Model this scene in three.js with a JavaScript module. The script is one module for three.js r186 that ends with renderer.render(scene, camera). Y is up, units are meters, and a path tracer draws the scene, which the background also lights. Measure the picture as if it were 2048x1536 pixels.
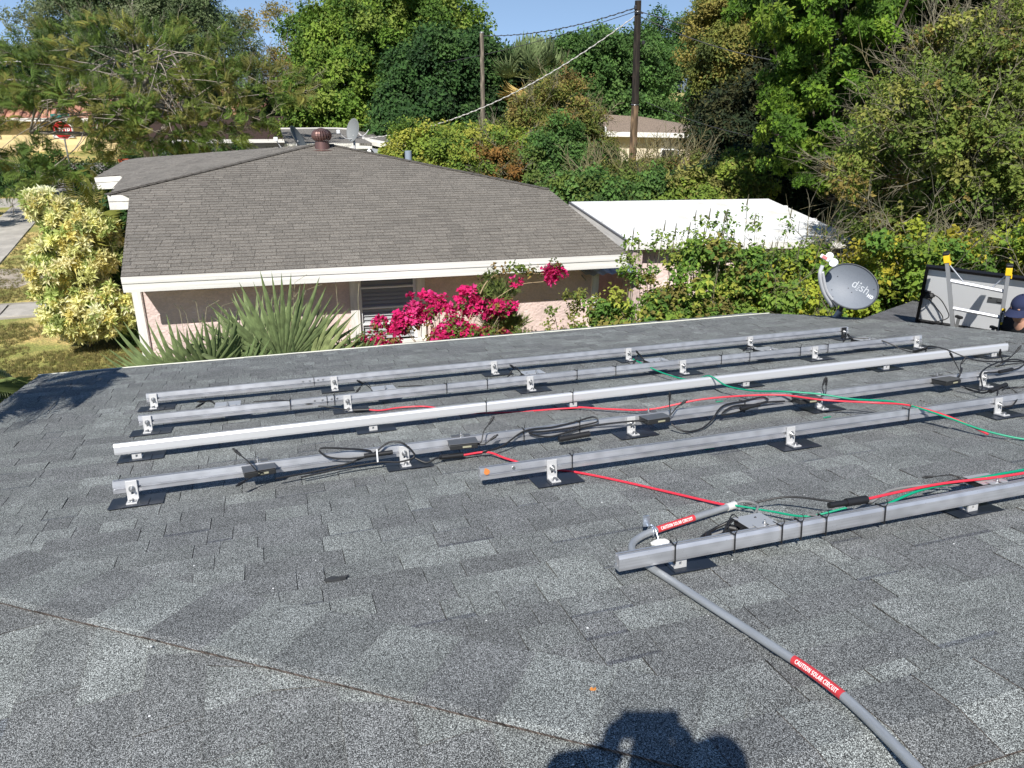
import * as THREE from 'three';
import { mergeGeometries } from 'three/addons/utils/BufferGeometryUtils.js';
import { RoundedBoxGeometry } from 'three/addons/geometries/RoundedBoxGeometry.js';
import { MarchingCubes } from 'three/addons/objects/MarchingCubes.js';
import { ImprovedNoise } from 'three/addons/math/ImprovedNoise.js';

// ---------------------------------------------------------------- camera, sky, sun, exposure
const scene = new THREE.Scene();
const EYE = new THREE.Vector3(0, 5.52, 0);
const camera = new THREE.PerspectiveCamera(54.22, 4 / 3, 0.05, 600);
camera.position.copy(EYE);
camera.rotation.set(THREE.MathUtils.degToRad(-22.55), THREE.MathUtils.degToRad(-18.47), THREE.MathUtils.degToRad(1.15), 'YXZ');
scene.add(camera);

const renderer = new THREE.WebGLRenderer({ antialias: true });
renderer.setSize(1024, 768);
renderer.shadowMap.enabled = true;
renderer.toneMapping = THREE.LinearToneMapping;
renderer.toneMappingExposure = 1.38;

const SUN = new THREE.Vector3(-0.36, 0.71, 0.6).normalize();
const sun = new THREE.DirectionalLight(new THREE.Color(1, 0.965, 0.905), 5.0);
sun.position.copy(SUN).multiplyScalar(80);
sun.castShadow = true;
sun.shadow.mapSize.set(4096, 4096);
Object.assign(sun.shadow.camera, { left: -45, right: 45, top: 45, bottom: -45, near: 1, far: 220 });
sun.name = 'sun';
scene.add(sun, sun.target);
{ // clear winter sky: pale at the horizon, deep blue overhead
  const W = 256, Hh = 128, d = new Float32Array(W * Hh * 4);
  for (let j = 0; j < Hh; j++) {
    const el = ((j + 0.5) / Hh - 0.5) * Math.PI, s = Math.max(0, Math.sin(el));
    const t = Math.pow(s, 0.31);
    const c = el < 0 ? [0.13, 0.135, 0.12] : [0.42 + (0.018 - 0.42) * t, 0.64 + (0.055 - 0.64) * t, 0.95 + (0.165 - 0.95) * t];
    for (let i = 0; i < W; i++) { const k = (j * W + i) * 4; d[k] = c[0]; d[k + 1] = c[1]; d[k + 2] = c[2]; d[k + 3] = 1; }
  }
  const sky = new THREE.DataTexture(d, W, Hh, THREE.RGBAFormat, THREE.FloatType);
  sky.mapping = THREE.EquirectangularReflectionMapping;
  sky.magFilter = THREE.LinearFilter; sky.minFilter = THREE.LinearFilter;
  sky.needsUpdate = true;
  scene.background = sky; scene.environment = sky;
}

// ---------------------------------------------------------------- helpers
const V = (x, y, z) => new THREE.Vector3(x, y, z);
function rng(seed) { let a = seed >>> 0; return () => { a = (a + 0x6d2b79f5) | 0; let t = Math.imul(a ^ (a >>> 15), 1 | a); t = (t + Math.imul(t ^ (t >>> 7), 61 | t)) ^ t; return ((t ^ (t >>> 14)) >>> 0) / 4294967296; }; }
const noise = new ImprovedNoise();
const fbm = (x, y, z) => noise.noise(x, y, z) + 0.5 * noise.noise(2.1 * x, 2.1 * y, 2.1 * z + 7) + 0.25 * noise.noise(4.3 * x, 4.3 * y, 4.3 * z + 3);
const lerp = (a, b, t) => a + (b - a) * t;
const lin = (r, g, b) => new THREE.Color().setRGB(r, g, b);
const names = new Map();
function numbered(n) { const k = names.get(n) || 0; names.set(n, k + 1); return k ? n + '_' + String(k).padStart(3, '0') : n; }
function shade(o) { o.traverse((m) => { if (m.isMesh) { m.castShadow = true; m.receiveShadow = true; } }); return o; }
function thing(name, label, category, pos = [0, 0, 0], group) {
  const o = new THREE.Group(); o.name = numbered(name); o.position.set(...pos);
  o.userData = { label, category }; if (group) o.userData.group = group;
  scene.add(o); return o;
}
function part(name, geo, mat, parent, label) {
  const list = Array.isArray(geo) ? geo : [geo];
  const g = list.length > 1 ? mergeGeometries(list.map((q) => (q.index ? q.toNonIndexed() : q))) : list[0];
  const m = new THREE.Mesh(g, mat); m.name = name; if (label) m.userData.label = label;
  m.castShadow = m.receiveShadow = true; parent.add(m); return m;
}
function struct(name, geo, mat) { const m = part(numbered(name), geo, mat, scene); m.userData.kind = 'structure'; return m; }
const box = (w, h, d, x = 0, y = 0, z = 0) => new THREE.BoxGeometry(w, h, d).translate(x, y, z);
const rbox = (w, h, d, r, x = 0, y = 0, z = 0) => new RoundedBoxGeometry(w, h, d, 2, r).translate(x, y, z);
const cyl = (r0, r1, h, seg = 12) => new THREE.CylinderGeometry(r0, r1, h, seg);
function std(o) { return new THREE.MeshStandardMaterial(o); }
function geoFrom(pos, opt = {}) { // raw triangle soup with flat or given normals
  const g = new THREE.BufferGeometry();
  g.setAttribute('position', new THREE.Float32BufferAttribute(pos, 3));
  if (opt.uv) g.setAttribute('uv', new THREE.Float32BufferAttribute(opt.uv, 2));
  if (opt.color) g.setAttribute('color', new THREE.Float32BufferAttribute(opt.color, 3));
  if (opt.index) g.setIndex(opt.index);
  g.computeVertexNormals(); return g;
}
// prism between a lower and an upper polygon (same count), world points
function slab(top, thick, uvScale = 1) {
  const bot = top.map((p) => [p[0], p[1] - thick, p[2]]), pos = [], uv = [];
  const tri = (a, b, c) => { for (const p of [a, b, c]) { pos.push(...p); uv.push(p[0] * uvScale, -p[2] * uvScale); } };
  for (let i = 1; i < top.length - 1; i++) { tri(top[0], top[i], top[i + 1]); tri(bot[0], bot[i + 1], bot[i]); }
  for (let i = 0; i < top.length; i++) { const j = (i + 1) % top.length; tri(top[i], bot[i], bot[j]); tri(top[i], bot[j], top[j]); }
  return geoFrom(pos, { uv });
}
// tube along points with a radius function, round section
function tube(pts, radius, seg = 8, steps = 0, closedEnds = true) {
  const v = pts.map((p) => (p.isVector3 ? p : V(...p)));
  const curve = new THREE.CatmullRomCurve3(v, false, 'centripetal');
  const n = steps || Math.max(3, (v.length - 1) * 6);
  const fr = curve.computeFrenetFrames(n, false), pos = [], nor = [], uv = [], idx = [];
  const L = curve.getLength();
  for (let i = 0; i <= n; i++) {
    const p = curve.getPointAt(i / n), r = typeof radius === 'function' ? radius(i / n) : radius;
    for (let k = 0; k <= seg; k++) {
      const a = (k / seg) * Math.PI * 2, c = Math.cos(a), s = Math.sin(a);
      const nx = fr.normals[i].x * c + fr.binormals[i].x * s, ny = fr.normals[i].y * c + fr.binormals[i].y * s, nz = fr.normals[i].z * c + fr.binormals[i].z * s;
      pos.push(p.x + nx * r, p.y + ny * r, p.z + nz * r); nor.push(nx, ny, nz); uv.push(k / seg, (i / n) * L);
    }
  }
  for (let i = 0; i < n; i++) for (let k = 0; k < seg; k++) { const a = i * (seg + 1) + k, b = a + seg + 1; idx.push(a, a + 1, b, b, a + 1, b + 1); }
  if (closedEnds) for (const e of [0, n]) {
    const c = curve.getPointAt(e / n), t = fr.tangents[e], s = e ? 1 : -1, at = pos.length / 3;
    pos.push(c.x, c.y, c.z); nor.push(t.x * s, t.y * s, t.z * s); uv.push(0, 0);
    for (let k = 0; k <= seg; k++) { const q = (e * (seg + 1) + k) * 3; pos.push(pos[q], pos[q + 1], pos[q + 2]); nor.push(t.x * s, t.y * s, t.z * s); uv.push(0, 0); }
    for (let k = 0; k < seg; k++) s > 0 ? idx.push(at, at + 1 + k, at + 2 + k) : idx.push(at, at + 2 + k, at + 1 + k);
  }
  const g = new THREE.BufferGeometry();
  g.setAttribute('position', new THREE.Float32BufferAttribute(pos, 3)); g.setAttribute('normal', new THREE.Float32BufferAttribute(nor, 3)); g.setAttribute('uv', new THREE.Float32BufferAttribute(uv, 2)); g.setIndex(idx);
  return g;
}
// textures
function tex(n, f, srgb = true, rep) { // f(x,y) -> [r,g,b] 0..1
  const d = new Uint8Array(n * n * 4);
  for (let y = 0; y < n; y++) for (let x = 0; x < n; x++) { const c = f(x, y), k = (y * n + x) * 4; for (let i = 0; i < 3; i++) d[k + i] = Math.max(0, Math.min(255, c[i] * 255)); d[k + 3] = 255; }
  const t = new THREE.DataTexture(d, n, n); t.wrapS = t.wrapT = THREE.RepeatWrapping; t.magFilter = THREE.LinearFilter; t.minFilter = THREE.LinearMipmapLinearFilter; t.generateMipmaps = true;
  if (srgb) t.colorSpace = THREE.SRGBColorSpace; if (rep) t.repeat.set(rep, rep); t.needsUpdate = true; return t;
}
const tileNoise = (n, cell, seed) => { // tiling value noise on an n grid
  const m = Math.max(1, Math.round(n / cell)), r = rng(seed), g = new Float32Array(m * m); for (let i = 0; i < m * m; i++) g[i] = r();
  return (x, y) => { const u = (x / n) * m, w = (y / n) * m, i = Math.floor(u), j = Math.floor(w); let a = u - i, b = w - j; a = a * a * (3 - 2 * a); b = b * b * (3 - 2 * b);
    const q = (p, s) => g[(((s % m) + m) % m) * m + (((p % m) + m) % m)]; return lerp(lerp(q(i, j), q(i + 1, j), a), lerp(q(i, j + 1), q(i + 1, j + 1), a), b); };
};
function granules(seed, base, spread, n = 1024) { // mineral granules: little stones of every tone
  const r = rng(seed), a = new Float32Array(n * n).fill(base);
  for (let i = 0; i < n * n * 0.36; i++) {
    const x = Math.floor(r() * n), y = Math.floor(r() * n), k = r(), v = base + (k < 0.42 ? -spread * (0.55 + 0.45 * r()) : k < 0.62 ? 0 : spread * (0.45 + 0.75 * r())), big = r() < 0.5 ? 1 : 2;
    for (let dy = 0; dy <= big; dy++) for (let dx = 0; dx <= big; dx++) if (!(big === 2 && (dx === 2 && dy === 2))) a[((y + dy) % n) * n + ((x + dx) % n)] = v;
  }
  return a;
}
// ---------------------------------------------------------------- materials shared by several things
const white = std({ color: lin(0.78, 0.79, 0.8), roughness: 0.55 });
const stuccoMap = (() => { const a = tileNoise(512, 6, 11), b = tileNoise(512, 22, 12), c = tileNoise(512, 90, 13); return tex(512, (x, y) => { const v = 0.4 * a(x, y) + 0.4 * b(x, y) + 0.2 * c(x, y); return [v, v, v]; }, false); })();
const speckle = (() => { const a = tileNoise(512, 3, 21), b = tileNoise(512, 40, 22), c = tileNoise(512, 128, 23); return tex(512, (x, y) => { const v = 0.93 + 0.08 * (a(x, y) - 0.5) + 0.09 * (b(x, y) - 0.5) + 0.1 * (c(x, y) - 0.5); return [v, v * 0.985, v * 0.96]; }); })();
const trimMat = std({ color: lin(0.86, 0.87, 0.88), roughness: 0.5, map: speckle });
const metalGrain = (() => { const a = tileNoise(256, 2, 31), b = tileNoise(256, 30, 32); return tex(256, (x, y) => { const v = 0.55 + 0.25 * (a(3, y) - 0.5) + 0.25 * (b(x, y) - 0.5) + 0.1 * (a(x, y) - 0.5); return [v, v, v]; }, false); })();
const aluMap = (() => { const a = tileNoise(512, 3, 33), b = tileNoise(512, 24, 34), c = tileNoise(512, 110, 35), r = rng(36); const t = tex(512, (x, y) => { let v = 0.93 + 0.06 * (a(x, y * 0.05) - 0.5) + 0.09 * (b(x, y) - 0.5) + 0.1 * (c(x, y) - 0.5); const s = r(); if (s < 0.004) v -= 0.22; return [v, v, v * 1.005]; }); return t; })();
const alu = std({ map: aluMap, color: lin(0.7, 0.71, 0.73), metalness: 0.72, roughness: 0.42 });
const aluDull = std({ color: lin(0.36, 0.365, 0.37), metalness: 0.7, roughness: 0.5 });
const castAlu = std({ color: lin(0.6, 0.6, 0.6), metalness: 0.45, roughness: 0.6 });
const steel = std({ color: lin(0.6, 0.6, 0.6), metalness: 0.95, roughness: 0.3 });
const blackPlastic = std({ color: lin(0.012, 0.012, 0.013), roughness: 0.5 });
const blackCable = std({ color: lin(0.014, 0.014, 0.015), roughness: 0.45 });
const greyCable = std({ color: lin(0.2, 0.2, 0.2), roughness: 0.5 });
const redCable = std({ color: lin(0.62, 0.035, 0.06), roughness: 0.4 });
const greenCable = std({ color: lin(0.0, 0.27, 0.15), roughness: 0.4 });
const darkGlass = std({ color: lin(0.02, 0.022, 0.025), roughness: 0.08, metalness: 0 });

// ---------------------------------------------------------------- ground, street, paths
{
  const big = tileNoise(1024, 150, 41), mid = tileNoise(1024, 38, 42), fine = tileNoise(1024, 5, 43), vf = tileNoise(1024, 2, 44);
  const lawnMap = tex(1024, (x, y) => {
    const t = Math.max(0, Math.min(1, 0.5 + 1.5 * (big(x, y) - 0.5) + 0.9 * (mid(x, y) - 0.5) + 0.5 * (fine(x, y) - 0.5))), k = 0.72 + 0.56 * vf(x, y);
    return [lerp(0.52, 0.77, t) * k, lerp(0.53, 0.67, t) * k, lerp(0.28, 0.43, t) * k];
  });
  const lawnMat = std({ map: lawnMap, roughness: 1, bumpMap: lawnMap, bumpScale: 0.03 });
  const g = new THREE.PlaneGeometry(400, 400, 1, 1).rotateX(-Math.PI / 2); const uv = g.attributes.uv; for (let i = 0; i < uv.count; i++) uv.setXY(i, uv.getX(i) * 400 / 7, uv.getY(i) * 400 / 7);
  struct('ground', g.translate(0, 0, -60), lawnMat);
  const cm = speckle.clone(); cm.repeat.set(0.6, 0.6); cm.needsUpdate = true;
  const concrete = std({ map: cm, color: lin(0.47, 0.455, 0.43), roughness: 0.95, bumpMap: stuccoMap, bumpScale: 0.004 });
  const asphalt = std({ map: cm, color: lin(0.26, 0.25, 0.25), roughness: 0.95 });
  struct('street', slab([[-70, 0.008, -40.5], [4, 0.008, -40.5], [4, 0.008, -52.5], [-70, 0.008, -52.5]].map((p) => p), 0.05, 1), asphalt);
  // sidewalk laid in slabs, with real joints
  const walk = struct('sidewalk', slab([[-8.62, 0.004, -21.8], [-7.22, 0.004, -21.8], [-8.78, 0.004, -40.4], [-10.1, 0.004, -40.4]], 0.05), concrete);
  for (let i = 0; i < 12; i++) {
    const z0 = -21.8 - i * 1.55, z1 = z0 - 1.535, xr = (z) => -7.22 + ((z + 21.8) / -18.6) * -1.56, y = 0.03 + 0.006 * ((i * 7) % 3);
    part('slab', slab([[xr(z0) - 1.38, y, z0], [xr(z0) - 0.02, y, z0], [xr(z1) - 0.02, y, z1], [xr(z1) - 1.38, y, z1]], 0.05), concrete, walk);
  }
  struct('driveway', slab([[-30, 0.02, -36.2], [-9.9, 0.02, -36.2], [-9.95, 0.02, -38.6], [-30, 0.02, -38.8]], 0.06), concrete);
  const path = struct('path', slab([[-14, 0.006, -19.2], [-5.2, 0.006, -19.5], [-5.0, 0.006, -20.9], [-14, 0.006, -20.9]], 0.04), std({ map: cm, color: lin(0.34, 0.32, 0.28), roughness: 1 }));
  const r = rng(5);
  for (let i = 0; i < 9; i++) { const x0 = -13.6 + i * 0.93, pts = []; for (const [a, b] of [[0.04, 0.1], [0.85, 0.12], [0.88, 1.2], [0.06, 1.15]]) pts.push([x0 + a + 0.1 * r(), 0.035, -19.55 - b + 0.1 * r()]); part('paving_stone', slab(pts, 0.05), concrete, path); }
  struct('sand_patch', slab([[-14, 0.008, -22.6], [-6.4, 0.008, -22.4], [-5.9, 0.008, -23.6], [-6.6, 0.008, -24.7], [-14, 0.008, -25.2]], 0.03), std({ map: cm, color: lin(0.45, 0.4, 0.34), roughness: 1, bumpMap: stuccoMap, bumpScale: 0.02 }));
}
// ---------------------------------------------------------------- shingles
const granA = granules(77, 0.5, 0.42);
const granMott = tileNoise(1024, 170, 79);
const granMap = tex(1024, (x, y) => { const v = granA[y * 1024 + x]; const m = 0.93 + 0.14 * granMott(x, y); return [v * 0.99 * m, v * m, v * 0.995 * m]; });
const granBump = tex(1024, (x, y) => { const v = granA[y * 1024 + x]; return [v, v, v]; }, false);
granMap.repeat.set(1.25, 1.25); granBump.repeat.set(1.25, 1.25);
const granB = granules(78, 0.5, 0.22, 512);
const oldMap = tex(512, (x, y) => { const v = granB[y * 512 + x]; return [v, v * 0.97, v * 0.92]; });
const shingleMat = std({ map: granMap, bumpMap: granBump, bumpScale: 0.0012, roughness: 0.93, vertexColors: true });
const oldShingleMat = std({ map: oldMap, roughness: 0.97, vertexColors: true });
const deckMat = std({ color: lin(0.03, 0.03, 0.032), roughness: 1 });
// one shingle as a wedge: corners in its plane's own axes (x along the course, z up the slope, y out), thick at its butt
function pushShingle(A, s, ox, oz) {
  const { bl, br, tl, tr, z0, z1, th, top, col, band } = s;
  const P = (x, y, z) => [x - ox, y, z - oz];
  const quad = (a, b, c, d, colr) => { for (const p of [a, c, b, a, d, c]) { A.pos.push(...p); A.uv.push(p[0] + ox + s.du, p[2] + oz + p[1] + s.dv); A.color.push(...colr); } };
  const zb = band ? lerp(z0, z1, 0.66) : z1, f = (zb - z0) / (z1 - z0), yb = lerp(th, top, f);
  const ml = lerp(bl, tl, f), mr = lerp(br, tr, f);
  quad(P(bl, th, z0), P(br, th, z0), P(mr, yb, zb), P(ml, yb, zb), col);
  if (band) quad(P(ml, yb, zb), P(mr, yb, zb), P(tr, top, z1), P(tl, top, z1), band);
  const e = s.edge || [col[0] * 0.5, col[1] * 0.45, col[2] * 0.42];
  quad(P(bl, -0.002, z0), P(br, -0.002, z0), P(br, th, z0), P(bl, th, z0), e);
  quad(P(bl, -0.002, z0), P(bl, th, z0), P(tl, top, z1), P(tl, -0.002, z1), e);
  quad(P(br, -0.002, z0), P(tr, -0.002, z1), P(tr, top, z1), P(br, th, z0), e);
}
const bag = () => ({ pos: [], uv: [], color: [] });
const bagGeo = (A) => geoFrom(A.pos, { uv: A.uv, color: A.color });
// lays courses over a region of a plane; xr(z) gives the ends of the course, returns the shingles
function courses(o) {
  const r = rng(o.seed), out = []; let k = 0;
  for (let z = o.z0; z < o.z1 - 0.01; z += o.expo, k++) {
    const ze = Math.min(o.z1, z + o.expo * 1.25), [a0, b0] = o.xr(z), [a1, b1] = o.xr(ze);
    const lo = Math.min(a0, a1), hi = Math.max(b0, b1); let x = lo - r() * o.widths[0];
    while (x < hi) {
      const w = o.widths[Math.floor(r() * o.widths.length)], xe = x + w;
      const c = (v, a, b) => Math.max(a, Math.min(b, v)), g = o.gap;
      const bl = c(x + g, a0, b0), br = c(xe - g, a0, b0), tl = c(x + g, a1, b1), tr = c(xe - g, a1, b1);
      if (br - bl > 0.012 || tr - tl > 0.012) {
        const t = o.tone(r, x, z), thick = o.even ? o.th * (0.9 + 0.2 * r()) : o.th * (0.7 + 0.7 * r()) + (r() < 0.35 ? o.th * 0.6 : 0);
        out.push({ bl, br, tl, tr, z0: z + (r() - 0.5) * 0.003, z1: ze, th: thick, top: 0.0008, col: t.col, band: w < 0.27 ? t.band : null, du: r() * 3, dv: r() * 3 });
      }
      x = xe;
    }
  }
  return out;
}
function planeFrame(origin, along, up) { // basis with x along, z up-slope, y out of the roof
  const X = along.clone().normalize(), Z = up.clone().addScaledVector(X, -up.dot(X)).normalize(), Y = Z.clone().cross(X);
  return new THREE.Matrix4().makeBasis(X, Y, Z).setPosition(origin);
}
const inFrame = (() => { camera.updateMatrixWorld(); camera.updateProjectionMatrix(); const m = new THREE.Matrix4().multiplyMatrices(camera.projectionMatrix, camera.matrixWorld.clone().invert()); return (p) => { const q = p.clone().applyMatrix4(m); return Math.abs(q.x) < 1.02 && Math.abs(q.y) < 1.02 && q.z < 1; }; })();
// the largest 300 become parts of their own, the rest one joined part
function layShingles(sets, mat, deck, limit, world) {
  const all = [];
  for (const { list, frame } of sets) for (const s of list) {
    const cx = (s.bl + s.br + s.tl + s.tr) / 4, cz = (s.z0 + s.z1) / 2, p = V(cx, 0, cz).applyMatrix4(frame); if (world) p.applyMatrix4(world);
    all.push({ s, frame, cx, cz, size: inFrame(p) ? ((s.br - s.bl + s.tr - s.tl) / 2) * (s.z1 - s.z0) / p.distanceToSquared(EYE) : 0 });
  }
  all.sort((a, b) => b.size - a.size);
  const rest = new Map();
  all.forEach((e, i) => {
    if (i < limit) {
      const A = bag(); pushShingle(A, e.s, e.cx, e.cz);
      const m = part('shingle', bagGeo(A), mat, deck);
      m.applyMatrix4(new THREE.Matrix4().multiplyMatrices(e.frame, new THREE.Matrix4().makeTranslation(e.cx, 0, e.cz)));
    } else { if (!rest.has(e.frame)) rest.set(e.frame, bag()); pushShingle(rest.get(e.frame), e.s, 0, 0); }
  });
  const geos = [...rest].map(([f, A]) => bagGeo(A).applyMatrix4(f));
  const m = part('shingles', geos, mat, deck); m.userData.kind = 'stuff';
}

// ---------------------------------------------------------------- the house whose roof carries the rails
const ROOF_A = THREE.MathUtils.degToRad(9.73), Y0 = 4.0689, SLX = 0.1403;
const yMain = (z) => Y0 + Math.tan(ROOF_A) * z, yLeft = (x) => 3.7355 + SLX * x;
const roofQ = new THREE.Quaternion().setFromAxisAngle(V(1, 0, 0), -ROOF_A);
// a point of the roof: x along the eave, h out of the roof, s up the slope
const onRoof = (x, s, h = 0) => V(x, Y0 + s * Math.sin(ROOF_A) + h * Math.cos(ROOF_A), s * Math.cos(ROOF_A) - h * Math.sin(ROOF_A));
const house = thing('grey_roof_house', 'low house in the foreground under a grey shingle roof that carries aluminium rails', 'house');
{
  const m = (x, z) => [x, yMain(z) - 0.004, z], l = (x, z) => [x, yLeft(x) - 0.004, z];
  const PX = 1.0, PZ = -1.13, RX = 7.95;
  const deck = part('roof', [
    slab([m(-2.2, -7.76), m(5.96, -7.63), m(6.36, -7.19), m(6.56, -6.9), m(6.74, -6.55), m(6.97, -5.85), m(7.24, -5.2), m(RX, PZ), m(PX, PZ), m(-2.2, -3.76)], 0.14),
    slab([l(-2.2, -3.76), l(PX, PZ), l(-2.9, 4.2), l(-2.9, -3.76)], 0.14),
    slab([m(PX, PZ), m(RX, PZ), [7.95, yMain(PZ) - 0.55, 4.2], [-2.9, yLeft(-2.9), 4.2]], 0.14),
  ], deckMat, house);
  const tones = [[0.52, 0.53, 0.53], [0.575, 0.595, 0.588], [0.635, 0.66, 0.645], [0.70, 0.73, 0.71], [0.535, 0.545, 0.548], [0.60, 0.62, 0.61]];
  const tone = (r, x, z) => {
    const b = tones[Math.floor(r() * tones.length)], k = 0.96 + 0.1 * r() + 0.07 * fbm(x * 0.5, z * 0.5, 2), c = b.map((v) => v * k);
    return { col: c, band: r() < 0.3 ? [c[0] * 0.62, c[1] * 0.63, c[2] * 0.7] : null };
  };
  const ca = Math.cos(ROOF_A), S = (z) => z / ca;
  const xRight = (s) => { const z = s * ca, P = [[-7.76, 5.85], [-7.63, 5.96], [-7.19, 6.36], [-6.9, 6.56], [-6.55, 6.74], [-5.85, 6.97], [-5.2, 7.24], [PZ, RX]]; for (let i = 1; i < P.length; i++) if (z <= P[i][0]) return lerp(P[i - 1][1], P[i][1], (z - P[i - 1][0]) / (P[i][0] - P[i - 1][0])); return RX; };
  const hipX = (s) => lerp(-2.2, PX, Math.max(0, (s * ca + 3.76) / (3.76 + PZ)));
  const f1 = planeFrame(V(0, Y0, 0), V(1, 0, 0), V(0, Math.sin(ROOF_A), ca));
  const main = courses({ seed: 901, z0: S(-7.78), z1: S(PZ), expo: 0.148, th: 0.006, gap: 0.0016, widths: [0.11, 0.16, 0.2, 0.25, 0.31, 0.4], tone, xr: (s) => [s * ca < -3.76 ? -2.21 : hipX(s), xRight(s) + 0.01] });
  const sl = Math.atan(SLX), f2 = planeFrame(V(0, 3.7355, 0), V(0, 0, -1), V(Math.cos(sl), Math.sin(sl), 0));
  const cl = Math.cos(sl);
  const left = courses({ seed: 902, z0: -2.9 / cl, z1: PX / cl, expo: 0.2, th: 0.006, gap: 0.0012, widths: [0.2, 0.28, 0.36, 0.46], tone, xr: (s) => { const x = s * cl; return [-lerp(4.2, PZ, (x + 2.9) / 3.9), x < -2.2 ? 3.76 : 3.76 - (x + 2.2) / 3.2 * (3.76 + PZ)]; } });
  // caps bent over the hip and along the ridge
  const hip = [], H0 = V(-2.2, yMain(-3.76), -3.76), H1 = V(PX, yMain(PZ), PZ);
  const capSet = (A, B, len, seed, wNear, wFar, nNear, nFar) => {
    const dir = B.clone().sub(A), L = dir.length(); dir.normalize(); const r = rng(seed), n = Math.floor(L / len);
    for (const [w, nn, sgn] of [[wNear, nNear, 1], [wFar, nFar, -1]]) {
      const side = nn.clone().cross(dir).normalize(); if (side.dot(V(0, 0, 1)) * sgn < 0) side.negate();
      // frame: x across the cap, z along the hip
      const X = side.clone(), Z = dir.clone(), Y = Z.clone().cross(X); const flip = Y.y < 0; if (flip) X.negate();
      const fr = new THREE.Matrix4().makeBasis(X, flip ? Y.negate() : Y, Z).setPosition(A.clone().add(V(0, sgn > 0 ? 0.009 : 0.0095, 0)));
      const list = []; const rr = rng(seed + 1);
      for (let i = 0; i <= n; i++) { const kk = 0.98 + 0.1 * rr(), t = tones[i % 2 ? [3, 2, 3][Math.floor(rr() * 3)] : [0, 1, 4][Math.floor(rr() * 3)]].map((v) => v * kk); const z = i * len, a = flip ? -w : 0, b = flip ? 0 : w; list.push({ bl: a, br: b, tl: a, tr: b, z0: z, z1: Math.min(L, z + len * 1.2), th: sgn > 0 ? 0.009 : 0.006, top: sgn > 0 ? 0.005 : 0.002, col: t, band: null, edge: [0.3, 0.23, 0.2], du: rr(), dv: rr() }); }
      hip.push({ list, frame: fr });
    }
  };
  const nMain = V(0, ca, -Math.sin(ROOF_A)), nLeft = V(-Math.sin(sl), cl, 0);
  capSet(H0, H1, 0.27, 31, 0.025, 0.33, nLeft, nMain);
  capSet(V(PX, yMain(PZ), PZ), V(RX, yMain(PZ), PZ), 0.24, 33, 0.16, 0.16, V(0, 1, 0.08), nMain);
  const f3 = planeFrame(V(0, yMain(PZ) - 0.103 * 3.13, 2), V(-1, 0, 0), V(0, 0.103, -1));
  const back = courses({ seed: 903, z0: 0, z1: 3.14, expo: 0.148, th: 0.006, gap: 0.0016, widths: [0.11, 0.16, 0.2, 0.25, 0.31, 0.4], tone, xr: (s) => { const z = 2 - s * 0.9947, hb = lerp(PX, -2.9, (z - PZ) / 5.33); return [-4, -hb]; } });
  layShingles([{ list: main, frame: f1 }, { list: left, frame: f2 }, { list: back, frame: f3 }, ...hip], shingleMat, deck, 300);
  part('drip_edge', [tube([m(-2.22, -7.77), m(5.97, -7.64)].map((p) => [p[0], p[1] + 0.008, p[2] - 0.012]), 0.008, 6, 4), tube([m(-2.215, -7.77), m(-2.215, -3.76)].map((p) => [p[0], p[1] - 0.01, p[2]]), 0.008, 6, 4)], std({ color: lin(0.62, 0.62, 0.54), roughness: 0.5 }), deck);
  part('fascia', [box(8.1, 0.15, 0.03, 1.88, 0, 0).rotateY(-0.016).translate(0, yMain(-7.7) - 0.1, -7.68)], trimMat, house);
  const wallMat = std({ color: lin(0.45, 0.44, 0.4), roughness: 0.95, bumpMap: stuccoMap, bumpScale: 0.004 });
  part('wall', [box(7.8, 2.35, 0.2, 2.1, 1.175, -7.1), box(0.2, 2.35, 9.8, -1.85, 1.175, -2.1), box(0.2, 2.35, 5.0, 6.3, 1.175, -1.6), box(8.0, 2.2, 0.2, 2.2, 1.1, 2.9)], wallMat, house);
}
// lower roof beyond the right hip
{
  const lr = thing('lower_shingle_roof', 'small dark shingled lean-to roof on posts just below the right end of the main roof', 'roof');
  const A = V(7.17, 2.75, -6.97), B = V(9.15, 2.62, -8.21), D = V(8.3, 2.86, -4.6);
  const C = B.clone().add(D).sub(A);
  const deck = part('roof_deck', slab([D, C, B, A].map((p) => [p.x, p.y - 0.02, p.z]), 0.1), deckMat, lr);
  const along = D.clone().sub(A), up = A.clone().sub(B), fr = planeFrame(B, along.clone().negate(), up), Lz = up.length(), Lx = along.length();
  // the plane's own axes start at B and run along its far edge
  const up0 = fr.elements[5] > 0, fr2 = up0 ? fr : planeFrame(B, along, up);
  const list = courses({ seed: 77, z0: 0, z1: Lz, expo: 0.15, th: 0.005, gap: 0.0015, widths: [0.2, 0.3, 0.33], xr: () => (up0 ? [-Lx, 0] : [0, Lx]), tone: (r) => { const k = 0.32 + 0.1 * r(); return { col: [k, k * 0.98, k * 1.03], band: null }; } });
  layShingles([{ list, frame: fr2 }], shingleMat, deck, 60);
  part('post', [[7.6, -6.9], [9.1, -7.9], [8.4, -4.9]].map(([x, z]) => box(0.1, 2.5, 0.1, x, 1.25, z)), white, lr);
}

// ---------------------------------------------------------------- pink neighbour house
const pinkMat = std({ color: lin(0.78, 0.64, 0.635), roughness: 0.95, map: speckle, bumpMap: stuccoMap, bumpScale: 0.016 });
const pink = thing('pink_house', 'pink stucco house with white trim under a weathered brown hip roof', 'house', [-2.124, 0, -12.41]);
pink.rotation.y = -THREE.MathUtils.degToRad(2.5);
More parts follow.
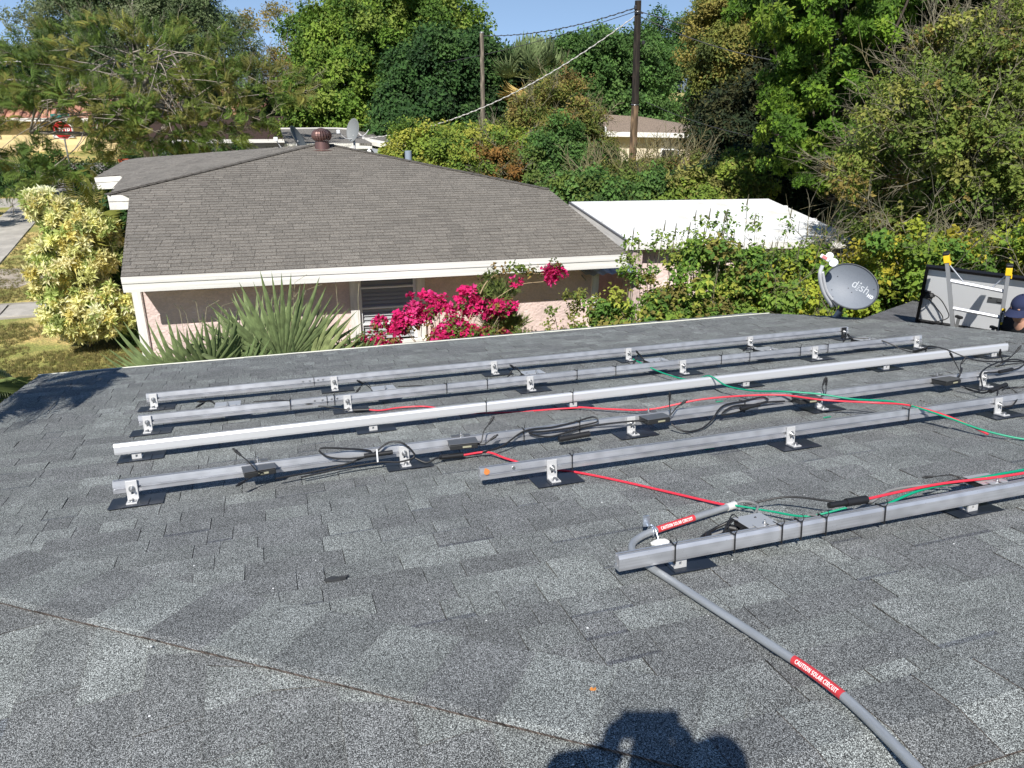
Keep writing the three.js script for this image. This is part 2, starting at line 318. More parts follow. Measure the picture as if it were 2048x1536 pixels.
// local axes: x right along the eave, z towards the camera; heights are real
const PK = (x, y, z) => V(x, y, z).applyEuler(pink.rotation).add(pink.position);
{
  const e0 = 2.55, sl = Math.tan(THREE.MathUtils.degToRad(10.4));
  const yf = (d) => e0 + sl * d; // d = distance behind the front eave
  const pt = (x, y, d) => [x, y, -d];
  const peakL = [3.2, yf(7.0), 7.0], peakR = [3.5, yf(7.0), 7.0];
  const hl = [-0.8, 3.235, 3.72], hr = [7.91, yf(3.5), 3.5];
  const deck = part('roof', [
    slab([pt(0, e0, 0), pt(8.28, e0, 0), pt(7.91, yf(3.5), 3.5), pt(...peakR), pt(...peakL), pt(-0.4, yf(3.72), 3.72)].map((p) => [p[0], p[1] - 0.006, p[2]]), 0.1),
    slab([pt(-1.05, 3.21, 6.9), pt(...hl), pt(...peakL), pt(-1.45, 3.12, 11.0), pt(-1.78, 3.115, 7.4)].map((p) => [p[0], p[1] - 0.006, p[2]]), 0.1),
    slab([pt(-0.4, yf(3.72), 3.72), pt(...peakL), pt(...hl)].map((p) => [p[0], p[1] - 0.006, p[2]]), 0.1),
    slab([pt(...peakR), pt(...hr), pt(7.6, 2.72, 11.0)].map((p) => [p[0], p[1] - 0.006, p[2]]), 0.1),
    slab([pt(...peakL), pt(...peakR), pt(7.6, 2.72, 11.0), pt(-1.45, 3.12, 11.0)].map((p) => [p[0], p[1] - 0.006, p[2]]), 0.1),
  ], std({ map: oldMap, color: lin(0.42, 0.4, 0.38), roughness: 1 }), pink);
  const tone = (r, x, z) => { const k = 0.64 + 0.18 * r() + 0.07 * fbm(x * 0.4, z * 0.4, 9) + 0.05 * fbm(x * 2.5, z * 0.5, 3); return { col: [k * 1.0, k * 0.975, k * 0.94], band: null }; };
  const a = Math.atan(sl), ca = Math.cos(a), W = new THREE.Matrix4().compose(V(0, 0, 0), new THREE.Quaternion(), V(1, 1, 1));
  const f1 = planeFrame(V(0, e0, 0), V(1, 0, 0), V(0, Math.sin(a), -ca)); // y out: checked below
  const fix = (f) => { const X = V(), Y = V(), Z = V(); f.extractBasis(X, Y, Z); return Y.y > 0; };
  // z up-slope away from the camera needs x reversed to keep y upward
  const fA = fix(f1) ? f1 : planeFrame(V(0, e0, 0), V(-1, 0, 0), V(0, Math.sin(a), -ca)), sgn = fix(f1) ? 1 : -1;
  const ends = (s) => { const d = s * ca; let l, r2; if (d < 3.72) l = lerp(-0.02, -0.42, d / 3.72); else l = lerp(-0.8, 3.2, (d - 3.72) / (7.0 - 3.72)); if (d < 3.5) r2 = lerp(8.3, 7.93, d / 3.5); else r2 = lerp(7.91, 3.5, (d - 3.5) / 3.5); return sgn > 0 ? [l, r2] : [-r2, -l]; };
  const front = courses({ seed: 501, z0: -0.02, z1: 7.0 / ca, expo: 0.142, even: true, th: 0.011, gap: 0.003, widths: [0.2, 0.3, 0.3, 0.34], tone, xr: ends });
  // left slope: contours run along z
  const O = V(-1.78, 3.115, -7.4), up2 = V(3.2 + 1.7, yf(7.0) - 3.115, 0), f2 = planeFrame(V(-1.78, 3.115, 0), V(0, 0, 1), up2);
  const f2ok = fix(f2) ? f2 : planeFrame(V(-1.78, 3.115, 0), V(0, 0, -1), up2), s2 = fix(f2) ? 1 : -1, c2 = up2.x / up2.length();
  const leftEnds = (s) => { const x = -1.78 + s * c2; let zf, zb; if (x < -1.05) zf = lerp(-7.4, -6.9, (x + 1.78) / 0.73); else if (x < -0.8) zf = lerp(-6.9, -3.72, (x + 1.05) / 0.25); else zf = lerp(-3.72, -7.0, (x + 0.8) / 4.0); zb = x < -1.45 ? -11 : lerp(-11, -7.0, (x + 1.45) / 4.65); return s2 > 0 ? [zb, zf] : [-zf, -zb]; };
  const leftS = courses({ seed: 502, z0: 0, z1: up2.length(), expo: 0.15, th: 0.005, gap: 0.003, widths: [0.25, 0.3, 0.34], tone, xr: leftEnds });
  pink.updateMatrixWorld();
  const toWorld = (f) => f; // shingles hang below the roof part, whose axes are the house's own
  const list1 = front, rest = [{ list: list1, frame: toWorld(fA) }, { list: leftS, frame: toWorld(f2ok) }];
  layShingles(rest, oldShingleMat, deck, 300, pink.matrixWorld);
  // dark hip lines
  const cap = (A, B, w) => { const d = V(...B).sub(V(...A)), L = d.length(), g = []; for (let i = 0; i < L / 0.2; i++) { const p = V(...A).addScaledVector(d, (i * 0.2) / L); g.push(new THREE.BoxGeometry(w, 0.012, 0.24).translate(0, 0.012, -0.1).applyMatrix4(new THREE.Matrix4().lookAt(V(0, 0, 0), d, V(0, 1, 0)).setPosition(p))); } return g; };
  const capMat = std({ map: oldMap, color: lin(0.40, 0.38, 0.36), roughness: 1 });
  part('ridge_caps', [...cap(pt(...hl), pt(...peakL), 0.16), ...cap(pt(...hr), pt(...peakR), 0.16), ...cap(pt(...peakL), pt(...peakR), 0.16)], capMat, deck);
  // fascia boards, two deep, the upper one standing proud
  const fas = (x0, d0, x1, d1, y0, y1, h, name) => { const A = V(x0, 0, -d0), B = V(x1, 0, -d1), L = A.distanceTo(B), ang = Math.atan2(-(B.z - A.z), B.x - A.x), tilt = Math.atan2(y1 - y0, L);
    const mk = (hh, t, dy, off) => new THREE.BoxGeometry(L, hh, t).translate(L / 2, dy - hh / 2, off).rotateZ(tilt).rotateY(ang).translate(x0, y0, -d0);
    part(name, mk(h * 0.42, 0.03, -0.006, 0.025), trimMat, pink); part(name, mk(h * 0.58, 0.03, -0.006 - h * 0.42, 0.012), trimMat, pink); };
  fas(-0.02, 0, 8.3, 0, e0, e0, 0.24, 'fascia_board');
  fas(-0.8, 3.72, -0.4, 3.72, 3.235, 3.235, 0.27, 'fascia_board');
  fas(-1.78, 7.4, -1.05, 6.9, 3.115, 3.21, 0.27, 'fascia_board');
  part('soffit', slab([pt(0, e0 - 0.11, 0.02), pt(8.26, e0 - 0.11, 0.02), pt(8.2, e0 - 0.06, 0.7), pt(0, e0 - 0.06, 0.7)], 0.02), white, pink);
  // walls
  const wf = 0.62; // overhang
  part('wall', [box(1.1, 2.5, 0.2, 0.82, 1.25, -wf - 0.1), ...[[0.1, 3.48], [4.62, 7.95]].map(([p, q]) => box(q - p, 2.49, 0.2, (p + q) / 2, 1.245, -wf - 0.101)), box(1.14, 0.95, 0.2, 4.05, 0.475, -wf - 0.1), box(1.14, 0.3, 0.2, 4.05, 2.35, -wf - 0.1), box(0.2, 2.4, 9.6, 0.02, 1.2, -wf - 5.1), box(0.2, 2.4, 9.6, 7.85, 1.2, -wf - 5.1), box(8, 2.6, 0.2, 4, 1.3, -10.5)].slice(1), pinkMat, pink);
  part('corner_trim', box(0.13, 2.46, 0.05, 0.03, 1.23, -wf + 0.03), trimMat, pink);
  part('corner_trim', box(0.13, 2.46, 0.05, 7.95, 1.23, -wf + 0.03), trimMat, pink);
  // window
  const wx = 4.05, win = part('window', [box(0.15, 1.4, 0.06, wx - 0.58, 1.68, -wf + 0.03), box(0.15, 1.4, 0.06, wx + 0.58, 1.68, -wf + 0.03), box(1.5, 0.12, 0.07, wx, 2.36, -wf + 0.035), box(1.4, 0.1, 0.1, wx, 0.97, -wf + 0.045)], trimMat, pink);
  part('frame', [box(0.05, 1.26, 0.05, wx - 0.48, 1.66, -wf - 0.04), box(0.05, 1.26, 0.05, wx + 0.48, 1.66, -wf - 0.04), box(0.92, 0.035, 0.05, wx, 2.27, -wf - 0.04), box(0.92, 0.03, 0.055, wx, 1.99, -wf - 0.045), box(0.92, 0.028, 0.055, wx, 1.62, -wf - 0.045), box(0.92, 0.03, 0.055, wx, 1.33, -wf - 0.045)], white, win);
  const slatM = std({ color: lin(0.3, 0.31, 0.32), roughness: 0.35 });
  for (let i = 0; i < 17; i++) part('slat', box(0.91, 0.07, 0.008, 0, 0, 0).rotateX(-0.55).translate(wx, 2.22 - i * 0.072, -wf - 0.075), slatM, win);
  part('pane', box(0.92, 1.25, 0.006, wx, 1.65, -wf - 0.13), darkGlass, win);
}
// things standing on the pink house's roof
{
  const t = thing('turbine_vent', 'round brown turbine vent at the peak of the pink house roof', 'roof vent', [1.5, 3.74, -19.0]);
  const brown = std({ color: lin(0.2, 0.115, 0.1), metalness: 0.6, roughness: 0.38 });
  part('base', [cyl(0.155, 0.185, 0.2, 24).translate(0, 0.1, 0), cyl(0.3, 0.3, 0.015, 24).translate(0, 0.012, 0)], brown, t);
    part('core', new THREE.SphereGeometry(0.15, 16, 10).scale(1, 0.75, 1).translate(0, 0.33, 0), brown, t);
  for (let i = 0; i < 22; i++) { const pos = [], n = 7; for (let k = 0; k < n; k++) for (const q of [[k, 0], [k + 1, 0], [k + 1, 1], [k, 0], [k + 1, 1], [k, 1]]) { const el = lerp(-0.9, 1.25, q[0] / n), az = q[1] * 0.21 + q[0] * 0.02, rr = (0.205 + 0.012 * q[1]) * Math.cos(el * 0.9) + 0.02; pos.push(rr * Math.cos(az), 0.33 + 0.15 * Math.sin(el), rr * Math.sin(az)); } const m = part('vane', geoFrom(pos), brown, t); m.rotation.y = (i / 22) * Math.PI * 2; }
  part('cap', new THREE.SphereGeometry(0.12, 16, 8, 0, Math.PI * 2, 0, 1.2).scale(1, 0.5, 1).translate(0, 0.44, 0), brown, t);
}
function dishProfile(R, depth) { const p = []; for (let i = 0; i <= 10; i++) { const r = (i / 10) * R; p.push(new THREE.Vector2(r, depth * (r * r) / (R * R))); } for (let i = 10; i >= 0; i--) { const r = (i / 10) * R; p.push(new THREE.Vector2(r, depth * (r * r) / (R * R) - 0.012)); } return new THREE.LatheGeometry(p, 32); }
{
  const dishM = std({ color: lin(0.09, 0.1, 0.1), roughness: 0.5 }), lightM = std({ color: lin(0.5, 0.5, 0.5), roughness: 0.5 });
  const d = thing('satellite_dish', 'dark satellite dish seen edge on beside the brown turbine vent', 'satellite dish', [0.95, 3.62, -19.9]);
  part('reflector', dishProfile(0.33, 0.09).rotateX(Math.PI / 2 - 0.5).rotateY(1.25).translate(0, 0.28, 0), dishM, d);
  part('mast', tube([[0, -0.05, 0], [0, 0.1, -0.05], [0.05, 0.26, -0.04]], 0.022, 8), lightM, d);
  part('feed_arm', tube([[0, 0.05, 0], [-0.3, 0.05, 0.06], [-0.46, 0.28, 0.1]], 0.012, 6), lightM, d);
  part('receiver', rbox(0.1, 0.09, 0.14, 0.02, -0.47, 0.31, 0.1), white, d);
  const e = thing('satellite_dish', 'light grey satellite dish on a tall pole right of the turbine vent', 'satellite dish', [2.3, 3.55, -19.4]);
  part('mast', tube([[0, -0.1, 0], [0, 0.5, 0]], 0.028, 10), lightM, e);
  part('reflector', dishProfile(0.22, 0.06).scale(1, 1, 1.25).rotateX(Math.PI / 2 - 0.25).rotateY(-1.0).translate(0.02, 0.6, 0), std({ color: lin(0.2, 0.21, 0.21), roughness: 0.5 }), e);
  part('feed_arm', [tube([[0, 0.42, 0], [-0.2, 0.42, 0.1], [-0.36, 0.55, 0.12]], 0.011, 6), tube([[0, 0.42, 0], [0.25, 0.5, 0.05], [0.36, 0.62, 0.05]], 0.011, 6)], lightM, e);
  part('receiver', rbox(0.08, 0.09, 0.1, 0.02, -0.38, 0.58, 0.12), white, e);
  const p = thing('vent_pipe', 'short grey plumbing vent pipe on the right hip of the pink house', 'vent pipe', [3.58, 3.36, -19.2]);
  part('pipe', [cyl(0.085, 0.085, 0.36, 16).translate(0, 0.14, 0)], std({ color: lin(0.25, 0.3, 0.36), roughness: 0.6 }), p); part('collar', cyl(0.1, 0.14, 0.06, 16).translate(0, 0.0, 0), aluDull, p);
}
// ---------------------------------------------------------------- white-roofed annex
{
  const an = thing('white_roof_annex', 'pink annex with a flat white panel roof behind the right side of the pink house', 'building');
  const F = [[6.55, 2.62, -12.75], [11.1, 2.62, -11.85]], B = [[6.52, 2.9, -15.65], [11.3, 2.9, -15.15]];
  const P = (u, v) => [lerp(lerp(F[0][0], F[1][0], u), lerp(B[0][0], B[1][0], u), v), lerp(2.62, 2.9, v), lerp(lerp(F[0][2], F[1][2], u), lerp(B[0][2], B[1][2], u), v)];
  const stainMap = (() => { const a = tileNoise(512, 8, 51), b = tileNoise(512, 60, 52), c = tileNoise(512, 170, 53); return tex(512, (x, y) => { const w = b(x, y) * 0.6 + c(x, y) * 0.4, k = w > 0.58 ? Math.min(1, (w - 0.58) * 7) * (0.5 + 0.5 * a(x, y)) : 0, v = 0.96 - 0.09 * k + 0.05 * (a(x, y) - 0.5); return [v, v * (1 - 0.015 * k), v * (1 - 0.05 * k)]; }); })(); stainMap.repeat.set(0.45, 0.45);
  const roofM = std({ color: lin(0.8, 0.81, 0.81), roughness: 0.6, map: stainMap });
  for (const [a, b] of [[0.0, 0.118], [0.126, 0.428], [0.436, 0.758], [0.766, 1]]) part('roof_panel', slab([P(0, a), P(1, a), P(1, b), P(0, b)], 0.1), roofM, an);
  part('roof_rib', [0.122, 0.432, 0.762].map((v) => slab([P(0, v - 0.008), P(1, v - 0.008), P(1, v + 0.008), P(0, v + 0.008)].map((p) => [p[0], p[1] + 0.03, p[2]]), 0.1)), roofM, an);
  const edge = (p, q, h, dy, t) => { const A = V(...p), Bq = V(...q), L = A.distanceTo(Bq), m = new THREE.Matrix4().lookAt(V(0, 0, 0), Bq.clone().sub(A), V(0, 1, 0)).setPosition(A.clone().add(Bq).multiplyScalar(0.5)); return new THREE.BoxGeometry(t, h, L).translate(0, dy, 0).applyMatrix4(m); };
  part('gutter', [edge(P(0, 0), P(1, 0), 0.13, -0.1, 0.07)], trimMat, an); part('gutter', edge(P(-0.005, 0.005), P(-0.005, 1), 0.15, -0.12, 0.05), trimMat, an);
  part('drip_strip', edge(P(-0.008, 0.0), P(-0.008, 1), 0.03, -0.015, 0.03), std({ color: lin(0.2, 0.2, 0.21), roughness: 0.5, metalness: 0.4 }), an);
  const dk = pinkMat;
  part('wall', [box(3.9, 2.5, 0.2, 0, 1.25, 0).rotateY(-0.19).translate(8.55, 0, -12.75), box(0.2, 2.6, 2.9, 6.75, 1.3, -14.2), box(0.2, 2.6, 2.9, 10.5, 1.3, -13.9)], dk, an);
}
{
  const c = thing('corrugated_awning', 'blue grey corrugated metal awning between the pink house and its annex', 'awning', [5.98, 2.28, -12.9]);
  const pos = [], N = 40; for (let i = 0; i < N; i++) for (const q of [[0, 0], [1, 0], [1, 1], [0, 0], [1, 1], [0, 1]]) { const u = (i + q[0]) / N; pos.push((u - 0.4) * 1.1, 0.018 * Math.sin(u * N * 0.9) - 0.18 * (1 - q[1]), -q[1] * 1.3 + 0.5); }
  part('sheet', geoFrom(pos), std({ color: lin(0.3, 0.36, 0.45), metalness: 0.4, roughness: 0.5, side: THREE.DoubleSide }), c);
  part('bracket', [tube([[-0.4, -0.3, 0.4], [-0.4, -0.05, -0.7]], 0.015, 6), tube([[0.55, -0.3, 0.4], [0.55, -0.05, -0.7]], 0.015, 6)], aluDull, c);
}
// ---------------------------------------------------------------- mounting rails with their brackets
// profile in (w, h): the slotted side looks up the slope (towards the camera) at w = +
const railShape = (flip) => {
  const P = [[-0.018, 0], [0.02, 0], [0.021, 0.017], [0.003, 0.0185], [0.003, 0.029], [0.0172, 0.0305], [0.0135, 0.064], [0.005, 0.064], [0.005, 0.0625], [0.009, 0.0615], [0.009, 0.055], [-0.009, 0.055], [-0.009, 0.0615], [-0.005, 0.0625], [-0.005, 0.064], [-0.0135, 0.064], [-0.021, 0.05], [-0.021, 0.012]];
  const s = new THREE.Shape(); P.forEach(([w, h], i) => (i ? s.lineTo(flip ? w : -w, h) : s.moveTo(flip ? w : -w, h))); s.closePath();
  const hole = new THREE.Path(); [[-0.013, 0.018], [-0.001, 0.018], [-0.001, 0.048], [-0.013, 0.048]].forEach(([w, h], i) => (i ? hole.lineTo(flip ? w : -w, h) : hole.moveTo(flip ? w : -w, h))); hole.closePath(); s.holes.push(hole);
  return s;
};
const railGeo = (L, flip) => new THREE.ExtrudeGeometry(railShape(flip), { depth: L, bevelEnabled: false, steps: 1 }).rotateY(Math.PI / 2); // runs along +x; w becomes -z
const footGeos = (() => { // an L bracket: base along z (up-slope), upright with a slot, bolt
  const sh = new THREE.Shape(); const w = 0.026; sh.moveTo(-w, 0); sh.lineTo(w, 0); sh.lineTo(w, 0.098); sh.lineTo(-w, 0.098); sh.closePath();
  const slot = new THREE.Path(); slot.moveTo(-0.007, 0.03); slot.lineTo(0.007, 0.03); slot.lineTo(0.007, 0.066); slot.lineTo(-0.007, 0.066); slot.closePath(); sh.holes.push(slot);
  const up = new THREE.ExtrudeGeometry(sh, { depth: 0.008, bevelEnabled: true, bevelSize: 0.0015, bevelThickness: 0.0015, bevelSegments: 1 });
  const base = rbox(0.052, 0.01, 0.066, 0.002, 0, 0.005, 0.04);
  return mergeGeometries([up.toNonIndexed ? up : up, base.toNonIndexed()].map((g) => (g.index ? g.toNonIndexed() : g)));
})();
const boltGeo = mergeGeometries([new THREE.CylinderGeometry(0.0115, 0.0115, 0.012, 6).rotateX(Math.PI / 2).translate(0, 0.06, 0.018), new THREE.CylinderGeometry(0.016, 0.016, 0.003, 14).rotateX(Math.PI / 2).translate(0, 0.06, 0.011), new THREE.CylinderGeometry(0.006, 0.006, 0.03, 8).rotateX(Math.PI / 2).translate(0, 0.06, 0.028)].map((g) => g.toNonIndexed()));
const lagGeo = mergeGeometries([new THREE.CylinderGeometry(0.0125, 0.0125, 0.01, 6).translate(0, 0.017, 0.05), new THREE.CylinderGeometry(0.019, 0.019, 0.003, 14).translate(0, 0.0115, 0.05)].map((g) => g.toNonIndexed()));
const flashGeo = mergeGeometries([rbox(0.26, 0.003, 0.16, 0.001, 0, 0.011, -0.015), rbox(0.12, 0.006, 0.09, 0.002, 0, 0.0135, 0.02)].map((g) => g.toNonIndexed()));
const flashM = std({ color: lin(0.02, 0.027, 0.042), roughness: 0.42, metalness: 0.3 });
const tieGeo = (h, w) => { const t = 0.004; return mergeGeometries([box(0.005, t, w + 2 * t, 0, h + t / 2, 0), box(0.005, t, w + 2 * t, 0, -t / 2, 0), box(0.005, h, t, 0, h / 2, w / 2 + t / 2), box(0.005, h, t, 0, h / 2, -w / 2 - t / 2), box(0.008, 0.006, 0.006, 0, h + 0.005, w / 2), tube([[0, h + 0.005, w / 2], [0.005, h + 0.022, w / 2 + 0.006], [0.002, h + 0.038, w / 2 + 0.0]], 0.0019, 5)].map((g) => (g.index ? g.toNonIndexed() : g))); };
const bigTie = tieGeo(0.068, 0.048);
const R_H = 0.058; // underside of a rail above the shingles
function rail(label, x0, x1, s, opt) {
  const t = thing('mounting_rail', label, 'mounting rail', [0, 0, 0], opt.group); t.position.copy(onRoof(x0, s + 0.025, 0)); t.quaternion.copy(roofQ);
  const flip = !!opt.flip; // flipped rails turn their slotted side and brackets down the slope
  const yaw = Math.atan2(opt.ds || 0, x1 - x0); t.rotateY(-yaw);
  part("beam", railGeo(x1 - x0, flip).translate(0, R_H, 0), opt.mat || alu, t);
  opt.feet.forEach((x, i) => {
    const last = opt.blackLast && i === opt.feet.length - 1;
    const f = part('bracket', footGeos, last ? blackPlastic : castAlu, t, last ? 'black bracket at the end of the rail' : undefined); f.position.set(x - x0, 0.012, flip ? 0.002 : 0.022); if (flip) { f.rotation.y = Math.PI; f.scale.y = 0.46; } else f.scale.y = 1.1;
    const b = part('bolt', boltGeo, steel, f), l = part('lag_bolt', lagGeo, steel, f); b.position.set(0, 0, 0); l.position.set(0, 0, 0);
    const fl = part('flashing', flashGeo, flashM, t); fl.position.set(x - x0 + 0.02, 0, flip ? -0.03 : 0.055);
  });
  (opt.ties || []).forEach((x, i) => { const z = part('zip_tie', bigTie, blackPlastic, t); z.position.set(x - x0, R_H - 0.003, 0); z.rotation.y = (i % 3 - 1) * 0.12; });
  for (const x of opt.splice || []) { const g = []; for (const dx of [-0.1, -0.045, 0.02, 0.06]) g.push(new THREE.CylinderGeometry(0.0075, 0.0075, 0.004, 6).rotateX(Math.PI / 2).translate(x - x0 + dx, R_H + 0.045, flip ? -0.02 : 0.0185)); part('splice_bolt', g, steel, t); part('splice_joint', box(0.004, 0.066, 0.044, x - x0 - 0.012, R_H + 0.032, 0), blackPlastic, t); }
  return t;
}
const RG = 'aluminium mounting rails laid across the grey roof';
const r1 = rail('long aluminium rail nearest the far eave of the grey roof, its last bracket black', -1.0, 5.56, -6.01, { group: RG, ds: 0.05, feet: [-0.95, 0.417, 1.791, 3.088, 4.395, 5.5], splice: [0.27], blackLast: true });
const r2 = rail('second rail from the far eave, carrying a row of light grey microinverter plates', -0.955, 5.79, -5.3, { group: RG, ds: 0.04, feet: [-0.9, 0.452, 1.879, 3.243, 4.579, 5.72], splice: [0.32], ties: [0.05, 0.36, 1.2, 1.53, 2.28, 2.62, 3.62, 3.9, 4.42, 4.72] });
const bright = std({ color: lin(0.75, 0.755, 0.77), metalness: 0.55, roughness: 0.38 });
const r3 = rail('bright smooth rail with its flat face towards the camera, third from the far eave', -0.995, 6.068, -4.63, { group: RG, ds: 0.02, flip: true, mat: bright, feet: [-0.88, 0.552, 1.984, 3.428, 4.776, 5.94], ties: [1.33, 1.97] });
const r4 = rail('fourth rail from the far eave, carrying dark microinverter boxes and looped black cables', -0.88, 6.2, -3.905, { group: RG, ds: -0.005, feet: [-0.79, 0.63, 2.07, 3.495, 4.965], ties: [1.36, 1.72, 2.9] });
const r5 = rail('fifth rail from the far eave, with an orange stain at its left end', 0.93, 6.0, -3.345, { group: RG, ds: 0.04, feet: [1.32, 2.816, 4.405], ties: [1.44, 3.68] });
const r6 = rail('nearest rail at right, crossing the bent conduit, bound with black ties', 1.155, 4.3, -2.185, { group: RG, ds: 0.015, flip: true, feet: [1.43, 2.925], ties: [1.395, 1.66, 1.88, 1.98, 2.1, 2.4] });
part('stain', [new THREE.CircleGeometry(0.016, 10).translate(0.035, R_H + 0.042, 0.0195), new THREE.CircleGeometry(0.009, 8).translate(0.03, R_H + 0.054, 0.0198)].map((g) => g.rotateX(0)), std({ color: lin(0.6, 0.2, 0.05), roughness: 0.9 }), r5);
part('splice_bolt', new THREE.CylinderGeometry(0.009, 0.009, 0.005, 10).rotateX(Math.PI / 2).translate(0.18, R_H + 0.045, 0.019), steel, r5);

// ---------------------------------------------------------------- microinverters
const mcGeo = (() => mergeGeometries([new THREE.CylinderGeometry(0.0085, 0.0085, 0.03, 10).translate(0, 0.015, 0), new THREE.CylinderGeometry(0.011, 0.0095, 0.018, 10).translate(0, 0.036, 0), new THREE.CylinderGeometry(0.006, 0.0075, 0.022, 10).translate(0, 0.055, 0)].map((g) => g.toNonIndexed())))();
function connectorAt(parent, p, dir) { const m = part('connector', mcGeo, blackPlastic, parent); m.position.copy(p); m.quaternion.setFromUnitVectors(V(0, 1, 0), dir.clone().normalize()); return m; }
const microBody = std({ color: lin(0.028, 0.029, 0.03), roughness: 0.42, metalness: 0.25 }), microGrey = std({ color: lin(0.42, 0.41, 0.38), roughness: 0.5, metalness: 0.5 });
const plateM = std({ color: lin(0.66, 0.66, 0.66), roughness: 0.45, metalness: 0.6 });
// body lies beside the rail; the plate bridges on to the rail's top
function micro(label, x, s, side, tilt, seed, leads) {
  const t = thing('microinverter', label, 'microinverter'); t.position.copy(onRoof(x, s, R_H + 0.064)); t.quaternion.copy(roofQ); t.rotateY(tilt * 0.3);
  const r = rng(seed), d = side;
  const b = part('body', [rbox(0.19, 0.034, 0.15, 0.006, 0, -0.03, d * 0.085), ...[-0.07, -0.035, 0, 0.035, 0.07].map((q) => box(0.004, 0.006, 0.13, q, -0.011, d * 0.085))], microBody, t);
  part('mounting_plate', [rbox(0.2, 0.004, 0.16, 0.001, 0, -0.006, d * 0.085), box(0.06, 0.003, 0.05, -0.035, 0.004, -d * 0.004), box(0.045, 0.003, 0.045, 0.045, 0.004, -d * 0.004)], d > 0 ? std({ color: lin(0.16, 0.16, 0.165), roughness: 0.4, metalness: 0.5 }) : plateM, t);
  part('clamp_bolt', [new THREE.CylinderGeometry(0.006, 0.006, 0.03, 8).translate(0.005, 0.015, 0), new THREE.CylinderGeometry(0.011, 0.011, 0.009, 6).translate(0.005, 0.012, 0)], steel, t);
  part('label_plate', box(0.06, 0.012, 0.001, 0.02, -0.03, d * 0.1605), std({ color: lin(0.3, 0.29, 0.2), roughness: 0.6 }), t);
  t.scale.setScalar(seed > 20 ? 0.7 : seed > 10 ? 0.88 : 0.85);
  for (const L of leads || []) {
    const pts = L.map((p) => V(...p)), n = pts.length, end = pts[n - 1], dir = end.clone().sub(pts[n - 2]);
    part('lead', tube(pts, 0.0042, 6), blackCable, t); connectorAt(t, end, dir);
  }
  return t;
}
// along the fourth rail the dark bodies lie towards the camera
const up4 = [[[0.02, -0.03, 0.16], [-0.02, 0.0, 0.185], [-0.06, 0.06, 0.17], [-0.1, 0.105, 0.15]], [[0.0, -0.03, 0.16], [-0.07, -0.04, 0.19], [-0.1, -0.045, 0.21]]];
micro('dark microinverter nearest the left end of the fourth rail, a plug standing up', -0.17, -3.9, 1, 0.4, 1, up4);
micro('dark microinverter box where the lower red cable starts on the fourth rail', 0.975, -3.9, 1, -0.3, 2, [[[0.09, -0.03, 0.12], [0.12, -0.02, 0.13], [0.15, 0.05, 0.1], [0.19, 0.09, 0.08]], [[0.09, -0.03, 0.12], [0.14, -0.04, 0.12], [0.19, -0.015, 0.11]]]);
micro('dark microinverter right of the third bracket of the fourth rail, two plugs crossed', 2.21, -3.9, 1, 0.2, 3, [[[0.09, -0.03, 0.12], [0.12, 0, 0.12], [0.125, 0.06, 0.1], [0.125, 0.1, 0.1]], [[0.09, -0.03, 0.12], [0.13, 0, 0.12], [0.19, 0.04, 0.1], [0.22, 0.055, 0.1]]]);
micro('dark microinverter under the crossing of the green and red cables', 3.36, -3.9, 1, -0.2, 4, [[[0.1, -0.03, 0.1], [0.15, 0, 0.1], [0.17, 0.05, 0.06], [0.175, 0.065, 0.06]], [[0.1, -0.03, 0.1], [0.17, 0, 0.1], [0.205, 0.05, 0.06], [0.205, 0.06, 0.06]]]);
micro('dark microinverter farthest right on the fourth rail, three plugs fanned out', 4.56, -3.9, 1, 0.5, 5, [[[0.1, -0.03, 0.1], [0.16, 0.02, 0.1], [0.15, 0.1, 0.06], [0.12, 0.15, 0.05]], [[0.1, -0.03, 0.1], [0.17, 0.02, 0.1], [0.22, 0.08, 0.06], [0.23, 0.09, 0.06]], [[0.1, -0.03, 0.1], [0.16, -0.01, 0.1], [0.2, 0.015, 0.08]]]);
// along the second rail they hang behind it and show their light plates
const l2 = (k) => [[[-0.08, -0.03, -0.14], [-0.12, 0.01 + k, -0.17], [-0.15, 0.025 + k, -0.15], [-0.19, 0.01, -0.13]], [[-0.08, -0.03, -0.12], [-0.13, 0.02, -0.12], [-0.17, 0.03 + k, -0.1]]];
micro('light microinverter plate nearest the left end of the second rail', -0.38, -5.3, -1, 0, 11, l2(0));
micro('light microinverter plate just right of the second bracket of the second rail', 0.74, -5.3, -1, 0.1, 12, l2(0.02));
micro('light microinverter plate above the third bracket of the second rail', 1.95, -5.3, -1, 0, 13, l2(0.02));
micro('light microinverter plate where the upper end of the green cable lies', 3.06, -5.29, -1, 0, 14, l2(0.03));
micro('light microinverter plate between the fourth and fifth bracket of the second rail', 4.15, -5.28, -1, 0, 15, l2(0));
micro('light microinverter plate nearest the right end of the second rail', 5.22, -5.27, -1, 0, 16, l2(0.01));
micro('light grey microinverter plate behind the nearest rail beside the conduit mouth', 1.83, -2.18, -1, 0.1, 21, [[[-0.08, -0.02, -0.1], [-0.12, 0.0, -0.12], [-0.2, -0.04, -0.1], [-0.26, -0.05, -0.06]], [[-0.08, -0.02, -0.06], [-0.15, -0.02, -0.03], [-0.22, -0.06, -0.02]], [[-0.06, -0.02, -0.14], [-0.1, 0.02, -0.16], [-0.16, -0.01, -0.12], [-0.2, -0.05, -0.05]]]);
micro('light grey microinverter plate behind the nearest rail at the right edge', 3.08, -2.175, -1, -0.2, 22, [[[-0.08, -0.02, -0.14], [-0.16, 0.0, -0.2], [-0.28, -0.01, -0.24]], [[-0.08, -0.02, -0.1], [-0.16, -0.01, -0.15], [-0.27, -0.04, -0.17]]]);

